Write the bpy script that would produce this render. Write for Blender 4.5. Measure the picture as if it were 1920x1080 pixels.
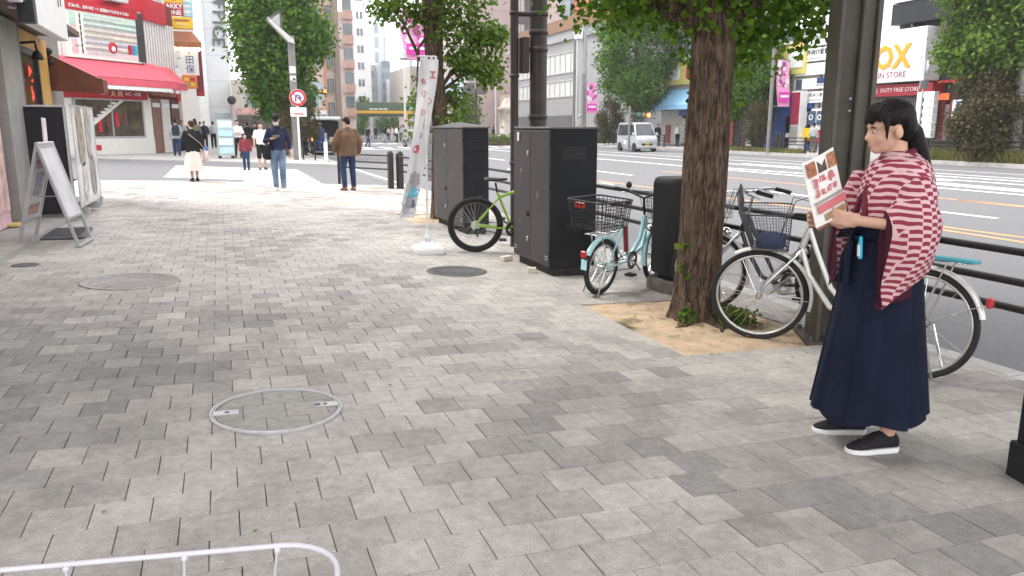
import bpy, math, random
import numpy as np
from mathutils import Vector, Matrix
rad = math.radians
for o in list(bpy.data.objects): bpy.data.objects.remove(o)
SC = bpy.context.scene
COL = SC.collection
random.seed(7)
# ------------------------------------------------------------------ camera, sky, sun, exposure
CAM_H, PITCH, YAW, FPX = 1.385, rad(11.72), rad(20.26), 1460.0
cd = bpy.data.cameras.new('camera'); cam = bpy.data.objects.new('camera', cd); COL.objects.link(cam)
cam.location = (0, 0, CAM_H); cam.rotation_euler = (rad(90) - PITCH, 0, -YAW)
cd.sensor_width = 36; cd.lens = 36 * FPX / 1920; cd.clip_start = 0.05; cd.clip_end = 2000
SC.camera = cam
SUN_EL, SUN_AZ = 58, 300           # soft high light, from behind the left shops
w = bpy.data.worlds.new('World'); SC.world = w; w.use_nodes = True
nt = w.node_tree; bg = nt.nodes['Background']
sky = nt.nodes.new('ShaderNodeTexSky'); sky.sky_type = 'NISHITA'; sky.sun_disc = False
sky.sun_elevation = rad(SUN_EL); sky.sun_rotation = rad(SUN_AZ); sky.dust_density = 3.0; sky.ozone_density = 0.6
tc = nt.nodes.new('ShaderNodeTexCoord'); nz = nt.nodes.new('ShaderNodeTexNoise'); nz.inputs['Scale'].default_value = 2.2
nz.inputs['Detail'].default_value = 5
cr = nt.nodes.new('ShaderNodeMapRange'); cr.inputs['From Min'].default_value = .35; cr.inputs['From Max'].default_value = .65
cr.inputs['To Min'].default_value = .72; cr.inputs['To Max'].default_value = .95
mx = nt.nodes.new('ShaderNodeMix'); mx.data_type = 'RGBA'
nt.links.new(tc.outputs['Generated'], nz.inputs['Vector']); nt.links.new(nz.outputs['Fac'], cr.inputs['Value'])
nt.links.new(cr.outputs['Result'], mx.inputs['Factor']); nt.links.new(sky.outputs['Color'], mx.inputs['A'])
mx.inputs['B'].default_value = (11.2, 11.2, 11.3, 1)      # pale cloud cover
nt.links.new(mx.outputs['Result'], bg.inputs['Color']); bg.inputs['Strength'].default_value = 0.13
sd = bpy.data.lights.new('sun', 'SUN'); sun = bpy.data.objects.new('sun', sd); COL.objects.link(sun)
sd.energy = 1.4; sd.angle = rad(22); sd.color = (1, .965, .92)
sun.rotation_euler = Vector((math.sin(rad(SUN_AZ)) * math.cos(rad(SUN_EL)), math.cos(rad(SUN_AZ)) * math.cos(rad(SUN_EL)), math.sin(rad(SUN_EL)))).to_track_quat('Z', 'Y').to_euler()
SC.view_settings.view_transform = 'Standard'; SC.view_settings.look = 'None'
SC.view_settings.exposure = 1.15; SC.view_settings.gamma = 1; SC.view_settings.use_curve_mapping = False
SC.cycles.max_bounces = 6; SC.cycles.transparent_max_bounces = 12; SC.cycles.use_denoising = True
SC.cycles.diffuse_bounces = 3; SC.cycles.glossy_bounces = 3
# ------------------------------------------------------------------ site geometry (metres)
SLOPE = 0.0325                       # the pavement falls towards the road
ROAD_Z, FAR_Z = -0.27, -0.10
def gz(x): return -SLOPE * max(-7.0, min(4.6, x))
_f0 = np.array([math.sin(YAW), math.cos(YAW), 0]); _R = np.array([math.cos(YAW), -math.sin(YAW), 0]); _z = np.array([0, 0, 1.])
_F = _f0 * math.cos(PITCH) - _z * math.sin(PITCH); _U = _f0 * math.sin(PITCH) + _z * math.cos(PITCH); _C = np.array([0, 0, CAM_H])
def sight(x, y): return _F + _R * (x - 960) / FPX - _U * (y - 540) / FPX
def onX(x, y, X): d = sight(x, y); return _C + d * (X / d[0])
def onY(x, y, Y): d = sight(x, y); return _C + d * (Y / d[1])
def onZ(x, y, z): d = sight(x, y); return _C + d * ((z - CAM_H) / d[2])
def onG(x, y): d = sight(x, y); return _C + d * (-CAM_H / (d[2] + SLOPE * d[0]))
def proj(p):
    v = np.array(p, float) - _C; d = v @ _F
    return 960 + FPX * (v @ _R) / d, 540 - FPX * (v @ _U) / d, d
# ------------------------------------------------------------------ materials
MATS = {}
def mat(name, col, rough=.6, metal=0., var=.12, scale=6., bump=0., bscale=60., emit=None, trans=0., alpha=1., spec=.4, rnd=0., coat=0., dirt=0.):
    """procedural paint/stone/cloth: colour broken by two noises, fine bump, random tint per object"""
    if name in MATS: return MATS[name]
    m = bpy.data.materials.new(name); m.use_nodes = True; t = m.node_tree; b = t.nodes['Principled BSDF']
    b.inputs['Roughness'].default_value = rough; b.inputs['Metallic'].default_value = metal
    b.inputs['Specular IOR Level'].default_value = spec; b.inputs['Coat Weight'].default_value = coat
    c = (*col, 1)
    geo = t.nodes.new('ShaderNodeNewGeometry')
    n = t.nodes.new('ShaderNodeTexNoise'); n.inputs['Scale'].default_value = scale; n.inputs['Detail'].default_value = 6
    t.links.new(geo.outputs['Position'], n.inputs['Vector'])
    mr = t.nodes.new('ShaderNodeMapRange'); mr.inputs['From Min'].default_value = .3; mr.inputs['From Max'].default_value = .7
    mr.inputs['To Min'].default_value = 1 - var; mr.inputs['To Max'].default_value = 1 + var
    t.links.new(n.outputs['Fac'], mr.inputs['Value'])
    val = mr.outputs['Result']
    if rnd:
        oi = t.nodes.new('ShaderNodeObjectInfo'); r2 = t.nodes.new('ShaderNodeMapRange')
        r2.inputs['To Min'].default_value = 1 - rnd; r2.inputs['To Max'].default_value = 1 + rnd
        t.links.new(oi.outputs['Random'], r2.inputs['Value'])
        mu = t.nodes.new('ShaderNodeMath'); mu.operation = 'MULTIPLY'
        t.links.new(val, mu.inputs[0]); t.links.new(r2.outputs['Result'], mu.inputs[1]); val = mu.outputs[0]
    vm = t.nodes.new('ShaderNodeVectorMath'); vm.operation = 'SCALE'; vm.inputs[0].default_value = col
    t.links.new(val, vm.inputs['Scale'])
    out = vm.outputs['Vector']
    if dirt:
        n3 = t.nodes.new('ShaderNodeTexNoise'); n3.inputs['Scale'].default_value = scale * .35; n3.inputs['Detail'].default_value = 8
        t.links.new(geo.outputs['Position'], n3.inputs['Vector'])
        m3 = t.nodes.new('ShaderNodeMapRange'); m3.inputs['From Min'].default_value = .55; m3.inputs['From Max'].default_value = .75
        m3.inputs['To Max'].default_value = dirt; t.links.new(n3.outputs['Fac'], m3.inputs['Value'])
        mm = t.nodes.new('ShaderNodeMix'); mm.data_type = 'RGBA'; mm.inputs['B'].default_value = (.09, .08, .07, 1)
        t.links.new(m3.outputs['Result'], mm.inputs['Factor']); t.links.new(out, mm.inputs['A']); out = mm.outputs['Result']
    t.links.new(out, b.inputs['Base Color'])
    if bump:
        n2 = t.nodes.new('ShaderNodeTexNoise'); n2.inputs['Scale'].default_value = bscale; n2.inputs['Detail'].default_value = 4
        t.links.new(geo.outputs['Position'], n2.inputs['Vector'])
        bp = t.nodes.new('ShaderNodeBump'); bp.inputs['Strength'].default_value = bump; bp.inputs['Distance'].default_value = .01
        t.links.new(n2.outputs['Fac'], bp.inputs['Height']); t.links.new(bp.outputs['Normal'], b.inputs['Normal'])
    if emit:
        b.inputs['Emission Color'].default_value = (*emit[0], 1); b.inputs['Emission Strength'].default_value = emit[1]
    if trans: b.inputs['Transmission Weight'].default_value = trans
    if alpha < 1: b.inputs['Alpha'].default_value = alpha
    MATS[name] = m; return m
def leafmat(name, dark, light, trans=.35):
    """leaves: each leaf its own green, some light passing through"""
    m = bpy.data.materials.new(name); m.use_nodes = True; t = m.node_tree; b = t.nodes['Principled BSDF']; out = t.nodes['Material Output']
    g = t.nodes.new('ShaderNodeNewGeometry'); r = t.nodes.new('ShaderNodeValToRGB')
    r.color_ramp.elements[0].color = (*dark, 1); r.color_ramp.elements[1].color = (*light, 1)
    t.links.new(g.outputs['Random Per Island'], r.inputs['Fac']); t.links.new(r.outputs['Color'], b.inputs['Base Color'])
    b.inputs['Roughness'].default_value = .6; b.inputs['Specular IOR Level'].default_value = .12
    tr = t.nodes.new('ShaderNodeBsdfTranslucent'); t.links.new(r.outputs['Color'], tr.inputs['Color'])
    mxs = t.nodes.new('ShaderNodeMixShader'); mxs.inputs[0].default_value = trans
    t.links.new(b.outputs[0], mxs.inputs[1]); t.links.new(tr.outputs[0], mxs.inputs[2]); t.links.new(mxs.outputs[0], out.inputs['Surface'])
    MATS[name] = m; return m
# ------------------------------------------------------------------ mesh collector
class MB:
    def __init__(s): s.v = []; s.f = []; s.m = []; s.s = []; s.uv = {}
    def add(s, vs, fs, mi=0, sm=False, M=None):
        k = len(s.v)
        for p in vs:
            p = Vector(p)
            s.v.append(tuple(M @ p) if M is not None else tuple(p))
        for f in fs: s.f.append([i + k for i in f]); s.m.append(mi); s.s.append(sm)
        return s
    def box(s, c, d, mi=0, M=None, bev=0., rz=0):
        x, y, z = d[0] / 2, d[1] / 2, d[2] / 2
        T = Matrix.Translation(c) @ Matrix.Rotation(rz, 4, 'Z')
        if M is not None: T = M @ T
        if not bev:
            vs = [(i * x, j * y, k * z) for i in (-1, 1) for j in (-1, 1) for k in (-1, 1)]
            return s.add(vs, [(0, 1, 3, 2), (4, 6, 7, 5), (0, 4, 5, 1), (2, 3, 7, 6), (0, 2, 6, 4), (1, 5, 7, 3)], mi, False, T)
        b = min(bev, x * .99, y * .99, z * .99)
        vs = []; ix = {}
        for i in (-1, 1):
            for j in (-1, 1):
                for k in (-1, 1):
                    for a in range(3):
                        q = [i * x, j * y, k * z]
                        for e in range(3):
                            if e != a: q[e] -= (i, j, k)[e] * b
                        ix[(i, j, k, a)] = len(vs); vs.append(q)
        fs = []
        for i in (-1, 1):
            fs.append([ix[(i, j, k, 0)] for j, k in ((-1, -1), (1, -1), (1, 1), (-1, 1))][::i])
            fs.append([ix[(j, i, k, 1)] for j, k in ((-1, -1), (1, -1), (1, 1), (-1, 1))][::-i])
            fs.append([ix[(j, k, i, 2)] for j, k in ((-1, -1), (1, -1), (1, 1), (-1, 1))][::i])
        for i in (-1, 1):
            for j in (-1, 1):
                fs.append([ix[(i, j, -1, 0)], ix[(i, j, 1, 0)], ix[(i, j, 1, 1)], ix[(i, j, -1, 1)]][::-i * j])
                fs.append([ix[(i, -1, j, 0)], ix[(i, 1, j, 0)], ix[(i, 1, j, 2)], ix[(i, -1, j, 2)]][::i * j])
                fs.append([ix[(-1, i, j, 1)], ix[(1, i, j, 1)], ix[(1, i, j, 2)], ix[(-1, i, j, 2)]][::-i * j])
                for k in (-1, 1): fs.append([ix[(i, j, k, 0)], ix[(i, j, k, 1)], ix[(i, j, k, 2)]][::i * j * k])
        return s.add(vs, fs, mi, False, T)
    def tube(s, pts, r, n=8, mi=0, M=None, closed=False, sm=True, cap=True):
        pts = [Vector(p) for p in pts]; m = len(pts)
        rs = list(r) if hasattr(r, '__len__') else [r] * m
        vs = []; fs = []; up = None
        for i in range(m):
            a = pts[i - 1] if (i or closed) else pts[i]; b = pts[(i + 1) % m] if (i < m - 1 or closed) else pts[i]
            t = (b - a)
            t = t.normalized() if t.length > 1e-9 else Vector((0, 0, 1))
            if up is None:
                up = Vector((0, 0, 1)) if abs(t.z) < .9 else Vector((1, 0, 0))
            u = (up - t * up.dot(t)); u = u.normalized() if u.length > 1e-6 else t.orthogonal().normalized()
            up = u; v = t.cross(u)
            for k in range(n):
                an = 2 * math.pi * (k + .5) / n
                vs.append(pts[i] + (u * math.cos(an) + v * math.sin(an)) * rs[i])
        for i in range(m if closed else m - 1):
            for k in range(n):
                a = i * n + k; b = i * n + (k + 1) % n; j = (i + 1) % m
                fs.append([a, b, j * n + (k + 1) % n, j * n + k])
        s.add(vs, fs, mi, sm and n > 4, M)
        if cap and not closed:
            s.add(vs[:n], [list(range(n))[::-1]], mi, False, M); s.add(vs[-n:], [list(range(n))], mi, False, M)
        return s
    def loft(s, rings, mi=0, sm=True, M=None, cap=True, closed=False):
        n = len(rings[0]); vs = [p for r in rings for p in r]; m = len(rings)
        fs = [[i * n + k, i * n + (k + 1) % n, ((i + 1) % m) * n + (k + 1) % n, ((i + 1) % m) * n + k] for i in range(m if closed else m - 1) for k in range(n)]
        s.add(vs, fs, mi, sm, M)
        if cap and not closed:
            s.add(rings[0], [list(range(n))[::-1]], mi, False, M); s.add(rings[-1], [list(range(n))], mi, False, M)
        return s
    def lathe(s, prof, n=24, mi=0, M=None, sm=True, cap=True):
        return s.loft([[(r * math.cos(2 * math.pi * k / n), r * math.sin(2 * math.pi * k / n), z) for k in range(n)] for r, z in prof], mi, sm, M, cap)
    def prism(s, poly, z0, z1, mi=0, M=None):
        n = len(poly); vs = [(x, y, z0) for x, y in poly] + [(x, y, z1) for x, y in poly]
        return s.add(vs, [list(range(n))[::-1], list(range(n, 2 * n))] + [[k, (k + 1) % n, n + (k + 1) % n, n + k] for k in range(n)], mi, False, M)
    def ball(s, c, r, n=12, mi=0, M=None):
        r = r if hasattr(r, '__len__') else (r, r, r); rings = []
        for i in range(n // 2 + 1):
            a = math.pi * (i + .0) / (n // 2) ; a = min(max(a, .02), math.pi - .02)
            rings.append([(c[0] + r[0] * math.sin(a) * math.cos(2 * math.pi * k / n), c[1] + r[1] * math.sin(a) * math.sin(2 * math.pi * k / n), c[2] - r[2] * math.cos(a)) for k in range(n)])
        return s.loft(rings, mi, True, M)
    def quad(s, a, b, c, d, mi=0, M=None): return s.add([a, b, c, d], [[0, 1, 2, 3]], mi, False, M)
    def mesh(s, name, mats):
        me = bpy.data.meshes.new(name); me.from_pydata([tuple(p) for p in s.v], [], s.f)
        for m in mats: me.materials.append(m)
        me.polygons.foreach_set('material_index', s.m); me.polygons.foreach_set('use_smooth', s.s); me.update()
        return me
    def build(s, name, mats, parent=None, label=None, loc=None, rz=0):
        if not isinstance(mats, (list, tuple)): mats = [mats]
        o = bpy.data.objects.new(name, s.mesh(name, mats)); COL.objects.link(o)
        if parent is not None: o.parent = parent
        if loc is not None: o.location = loc
        if rz: o.rotation_euler.z = rz
        if label: o['label'] = label
        return o
def tag(o, label, cat, group=None, kind=None):
    if label: o['label'] = label
    if cat: o['category'] = cat
    if group: o['group'] = group
    if kind: o['kind'] = kind
    return o
def thing(name, label, cat, loc=(0, 0, 0), rz=0, group=None):
    o = bpy.data.objects.new(name, None); COL.objects.link(o); o.empty_display_size = .2
    o.location = loc; o.rotation_euler.z = rz
    return tag(o, label, cat, group)
def kids(o): return [c for c in COL.objects if c.parent == o]
def clone(o, loc, rz=0, label=None, cmap=None):
    """a copy of a thing with copies of its parts and sub-parts (mesh data shared)"""
    cmap = cmap if cmap is not None else CHILD
    r = o.copy(); COL.objects.link(r); r.location = loc; r.rotation_euler.z = rz
    if label: r['label'] = label
    for c in kids(o):
        d = c.copy(); COL.objects.link(d); d.parent = r
        for g in kids(c):
            e = g.copy(); COL.objects.link(e); e.parent = d
    return r
CHILD = None
def link(name, me, parent=None, loc=(0, 0, 0), rot=None):
    o = bpy.data.objects.new(name, me); COL.objects.link(o); o.location = loc
    if rot: o.rotation_euler = rot
    if parent is not None: o.parent = parent
    return o
_TX = {}
def text(body, size, M, m, parent, name='lettering', bold=0., ext=.004, sx=1., align='CENTER', vertical=False):
    """flat raised lettering laid in the local XY plane of M"""
    key = (body, size, bold, ext, sx, align, vertical)
    if key not in _TX:
        c = bpy.data.curves.new('lettering', 'FONT'); c.body = '\n'.join(body) if vertical else body
        c.size = size; c.extrude = ext; c.offset = bold; c.align_x = align; c.align_y = 'CENTER'; c.resolution_u = 2
        if vertical: c.space_line = .95
        o = bpy.data.objects.new('lettering', c); COL.objects.link(o)
        dg = bpy.context.evaluated_depsgraph_get(); me = bpy.data.meshes.new_from_object(o.evaluated_get(dg))
        bpy.data.objects.remove(o)
        if sx != 1:
            for v in me.vertices: v.co.x *= sx
        _TX[key] = me
    me = _TX[key].copy(); me.materials.clear(); me.materials.append(m)
    o = bpy.data.objects.new(name, me); COL.objects.link(o); o.matrix_local = M
    if parent is not None: o.parent = parent; o.matrix_parent_inverse = Matrix.Identity(4)
    return o
def strokes(w_, h_, M, m, parent, n=5, seed=1, tk=.12, name='print', slant=0.):
    """brushed marks too blurred to read: a few slanted bars and hooks within a w_ by h_ cell"""
    r = random.Random(seed); mb = MB()
    for k in range(n):
        if r.random() < .5: a = (r.uniform(-.45, .1) * w_, r.uniform(-.4, .4) * h_); b = (a[0] + r.uniform(.3, .5) * w_, a[1] + r.uniform(-.08, .08) * h_)
        else: a = (r.uniform(-.4, .4) * w_, r.uniform(.1, .45) * h_); b = (a[0] + r.uniform(-.18, .1) * w_ - slant * h_ * .5, a[1] - r.uniform(.4, .7) * h_)
        L_ = math.dist(a, b); mb.box(((a[0] + b[0]) / 2, (a[1] + b[1]) / 2, .0012 + k * .0002), (L_, tk * min(w_, h_) * r.uniform(.7, 1.2), .0016), M=M, bev=0) if False else mb.box((0, 0, 0), (L_, tk * min(w_, h_) * r.uniform(.7, 1.2), .0016), M=M @ Matrix.Translation(((a[0] + b[0]) / 2, (a[1] + b[1]) / 2, .0012 + k * .0003)) @ Matrix.Rotation(math.atan2(b[1] - a[1], b[0] - a[0]), 4, 'Z'))
    o = mb.build(name, m, parent); o['kind'] = 'stuff'; return o
def upright(x, y, z, rz=0): return Matrix.Translation((x, y, z)) @ Matrix.Rotation(rz, 4, 'Z') @ Matrix.Rotation(rad(90), 4, 'X')
def fuse(mb, name, m, parent, voxel=.012, smooth=6, label=None, dec=0):
    """one continuous skin grown over overlapping limbs and ellipsoids"""
    me = mb.mesh('raw', []); o = bpy.data.objects.new('raw', me); COL.objects.link(o)
    r = o.modifiers.new('r', 'REMESH'); r.mode = 'VOXEL'; r.voxel_size = voxel; r.use_smooth_shade = True
    q = o.modifiers.new('s', 'SMOOTH'); q.iterations = smooth; q.factor = .5
    if dec:
        d = o.modifiers.new('d', 'DECIMATE'); d.ratio = dec
    dg = bpy.context.evaluated_depsgraph_get(); me2 = bpy.data.meshes.new_from_object(o.evaluated_get(dg))
    bpy.data.objects.remove(o); bpy.data.meshes.remove(me)
    me2.name = name; me2.materials.clear()
    for k in (m if isinstance(m, (list, tuple)) else [m]): me2.materials.append(k)
    me2.polygons.foreach_set('use_smooth', [True] * len(me2.polygons))
    p = link(name, me2, parent)
    if label: p['label'] = label
    return p
def limb(mb, pts, rs, n=10):
    """tapered limb with rounded ends"""
    mb.tube(pts, rs, n)
    for p, r in zip(pts, rs): mb.ball(p, r, n)
def ell(cx, cy, z, rx, ry, n=20, p=2.0):
    out = []
    for k in range(n):
        a = 2 * math.pi * k / n; c, s = math.cos(a), math.sin(a)
        out.append((cx + rx * math.copysign(abs(c) ** (2 / p), c), cy + ry * math.copysign(abs(s) ** (2 / p), s), z))
    return out
def rrect(cx, cy, hx, hy, r, n=4):
    pts = []
    for (sx, sy, a0) in ((1, 1, 0), (-1, 1, 90), (-1, -1, 180), (1, -1, 270)):
        for k in range(n + 1):
            a = rad(a0 + 90 * k / n); pts.append((cx + sx * (hx - r) + r * math.cos(a), cy + sy * (hy - r) + r * math.sin(a)))
    return pts
# ================================================================== SETTING
ASPH = mat('asphalt', (.16, .16, .165), .9, var=.10, scale=40, bump=.5, bscale=160, dirt=.25)
CONC = mat('kerb_concrete', (.38, .37, .35), .85, var=.12, scale=9, bump=.3, bscale=120, dirt=.3)
PAINT = mat('road_paint_white', (.74, .74, .72), .7, var=.10, scale=14, bump=.2, dirt=.25)
ORANGE = mat('road_paint_orange', (.62, .30, .14), .7, var=.12, scale=14, dirt=.3)
SAND = mat('pit_sand', (.52, .385, .26), .95, var=.2, scale=7, bump=.5, bscale=90)
def sheet(name, pts, z, m, label=None, kind='structure', parent=None):
    mb = MB(); mb.add([(x, y, (z(x) if callable(z) else z)) for x, y in pts], [list(range(len(pts)))])
    o = mb.build(name, m, parent)
    if kind: o['kind'] = kind
    if label: o['label'] = label
    return o
# ground far and wide, then the avenue and the side street, each sheet above the one below
sheet('ground', [(-190, -60), (240, -60), (240, 330), (-190, 330)], -.34, mat('far_ground', (.22, .22, .215), .9, var=.1, scale=.5))
sheet('avenue_road', [(4.72, -40), (30, -40), (30, 320), (4.72, 320)], ROAD_Z, ASPH)
# side street climbs gently to the left, skewed to the avenue
SK = math.tan(rad(-15.5))
def skew(y0, x): return y0 + SK * (x)
N0, N1 = 21.7, 34.2                  # near and far edge of the side street at x = 0
mb = MB()
for a, b in ((-30, -7), (-7, 4.72)):
    mb.quad((a, skew(N0, a), gz(a) - .015), (b, skew(N0, b), gz(b) - .015 - (.1 if b > 4 else 0)), (b, skew(N1, b), gz(b) - .015 - (.1 if b > 4 else 0)), (a, skew(N1, a), gz(a) - .015))
mb.build('side_street_road', ASPH)['kind'] = 'structure'
# zebra over the side street: bars run across the picture
for k in range(9):
    y0 = 22.75 + k * .92; a, b = (-1.55, 2.62)
    if k == 0: a = .55
    if k == 1: pass
    zc = lambda x: gz(x) - .009 - .1 * max(0, (x + 7) / 11.72) 
    mb = MB(); mb.quad((a, skew(y0, a) - .0, zc(a)), (b, skew(y0, b), zc(b)), (b, skew(y0 + .46, b), zc(b)), (a, skew(y0 + .46, a), zc(a)))
    mb.build('zebra_bar', PAINT)['kind'] = 'structure'
# lane lines of the avenue (all run along Y)
LZ = ROAD_Z + .004
def line(x0, x1, y0, y1, m=PAINT, name='lane_line', dx=0):
    mb = MB(); mb.quad((x0, y0, LZ), (x1, y0, LZ), (x1 + dx, y1, LZ), (x0 + dx, y1, LZ)); mb.build(name, m)['kind'] = 'structure'
line(26.15, 26.3, -5, 62); line(24.05, 24.25, -5, 62); line(21.55, 21.8, -5, 62); line(18.35, 18.6, -5, 62)
line(21.0, 21.25, 18, 23, dx=-.5); line(19.0, 19.8, 10, 18, dx=.5, name='chevron_paint'); line(19.6, 19.9, 20, 27, dx=-.5); line(23.0, 23.3, 16, 30, dx=-.9)
for y in (0, 10.3, 24, 37, 50): line(13.2, 13.38, y, y + (6.4 if y < 20 else 5))
line(15.15, 15.33, 3, 13.3, ORANGE, 'orange_line', .55); line(15.95, 16.1, 3, 26, ORANGE, 'orange_line', -.4)
line(11.45, 11.6, 2, 22, ORANGE, 'orange_line', -.55); line(10.45, 10.6, 2, 9.6, ORANGE, 'orange_line', .45)
for y in (20.4, 24.5, 28.5): line(10.6, 10.75, y, y + .9, name='dashed_line')
for k in range(16): line(6 + k * 1.5, 6.7 + k * 1.5, 60.5, 64.5, name='far_zebra_bar')
for k in range(16): line(6 + k * 1.5, 6.75 + k * 1.5, 76, 81, name='far_zebra_bar', dx=2)
line(6, 30, 57.3, 57.9, name='stop_line'); line(6, 30, 71.5, 72, name='stop_line')
# kerb stones along the avenue (each stone a piece, butt joints)
kerb = MB(); kerb.box((4.63, 9, -.285), (.17, 60, .24), 0); kb = kerb.build('kerb', CONC); kb['kind'] = 'structure'
ks = MB(); ks.box((0, 0, 0), (.178, .594, .13), 0, bev=.012); ksm = ks.mesh('kerb_stone', [mat('kerb_stone', (.44, .43, .41), .85, var=.15, scale=10, bump=.3, bscale=140, rnd=.12, dirt=.3)])
for k in range(34): link('kerb_stone', ksm, kb, (4.632, .6 + k * .6, -.2165))
# ---------------------------------------------------------------- pavement with its pavers
SU, CX, CY = .1, .172, 3.231
def inpoly(x, y, P):
    r = False; j = len(P) - 1
    for i in range(len(P)):
        if (P[i][1] > y) != (P[j][1] > y) and x < (P[j][0] - P[i][0]) * (y - P[i][1]) / (P[j][1] - P[i][1]) + P[i][0]: r = not r
        j = i
    return r
PIT = [(2.77, 5.831), (2.77, 4.231), (4.05, 4.231), (4.05, 5.831)]
PIT2 = [(2.77, 13.231), (2.77, 11.831), (4.05, 11.831), (4.05, 13.231)]
pav = MB(); pav.quad((-3.4, -6, -.02), (4.545, -6, -.02), (4.545, skew(N0, 4.54), -.02), (-3.4, skew(N0, -3.4), -.02))
PAV = pav.build('pavement', mat('joint_mortar', (.17, .16, .148), .95, var=.2, scale=20)); PAV['kind'] = 'structure'
PAV.rotation_euler.y = math.atan(SLOPE)
TONES = [(.43, .402, .372), (.395, .370, .343), (.352, .330, .308), (.300, .282, .266), (.248, .235, .226)]
PM = [mat('paver_tone_%d' % i, c, .88, var=.13, scale=22, bump=.35, bscale=230, rnd=.055) for i, c in enumerate(TONES)]
for m in PM:       # granite speckle on top of the broad mottling
    t = m.node_tree; b = t.nodes['Principled BSDF']; src = b.inputs['Base Color'].links[0].from_socket
    g = t.nodes.new('ShaderNodeNewGeometry'); n = t.nodes.new('ShaderNodeTexNoise'); n.inputs['Scale'].default_value = 330; n.inputs['Detail'].default_value = 2
    t.links.new(g.outputs['Position'], n.inputs['Vector']); r = t.nodes.new('ShaderNodeMapRange')
    r.inputs['From Min'].default_value = .3; r.inputs['From Max'].default_value = .7; r.inputs['To Min'].default_value = .62; r.inputs['To Max'].default_value = 1.34
    t.links.new(n.outputs['Fac'], r.inputs['Value']); v = t.nodes.new('ShaderNodeVectorMath'); v.operation = 'SCALE'
    # broad grime: walked-in stains with shapes of their own
    n4 = t.nodes.new('ShaderNodeTexNoise'); n4.inputs['Scale'].default_value = 2.6; n4.inputs['Detail'].default_value = 7; n4.inputs['Distortion'].default_value = .6
    t.links.new(g.outputs['Position'], n4.inputs['Vector']); r4 = t.nodes.new('ShaderNodeMapRange')
    r4.inputs['From Min'].default_value = .35; r4.inputs['From Max'].default_value = .7; r4.inputs['To Min'].default_value = 1.08; r4.inputs['To Max'].default_value = .80
    t.links.new(n4.outputs['Fac'], r4.inputs['Value']); mu = t.nodes.new('ShaderNodeMath'); mu.operation = 'MULTIPLY'
    t.links.new(r.outputs['Result'], mu.inputs[0]); t.links.new(r4.outputs['Result'], mu.inputs[1])
    # dark gum spots
    vo = t.nodes.new('ShaderNodeTexVoronoi'); vo.inputs['Scale'].default_value = 1.9; t.links.new(g.outputs['Position'], vo.inputs['Vector'])
    r5 = t.nodes.new('ShaderNodeMapRange'); r5.inputs['From Min'].default_value = .03; r5.inputs['From Max'].default_value = .06
    r5.inputs['To Min'].default_value = .55; r5.inputs['To Max'].default_value = 1; t.links.new(vo.outputs['Distance'], r5.inputs['Value'])
    mu2 = t.nodes.new('ShaderNodeMath'); mu2.operation = 'MULTIPLY'; t.links.new(mu.outputs[0], mu2.inputs[0]); t.links.new(r5.outputs['Result'], mu2.inputs[1])
    t.links.new(src, v.inputs[0]); t.links.new(mu2.outputs[0], v.inputs['Scale']); t.links.new(v.outputs['Vector'], b.inputs['Base Color'])
rng = random.Random(3)
def tone(x, y):
    q = .5 * math.sin(x * 2.3 + y * 1.1 + 1) + .5 * math.sin(y * 2.9 - x * 1.7 + .4) + .35 * math.sin(x * 5.1 + 2) * math.sin(y * 4.3)
    d = math.exp(-(((x + .75) / 1.0) ** 2 + ((y - 5.6) / 1.1) ** 2))
    d2 = math.exp(-(((x - 3.1) / 1.3) ** 2 + ((y - 2.6) / 1.4) ** 2))
    zz = math.sin(2.2 * (x + abs(((y * .8) % 2.4) - 1.2)) + .6 * y); s = .35 * q + .75 * zz + rng.gauss(0, .5) + 2.0 * d + .5 * d2 - (.3 if y > 7.5 else 0)
    return 0 if s < -.45 else 1 if s < .15 else 2 if s < .75 else 3 if s < 1.5 else 4
cells = []
for r in range(-92, 14):
    y1 = CY - .2 * r; y0 = y1 - .2; yc = (y0 + y1) / 2
    for u in range(-38, 46):
        if (u - r) % 2: continue
        x0 = CX + SU * u; x1 = x0 + .2
        x0 = max(x0, -3.35); x1 = min(x1, 4.54)
        xc = (x0 + x1) / 2
        for P in (PIT, PIT2):
            if P[1][1] - .05 < yc < P[3][1] + .05:
                if x0 < P[0][0] < x1: x1 = P[0][0]
                elif x0 < P[2][0] < x1: x0 = P[2][0]
        if x1 - x0 < .03: continue
        xc = (x0 + x1) / 2
        if inpoly(xc, yc, PIT) or inpoly(xc, yc, PIT2): continue
        if y1 > skew(N0, xc) - .02: continue
        px_, py_, d_ = proj((xc, yc, -SLOPE * xc)) if yc > .6 else (0, 9999, .1)
        vis = yc > .6 and -60 < px_ < 1980 and 200 < py_ < 1120
        cells.append((0 if vis else 1, d_, xc, yc, x1 - x0, tone(xc, yc)))
cells.sort()
def paver_mesh(wx, t):
    mb = MB(); mb.box((0, 0, -.02), (wx - .0032, .1968, .04), 0, bev=.0022); return mb.mesh('paver', [PM[t]])
PMESH = {}
far_p = MB()
for i, (v, d, xc, yc, wx, t) in enumerate(cells):
    dz = rng.gauss(0, .0007) - .0005
    if i < 300:
        k = (round(wx, 3), t)
        if k not in PMESH: PMESH[k] = paver_mesh(wx, t)
        link('paver', PMESH[k], PAV, (xc, yc, dz), (rng.gauss(0, .0035), rng.gauss(0, .0035), rng.gauss(0, .004)))
    else:
        far_p.box((xc + rng.gauss(0, .001), yc, -.02 + dz), (wx - .0034, .1966, .04), t, bev=.0022) if d < 9 else far_p.box((xc, yc, -.02 + dz), (wx - .005, .195, .04), t)
fp = far_p.build('distant_pavers', PM, PAV); fp['kind'] = 'stuff'
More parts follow.
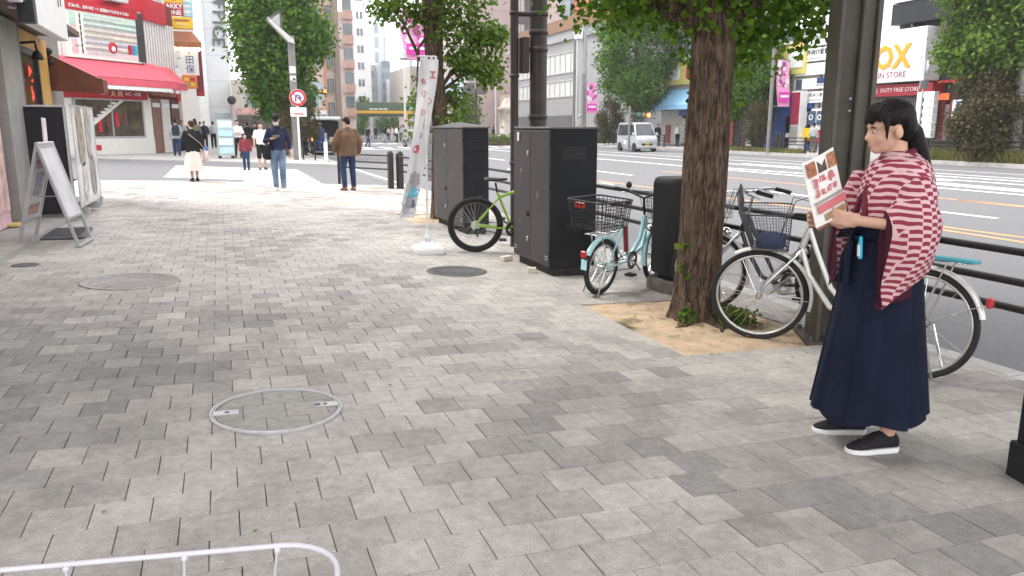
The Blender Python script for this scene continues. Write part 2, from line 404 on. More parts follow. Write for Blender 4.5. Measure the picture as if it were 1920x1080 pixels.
# two planting pits with trodden sand
for P, nm in ((PIT, 'tree_pit'), (PIT2, 'tree_pit')):
    mb = MB(); x0, y0 = P[1]; x1, y1 = P[3]; n = 14; r2 = random.Random(5)
    vs = [(x0 + (x1 - x0) * i / n, y0 + (y1 - y0) * j / n, -.012 + r2.uniform(-.004, .006) + .02 * math.exp(-(((i / n - .55) ** 2 + (j / n - .5) ** 2) * 14))) for j in range(n + 1) for i in range(n + 1)]
    mb.add(vs, [[j * (n + 1) + i, j * (n + 1) + i + 1, (j + 1) * (n + 1) + i + 1, (j + 1) * (n + 1) + i] for j in range(n) for i in range(n)], 0, True)
    o = mb.build(nm, SAND); o['kind'] = 'structure'; o.rotation_euler.y = math.atan(SLOPE)
t = SAND.node_tree; b = t.nodes['Principled BSDF']; src = b.inputs['Base Color'].links[0].from_socket    # moss and damp earth creeping over the sand
g = t.nodes.new('ShaderNodeNewGeometry'); n = t.nodes.new('ShaderNodeTexNoise'); n.inputs['Scale'].default_value = 2.4; n.inputs['Detail'].default_value = 8
t.links.new(g.outputs['Position'], n.inputs['Vector']); r = t.nodes.new('ShaderNodeMapRange'); r.inputs['From Min'].default_value = .54; r.inputs['From Max'].default_value = .66
t.links.new(n.outputs['Fac'], r.inputs['Value']); mm = t.nodes.new('ShaderNodeMix'); mm.data_type = 'RGBA'; mm.inputs['B'].default_value = (.10, .10, .035, 1)
t.links.new(r.outputs['Result'], mm.inputs['Factor']); t.links.new(src, mm.inputs['A']); t.links.new(mm.outputs['Result'], b.inputs['Base Color'])
# pavement beyond the side street and on the far side of the avenue
FP = mat('far_pavement', (.40, .385, .37), .9, var=.14, scale=3, bump=.2, bscale=60, dirt=.12)
mb = MB()
for a, b in ((-30, -7), (-7, 4.55)):
    mb.quad((a, skew(N1, a), gz(a)), (b, skew(N1, b), gz(b)), (b, 60, gz(b)), (a, 60, gz(a)))
mb.build('corner_pavement', FP)['kind'] = 'structure'
kb2 = MB(); 
for a, b in ((-30, -7), (-7, 4.55)):
    kb2.add([(a, skew(N1, a) - .18, gz(a) - .1), (b, skew(N1, b) - .18, gz(b) - .12), (b, skew(N1, b) - .18, gz(b) + .004), (a, skew(N1, a) - .18, gz(a) + .004), (a, skew(N1, a), gz(a) + .004), (b, skew(N1, b), gz(b) + .004)], [[0, 1, 2, 3], [3, 2, 5, 4]])
kb2.box((4.63, 47.2, -.22), (.17, 27.5, .22)); kb2.build('corner_kerb', CONC)['kind'] = 'structure'
mb = MB(); mb.box((32, 40, FAR_Z - .11), (3.9, 200, .22)); mb.box((30.0, 40, FAR_Z - .13), (.2, 200, .24)); mb.build('opposite_pavement', FP)['kind'] = 'structure'
# ================================================================== KERBSIDE: cabinets, drum, posts, rails
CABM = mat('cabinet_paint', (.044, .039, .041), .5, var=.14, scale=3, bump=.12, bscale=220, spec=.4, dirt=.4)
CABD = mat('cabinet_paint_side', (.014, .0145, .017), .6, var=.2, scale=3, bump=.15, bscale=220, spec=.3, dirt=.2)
STEEL = mat('galvanised', (.55, .55, .55), .4, .8, var=.1, scale=20)
CHROME = mat('chrome', (.75, .75, .76), .18, 1., var=.05)
WHITEP = mat('white_plastic', (.80, .80, .79), .45, var=.05, scale=8)
BLACKP = mat('black_plastic', (.018, .018, .019), .45, var=.1)
BROWNP = mat('pole_brown', (.040, .030, .026), .45, var=.2, scale=7, bump=.1, dirt=.3)
RAILP = mat('rail_black', (.016, .014, .014), .42, var=.2, scale=9)
def cabinet(name, label, x0, x1, y0, y1, h, pointed):
    """street equipment cabinet: two doors face the pavement (-X), plinth below, lid above"""
    zb = gz((x0 + x1) / 2)
    c = thing(name, label, 'cabinet', ((x0 + x1) / 2, (y0 + y1) / 2, zb), 0, 'utility cabinets by the kerb')
    w, d = x1 - x0, y1 - y0
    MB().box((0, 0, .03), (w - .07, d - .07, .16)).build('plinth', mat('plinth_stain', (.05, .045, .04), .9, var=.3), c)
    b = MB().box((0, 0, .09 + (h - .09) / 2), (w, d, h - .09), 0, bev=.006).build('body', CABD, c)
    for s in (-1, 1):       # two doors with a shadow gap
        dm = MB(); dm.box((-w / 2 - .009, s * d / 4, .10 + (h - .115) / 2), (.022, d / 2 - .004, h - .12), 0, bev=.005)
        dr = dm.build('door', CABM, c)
    for z, m in ((h * .83, STEEL), (h * .40, CABD), (h * .22, STEEL)):
        MB().box((-w / 2 - .027, d * .06, z), (.016, .034, .052), 0, bev=.006).build('latch', m, c)
    for s in (-1, 1):
        for z in (.16, .62, .90): MB().tube([(-w / 2 - .012, s * (d / 2 + .004), h * z - .03), (-w / 2 - .012, s * (d / 2 + .004), h * z + .03)], .009, 8).build('hinge', CABD, c)
    for s, z in ((-.44, .19), (.44, .19)):
        q = MB().box((-w / 2 - .0225, s * d, z), (.004, .07, .04), 0).build('plate', mat('plate_grey', (.42, .42, .41), .6), c)
        text('AKS', .035, Matrix.Translation((-w / 2 - .026, s * d, z)) @ Matrix.Rotation(rad(-90), 4, 'Z') @ Matrix.Rotation(rad(90), 4, 'X'), CABD, q, ext=.001)
    for k in range(9): MB().box((0, -d / 2 - .003, h * .80 + k * .014), (w * .5, .007, .006)).build('louvre', CABM, c)
    for y, z, a, b_ in ((-.2, .55, .05, .07), (.27, .70, .06, .04), (.3, .33, .035, .05)): MB().box((-w / 2 - .0212, y * d, h * z), (.0012, a, b_)).build('sticker_residue', mat('residue', (.16, .15, .145), .8, var=.5, scale=40), c)
    for k in range(6):      # vent slots low on the end wall
        MB().box((0, -d / 2 - .003, h * .30 + k * .018), (w * .36, .008, .007)).build('louvre', CABM, c)
    if pointed:
        e = .02; mb = MB(); z0 = h
        mb.add([(-w / 2 - e, -d / 2 - e, z0), (w / 2 + e, -d / 2 - e, z0), (w / 2 + e, d / 2 + e, z0), (-w / 2 - e, d / 2 + e, z0), (-w / 2 - e, -d / 2 - e, z0 + .02), (w / 2 + e, -d / 2 - e, z0 + .02), (w / 2 + e, d / 2 + e, z0 + .02), (-w / 2 - e, d / 2 + e, z0 + .02), (0, -.03, z0 + .085), (0, .1, z0 + .085)],
               [[0, 3, 2, 1], [0, 1, 5, 4], [1, 2, 6, 5], [2, 3, 7, 6], [3, 0, 4, 7], [4, 5, 8], [6, 7, 9], [5, 6, 9, 8], [7, 4, 8, 9]])
        mb.build('lid', mat('lid_grey', (.13, .13, .13), .5, var=.12), c)
        MB().box((.02, -d / 2 - .006, h * .84), (.16, .012, .14), 0, bev=.004).build('hatch', CABD, c)
    else:
        MB().box((0, 0, h + .008), (w + .02, d + .02, .022), 0, bev=.006).build('lid', mat('lid_grey', (.13, .13, .13), .5, var=.12), c)
    return c
cabinet('utility_cabinet', 'taller looking dark flat topped metal cabinet standing nearest, beside the green and cyan bicycles', 3.03, 3.53, 7.10, 8.10, 1.47, False)
cabinet('utility_cabinet', 'dark metal cabinet with a low pyramid lid between the ginkgo trunk and the green bicycle', 3.14, 3.50, 10.42, 12.0, 1.47, True)
st = tag(MB().box((2.998, 7.93, 1.28), (.008, .05, .09), 0, bev=.002).build('sticker', WHITEP), 'small white sticker on the upper door of the flat topped cabinet', 'sticker')
# rounded dark cabinet on a round concrete foot
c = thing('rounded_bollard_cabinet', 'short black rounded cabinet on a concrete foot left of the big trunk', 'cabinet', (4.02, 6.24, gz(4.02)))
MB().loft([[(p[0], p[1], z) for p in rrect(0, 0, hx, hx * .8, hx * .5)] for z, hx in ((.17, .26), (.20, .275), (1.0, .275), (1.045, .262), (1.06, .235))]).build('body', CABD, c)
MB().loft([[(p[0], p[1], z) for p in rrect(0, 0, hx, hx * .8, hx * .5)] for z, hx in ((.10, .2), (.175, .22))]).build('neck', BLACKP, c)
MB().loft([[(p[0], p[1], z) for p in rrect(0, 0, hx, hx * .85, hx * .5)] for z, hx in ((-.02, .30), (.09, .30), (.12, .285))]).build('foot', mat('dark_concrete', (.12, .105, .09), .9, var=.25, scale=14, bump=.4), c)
# litter by the cabinet
tag(MB().box((0, 0, .028), (.15, .075, .055), 0, bev=.004).build('carton', mat('carton_card', (.62, .56, .46), .8), loc=(2.93, 8.13, gz(2.93)), rz=.5), 'small flat pale carton lying at the foot of the flat topped cabinet, behind the corner', 'carton')
tag(MB().box((0, 0, .028), (.09, .07, .055), 0, bev=.004).build('carton', MATS['carton_card'], loc=(2.93, 7.35, gz(2.93)), rz=-.3), 'crumpled little pale carton at the near corner of the flat topped cabinet', 'carton')
# two brown masts behind the cabinet, clamped together
c = thing('signal_pole', 'thick dark brown steel mast rising behind the flat topped cabinet', 'pole', (3.72, 9.15, gz(3.72)))
MB().tube([(0, 0, 0), (0, 0, 7.5)], .105, 20).build('shaft', BROWNP, c)
for z in (2.42, 2.62, 2.83, 1.62): MB().lathe([(.106, z - .03), (.118, z - .025), (.118, z + .025), (.106, z + .03)], 20).build('clamp', BROWNP, c)
MB().box((-.18, .02, 2.35), (.09, .16, .42), 0, bev=.01).build('junction_box', BROWNP, c)
for z in (2.83, 3.1): MB().tube([(0, 0, z), (-.29, .06, z)], .03, 8).build('bracket', BROWNP, c)
c = thing('slim_pole', 'slimmer dark brown pipe pole just left of the thick mast', 'pole', (3.43, 9.21, gz(3.43)))
MB().tube([(0, 0, 0), (0, 0, 7.5)], .05, 14).build('shaft', BROWNP, c)
for z in (1.05, 2.1, 2.83): MB().lathe([(.051, z - .02), (.06, z - .018), (.06, z + .018), (.051, z + .02)], 14).build('clamp', BROWNP, c)
# steel column: an H section with flanges, base plate and bolts
GIRD = mat('girder_paint', (.080, .070, .056), .55, var=.22, scale=4, bump=.25, bscale=40, dirt=.35)
c = thing('steel_column', 'dark olive brown steel girder column standing behind the woman in the kimono', 'column', (4.07, 4.36, gz(4.07)), rad(-28))
MB().box((-.115, 0, 3.4), (.03, .33, 6.8), 0, bev=.004).build('flange', GIRD, c)
MB().box((.115, 0, 3.4), (.03, .33, 6.8), 0, bev=.004).build('flange', GIRD, c)
MB().box((0, -.05, 3.4), (.20, .02, 6.8)).build('web', GIRD, c)
MB().box((.06, -.09, 3.4), (.09, .06, 6.8), 0, bev=.01).build('channel', GIRD, c)
MB().box((0, 0, .012), (.40, .44, .03), 0, bev=.004).build('base_plate', GIRD, c)
for sx in (-.165, .165):
    for sy in (-.17, .17): MB().lathe([(.018, .027), (.018, .05), (.012, .058)], 6).build('bolt', GIRD, c, loc=(sx, sy, 0))
for k, z in enumerate((.5, .9, 1.62, 1.70)): MB().ball((-.02, -.125, z), .011, 8).build('rivet', STEEL, c)
# square black post at the right edge of the picture
c = thing('square_post', 'black square steel post with a thicker foot at the right edge of the pavement', 'post', (3.18, 2.13, gz(3.18)), rad(-15))
MB().box((0, 0, .62), (.13, .13, 1.2), 0, bev=.008).build('shaft', CABD, c)
MB().box((0, 0, .075), (.165, .165, .17), 0, bev=.008).build('foot', CABD, c)
MB().loft([[(p[0], p[1], z) for p in rrect(0, 0, h, h, .02)] for z, h in ((1.21, .07), (1.235, .07), (1.26, .05))]).build('cap', CABD, c)
# railing along the kerb, three pipes, posts in pairs where two panels meet
RX = 4.4
def rail_run(y0, y1, label, x0=RX, x1=RX, zg=None, group='railings along the avenue', rr=.024, hs=(.80, .62, .46), post_every=2.0, pr=.04):
    L = math.hypot(x1 - x0, y1 - y0); zg = gz(x0) if zg is None else zg
    c = thing('railing', label, 'railing', (x0, y0, zg), -math.atan2(x1 - x0, y1 - y0), group)
    for h in hs: MB().tube([(0, 0, h), (0, L, h)], rr, 10).build('rail', RAILP, c)
    n = max(1, round(L / post_every))
    for i in range(n + 1):
        p = MB().tube([(0, L * i / n, -.02), (0, L * i / n, hs[0] + .05)], pr, 10).build('post', RAILP, c)
        MB().lathe([(pr + .002, hs[0] + .045), (pr, hs[0] + .06), (.01, hs[0] + .075)], 10).build('cap', RAILP, p, loc=(0, L * i / n, 0))
    return c
rail_run(.2, 6.5, 'black three pipe railing passing behind the silver bicycle and the woman', post_every=6.3)
rail_run(6.62, 10.3, 'black three pipe railing behind the cyan bicycle and flat topped cabinet', post_every=4.2)
rail_run(10.45, 14.6, 'black three pipe railing behind the pyramid lidded cabinet', post_every=4.2)
rail_run(14.75, 19.3, 'black three pipe railing right of the paired bollards, ending at the flag', x1=4.1, post_every=4.6)
rail_run(19.5, 21.4, 'black three pipe railing from the bollards towards the man in the brown jacket', x0=4.0, x1=2.95, post_every=9)
for i, (x, y) in enumerate(((3.93, 19.35), (4.16, 19.28))):
    c = thing('square_bollard', ('left' if i == 0 else 'right') + ' one of two dark square bollards joined to the railing near the brown jacket man', 'bollard', (x, y, gz(x)), .1, 'paired bollards')
    MB().box((0, 0, .43), (.13, .13, .88), 0, bev=.01).build('shaft', mat('bollard_brown', (.030, .025, .022), .5, var=.2), c)
    MB().loft([[(p[0], p[1], z) for p in rrect(0, 0, h, h, .02)] for z, h in ((.87, .062), (.90, .05), (.92, .03))]).build('cap', MATS['bollard_brown'], c)
# ------------------------------------------------------------------ manhole covers set in the pavement
MHR = mat('manhole_rim', (.47, .455, .455), .5, .25, var=.12, scale=20, dirt=.2)
MHI = mat('manhole_iron', (.13, .125, .12), .6, .5, var=.2, scale=25, bump=.3)
def slope_thing(name, label, x, y, rz=0, group=None):
    t = thing(name, label, 'manhole cover', (x, y, gz(x) + .001), 0, group); t.rotation_euler = (0, math.atan(SLOPE), rz); return t
c = slope_thing('manhole_cover', 'round paver filled manhole cover with a pale metal ring in the middle of the pavement', .175, 3.865, 0, 'manhole covers')
R = .315
def ring(r0, r1, z0, z1, n=64):
    return [[(r * math.cos(2 * math.pi * k / n), r * math.sin(2 * math.pi * k / n), z) for k in range(n)] for r, z in ((r1, z0), (r1, z1), (r0, z1), (r0, z0))]
MB().loft(ring(R - .009, R, -.002, .010), 0, False, cap=False, closed=True).build('outer_ring', MHR, c)
MB().loft(ring(R - .019, R - .013, -.002, .009), 0, False, cap=False, closed=True).build('inner_ring', MHR, c)
def clip(poly, r, n=40):
    for k in range(n):
        a = 2 * math.pi * k / n; nx, ny = math.cos(a), math.sin(a); out = []
        for i in range(len(poly)):
            p, q = poly[i], poly[(i + 1) % len(poly)]; dp = p[0] * nx + p[1] * ny - r; dq = q[0] * nx + q[1] * ny - r
            if dp <= 0: out.append(p)
            if dp * dq < 0: s = dp / (dp - dq); out.append((p[0] + (q[0] - p[0]) * s, p[1] + (q[1] - p[1]) * s))
        poly = out
        if not poly: break
    return poly
INL = mat('inlay_paver', (.315, .298, .272), .88, var=.16, scale=22, bump=.35, bscale=230, rnd=.10, dirt=.3)
MB().lathe([(R - .02, .0), (R - .02, .003)], 48).build('tray', MATS['joint_mortar'], c)
for j in range(-2, 2):
    for i in range(-3, 3):
        x0 = -.06 + i * .2 + (.1 if j % 2 else 0); y0 = .08 + j * .2
        P = clip([(x0 + .002, y0 + .002), (x0 + .198, y0 + .002), (x0 + .198, y0 + .198), (x0 + .002, y0 + .198)], R - .026)
        if len(P) > 2: MB().prism(P, 0, .008).build('inlay_paver', INL, c)
for s in (-1, 1):
    h = MB().box((s * (R - .075), s * .0 , .010), (.12, .06, .006), 0, bev=.002).build('lift_plate', MHR, c)
    MB().lathe([(.012, .0135), (.012, .0145)], 12).build('keyhole', BLACKP, h, loc=(s * (R - .08), 0, 0))
    if s > 0: MB().box((R - .118, 0, .0135), (.03, .032, .002)).build('square_key', MHI, h)
def iron_cover(label, x, y, r, m, hub):
    c = slope_thing('manhole_cover', label, x, y, 0, 'manhole covers')
    MB().lathe([(r, -.002), (r, .0045), (r - .02, .006), (r - .022, .004), (.01, .004)], 48, cap=False).build('lid', m, c)
    for rr in (.8, .6, .4): MB().loft(ring(r * rr - .006, r * rr, .003, .0065, 40), 0, False, cap=False, closed=True).build('tread_ring', m, c)
    for k in range(12):
        a = k * math.pi / 6
        MB().box((r * .7 * math.cos(a), r * .7 * math.sin(a), .005), (r * .16, .014, .0035), rz=a).build('tread_bar', m, c)
    if hub: MB().lathe([(.09, .003), (.09, .0075)], 24).build('hub', m, c)
    return c
iron_cover('worn pale grey iron manhole cover on the pavement by the left shop', -.84, 7.6, .41, mat('manhole_pale', (.30, .285, .27), .7, .2, var=.15, scale=20), True)
iron_cover('dark iron manhole cover between the flag base and flat topped cabinet', 2.19, 7.57, .31, MHI, False)
c = slope_thing('manhole_cover', 'small worn round cover close to the left shop step', -1.86, 8.65, 0, 'manhole covers')
MB().lathe([(.12, -.002), (.12, .005), (.105, .006), (.10, .004), (.01, .004)], 28, cap=False).build('lid', MHI, c)
# ------------------------------------------------------------------ advertising flag on a weighted base
c = thing('nobori_flag', 'tall white advertising flag with red lettering on a white weighted base', 'flag', (2.21, 8.85, gz(2.21)))
bm_ = MB(); bm_.loft([[(p[0], p[1], z) for p in rrect(0, 0, h, h, r)] for z, h, r in ((.0, .165, .05), (.055, .175, .05), (.075, .16, .05), (.09, .11, .05), (.12, .075, .05), (.135, .045, .03))])
bm_.build('base', WHITEP, c)
MB().lathe([(.035, .13), (.035, .17), (.05, .175), (.05, .19), (.028, .2), (.022, .27), (.02, .28)], 18).build('socket', WHITEP, c)
MB().tube([(0, 0, .15), (.004, 0, 1.1), (.012, .0, 2.24)], [.013, .011, .008], 10).build('pole', WHITEP, c)
for z in (.62, 1.03, 1.45): MB().lathe([(.013, z), (.017, z + .005), (.017, z + .05), (.013, z + .055)], 10).build('collar', WHITEP, c, loc=(.004, 0, 0))
MB().tube([(-.07, -.02, 2.225), (.15, .05, 2.235)], .007, 8).build('top_rod', WHITEP, c)
FLAGC = mat('flag_cloth', (.78, .76, .78), .8, var=.04, scale=3)
def flagpt(u, v):     # u across (0 at pole side), v down
    z = 2.20 - 1.78 * v
    sway = .022 * math.sin(v * 11 + u * 4) + .06 * math.sin(v * 5 + 1 + 5 * u) * v + .018 * math.sin(u * 9 + v * 4)
    drift = -.30 * v ** 1.35
    wd = .225 * (1 - .15 * v)
    x = -.045 + drift + u * wd; y = -.03 + sway + .07 * u
    return (x, y, z)
mb = MB(); n, m_ = 10, 40
vs = [flagpt(i / n, j / m_) for j in range(m_ + 1) for i in range(n + 1)] + [tuple(np.array(flagpt(i / n, j / m_)) + [0, .004, 0]) for j in range(m_ + 1) for i in range(n + 1)]
N = (n + 1) * (m_ + 1)
fs = [[j * (n + 1) + i, j * (n + 1) + i + 1, (j + 1) * (n + 1) + i + 1, (j + 1) * (n + 1) + i] for j in range(m_) for i in range(n)]
mb.add(vs, fs + [[a + N for a in f[::-1]] for f in fs], 0, True)
cloth = mb.build('cloth', FLAGC, c)
for k in range(4):
    x, y, z = flagpt(.1 + .26 * k, 0); MB().box((x, y, z + .014), (.028, .012, .045)).build('loop', WHITEP, c)
RED = mat('print_red', (.62, .14, .18), .7, var=.08)
def on_cloth(body, u, v, size, m, bold=0, vertical=False):
    a = np.array(flagpt(u, v)); ux = np.array(flagpt(u + .05, v)) - a; ux /= np.linalg.norm(ux)
    dz = a - np.array(flagpt(u, v + .03)); dz /= np.linalg.norm(dz); nn = np.cross(ux, dz); dz = np.cross(nn, ux)
    M = Matrix(((ux[0], dz[0], nn[0], a[0] + nn[0] * .008), (ux[1], dz[1], nn[1], a[1] + nn[1] * .008), (ux[2], dz[2], nn[2], a[2] + nn[2] * .008), (0, 0, 0, 1)))
    return text(body, size, M, m, cloth, ext=.0015, bold=bold)
for i, (ch, u, v, s) in enumerate((('工', .72, .10, .10), ('も', .28, .14, .075), ('0', .3, .215, .075), ('8', .66, .26, .08), ('0', .35, .33, .07), ('8', .6, .40, .075), ('0', .45, .47, .065))[:2]): on_cloth(ch, u, v, s, RED, .002 if i else .004)
for i, (u, v, s_) in enumerate(((.3, .215, .055), (.66, .26, .06), (.35, .33, .055), (.6, .40, .06), (.42, .47, .05))):    # looping outline marks, not legible in the photo
    a = np.array(flagpt(u, v)); P = [(a[0] + s_ * .42 * math.cos(q) * (1 + .25 * math.sin(3 * q + i)), a[1] - .012, a[2] + s_ * .55 * math.sin(q)) for q in [2 * math.pi * k / 14 for k in range(14)]]
    MB().tube(P, .0045, 5, closed=True).build('print', RED, cloth)
mb = MB()      # red roundel and the loose blue and grey print near the hem
def cloth_blob(u, v, ru, rv, m, off=.006, n=18, wob=0., seed=1):
    r = random.Random(seed); P = []
    for k in range(n):
        a = 2 * math.pi * k / n; q = 1 + r.uniform(-wob, wob); P.append(flagpt(u + ru * q * math.cos(a), v + rv * q * math.sin(a)))
    P = [(p[0], p[1] - off, p[2]) for p in P]; ctr = flagpt(u, v)
    return MB().add([(ctr[0], ctr[1] - off, ctr[2])] + P, [[0, 1 + k, 1 + (k + 1) % n] for k in range(n)], 0, True).build('print', m, cloth)
cloth_blob(.35, .56, .25, .028, RED); 
for i, (u, v, ru, rv, col) in enumerate(((.55, .76, .4, .05, (.42, .40, .44)), (.7, .84, .3, .04, (.16, .5, .62)), (.35, .90, .33, .05, (.45, .43, .48)), (.6, .95, .35, .035, (.62, .60, .66)), (.25, .80, .2, .03, (.65, .62, .62)), (.75, .91, .15, .03, (.2, .2, .25)))):
    cloth_blob(u, v, ru, rv, mat('flag_print_%d' % i, col, .8), .006 + .002 * i, 16, .35, i + 3)
# ================================================================== TREES
BARK = mat('bark', (.140, .092, .062), .95, var=.35, scale=9, bump=1., bscale=28)
t = BARK.node_tree; g = t.nodes.new('ShaderNodeNewGeometry'); mp = t.nodes.new('ShaderNodeMapping'); mp.inputs['Scale'].default_value = (42, 42, 5.5)
wv = t.nodes.new('ShaderNodeTexNoise'); wv.inputs['Scale'].default_value = 1; wv.inputs['Detail'].default_value = 6; wv.inputs['Distortion'].default_value = 1.2
t.links.new(g.outputs['Position'], mp.inputs['Vector']); t.links.new(mp.outputs['Vector'], wv.inputs['Vector'])
bp = t.nodes.new('ShaderNodeBump'); bp.inputs['Strength'].default_value = 1; bp.inputs['Distance'].default_value = .06
b = t.nodes['Principled BSDF']; t.links.new(wv.outputs['Fac'], bp.inputs['Height']); t.links.new(bp.outputs['Normal'], b.inputs['Normal'])
src = b.inputs['Base Color'].links[0].from_socket; mr = t.nodes.new('ShaderNodeMapRange'); mr.inputs['From Min'].default_value = .36; mr.inputs['From Max'].default_value = .6
mr.inputs['To Min'].default_value = .22; mr.inputs['To Max'].default_value = 1.3; t.links.new(wv.outputs['Fac'], mr.inputs['Value'])
vm = t.nodes.new('ShaderNodeVectorMath'); vm.operation = 'SCALE'; t.links.new(src, vm.inputs[0]); t.links.new(mr.outputs['Result'], vm.inputs['Scale']); t.links.new(vm.outputs['Vector'], b.inputs['Base Color'])
LEAF_G = leafmat('ginkgo_leaf', (.034, .085, .010), (.17, .29, .03), .5)
LEAF_D = leafmat('deep_green_leaf', (.028, .082, .010), (.15, .285, .03), .45)
LEAF_Y = leafmat('fresh_green_leaf', (.05, .11, .014), (.19, .29, .045), .45)
LEAF_B = leafmat('brownish_leaf', (.055, .055, .025), (.14, .12, .055))
GRASS = leafmat('grass_blade', (.10, .13, .03), (.30, .27, .10))
def leaves(name, m, blobs, n, size, seed, parent, fan=False, droop=.3, clump=0):
    """leaf blades scattered through ellipsoid volumes (c, r, weight); clumps of leaves hang together"""
    r = np.random.default_rng(seed); ws = np.array([b[2] if len(b) > 2 else b[1][0] * b[1][1] * b[1][2] for b in blobs], float); ws /= ws.sum()
    cl = max(1, clump); k = n // cl
    idx = r.choice(len(blobs), k, p=ws); C = np.array([b[0] for b in blobs])[idx]; S = np.array([b[1] for b in blobs])[idx]
    d = r.normal(size=(k, 3)); d /= np.linalg.norm(d, axis=1)[:, None]; q = r.uniform(.25, 1, (k, 1)) ** .45
    ctr = C + d * S * q
    if cl > 1:
        ctr = np.repeat(ctr, cl, 0) + r.normal(size=(k * cl, 3)) * size * 1.25; d = np.repeat(d, cl, 0)
    k = len(ctr)
    nrm = d * .7 + r.normal(size=(k, 3)) * .75 + np.array([0, 0, .55]); nrm /= np.linalg.norm(nrm, axis=1)[:, None]
    a = r.normal(size=(k, 3)) + np.array([0, 0, -droop * 2]); a -= nrm * (a * nrm).sum(1)[:, None]; a /= np.linalg.norm(a, axis=1)[:, None]
    bv = np.cross(nrm, a); s = size * r.uniform(.6, 1.3, (k, 1))
    if fan: shp = [(0, 0, 0), (.55, -.42, .10), (.95, -.30, .0), (.86, 0, .06), (.95, .30, .0), (.55, .42, .10)]
    else: shp = [(0, 0, 0), (.45, -.33, .07), (1, 0, -.08), (.45, .33, .07)]
    V = np.stack([ctr + s * (p[0] * a + p[1] * bv + p[2] * nrm) for p in shp], 1).reshape(-1, 3); L = len(shp)
    me = bpy.data.meshes.new(name); me.vertices.add(k * L); me.vertices.foreach_set('co', V.ravel())
    me.loops.add(k * L); me.loops.foreach_set('vertex_index', np.arange(k * L)); me.polygons.add(k)
    me.polygons.foreach_set('loop_start', np.arange(k) * L); me.polygons.foreach_set('loop_total', np.full(k, L)); me.materials.append(m); me.update(calc_edges=True)
    return link(name, me, parent)
def trunk_mb(mb, pts, rs, n=22, seed=1, flare=.0, rough=.08):
    r = random.Random(seed); ph = [r.uniform(0, 6) for _ in range(6)]; rings = []
    m = len(pts); steps = m * 8
    for i in range(steps + 1):
        f = i / steps * (m - 1); k = min(int(f), m - 2); w_ = f - k
        p = Vector(pts[k]).lerp(Vector(pts[k + 1]), w_); rr = rs[k] * (1 - w_) + rs[k + 1] * w_
        rr *= 1 + flare * math.exp(-i * .55)
        rings.append([(p.x + rr * (1 + rough * math.sin(5 * a + ph[0] + i * .11) + rough * .7 * math.sin(9 * a + ph[1] - i * .17) + rough * .5 * math.sin(15 * a + ph[2] + i * .4)) * math.cos(a),
                       p.y + rr * (1 + rough * math.sin(5 * a + ph[0] + i * .11) + rough * .7 * math.sin(9 * a + ph[1] - i * .17) + rough * .5 * math.sin(15 * a + ph[2] + i * .4)) * math.sin(a), p.z) for a in [2 * math.pi * q / n for q in range(n)]])
    mb.loft(rings)
def branches(mb, o, ends, r0, seed=0):
    r = random.Random(seed)
    for e in ends:
        o_ = Vector(o) if not isinstance(o, list) else Vector(r.choice(o)); e = Vector(e); mid = o_.lerp(e, .5) + Vector((r.uniform(-.1, .1), r.uniform(-.1, .1), r.uniform(0, .2)))
        mb.tube([o_, mid, e], [r0, r0 * .6, r0 * .2], 7)
        for q in range(3):
            s = mid.lerp(e, r.random()); x = s + Vector((r.uniform(-.4, .4), r.uniform(-.4, .4), r.uniform(-.35, .25))) * (e - o_).length * .35
            mb.tube([s, s.lerp(x, .6) + Vector((0, 0, .03)), x], [r0 * .3, r0 * .18, r0 * .06], 5)
# --- nearest street tree, in the sand pit
T1 = thing('ginkgo_tree', 'big rough barked tree in the sand pit between the black cabinet and silver bicycle', 'tree', (3.455, 5.15, gz(3.46)), 0, 'street trees on the near kerb')
mb = MB(); trunk_mb(mb, [(0, 0, -.05), (.015, 0, .5), (.02, 0, 1.2), (.045, .01, 2.0), (.05, .02, 3.2), (.04, .03, 4.6)], [.185, .168, .16, .155, .14, .10], 72, 3, .30, .05)
mb.build('trunk', BARK, T1)
ends = [(-.65, .1, 2.6), (-.45, .65, 2.6), (.75, -.35, 2.35), (.95, .2, 2.2), (.5, .9, 2.5), (-.3, 1.1, 2.7), (-1.3, .5, 2.9), (1.5, .4, 3.0), (.2, -1.1, 3.3), (-1.2, -.7, 3.4), (1.2, -1., 3.4), (.3, 1.7, 3.3), (-.9, 1.5, 3.9), (1.2, 1.4, 4.0), (0, 0, 5.6)]
mb = MB(); branches(mb, [(.04, .01, 2.15), (.05, .02, 2.6), (.05, .02, 3.2)], ends, .045, 2); mb.build('limb', BARK, T1)
blobs = [((-.45, .10, 2.50), (.28, .34, .14), .8), ((-.30, .6, 2.5), (.34, .4, .18), .8), ((-.12, -.12, 2.3), (.10, .12, .10), .12), ((.66, -.05, 2.36), (.34, .40, .26), 1.2), ((.55, .62, 2.3), (.42, .42, .34), 1.3), ((.95, .3, 2.62), (.32, .4, .22), .9), ((.38, .35, 1.85), (.20, .26, .26), .45), ((-.14, -.18, 2.55), (.26, .25, .14), .5), ((.25, -.15, 2.45), (.3, .25, .2), .6)] + [((e[0] * .9, e[1] * .9, e[2] + .1), (.75, .75, .5), 1.6) for e in ends[5:]] + [((0, .2, 4.3), (1.9, 1.9, 1.0), 6)]
leaves('crown', LEAF_G, blobs, 15000, .064, 11, T1, True, .5, 5)
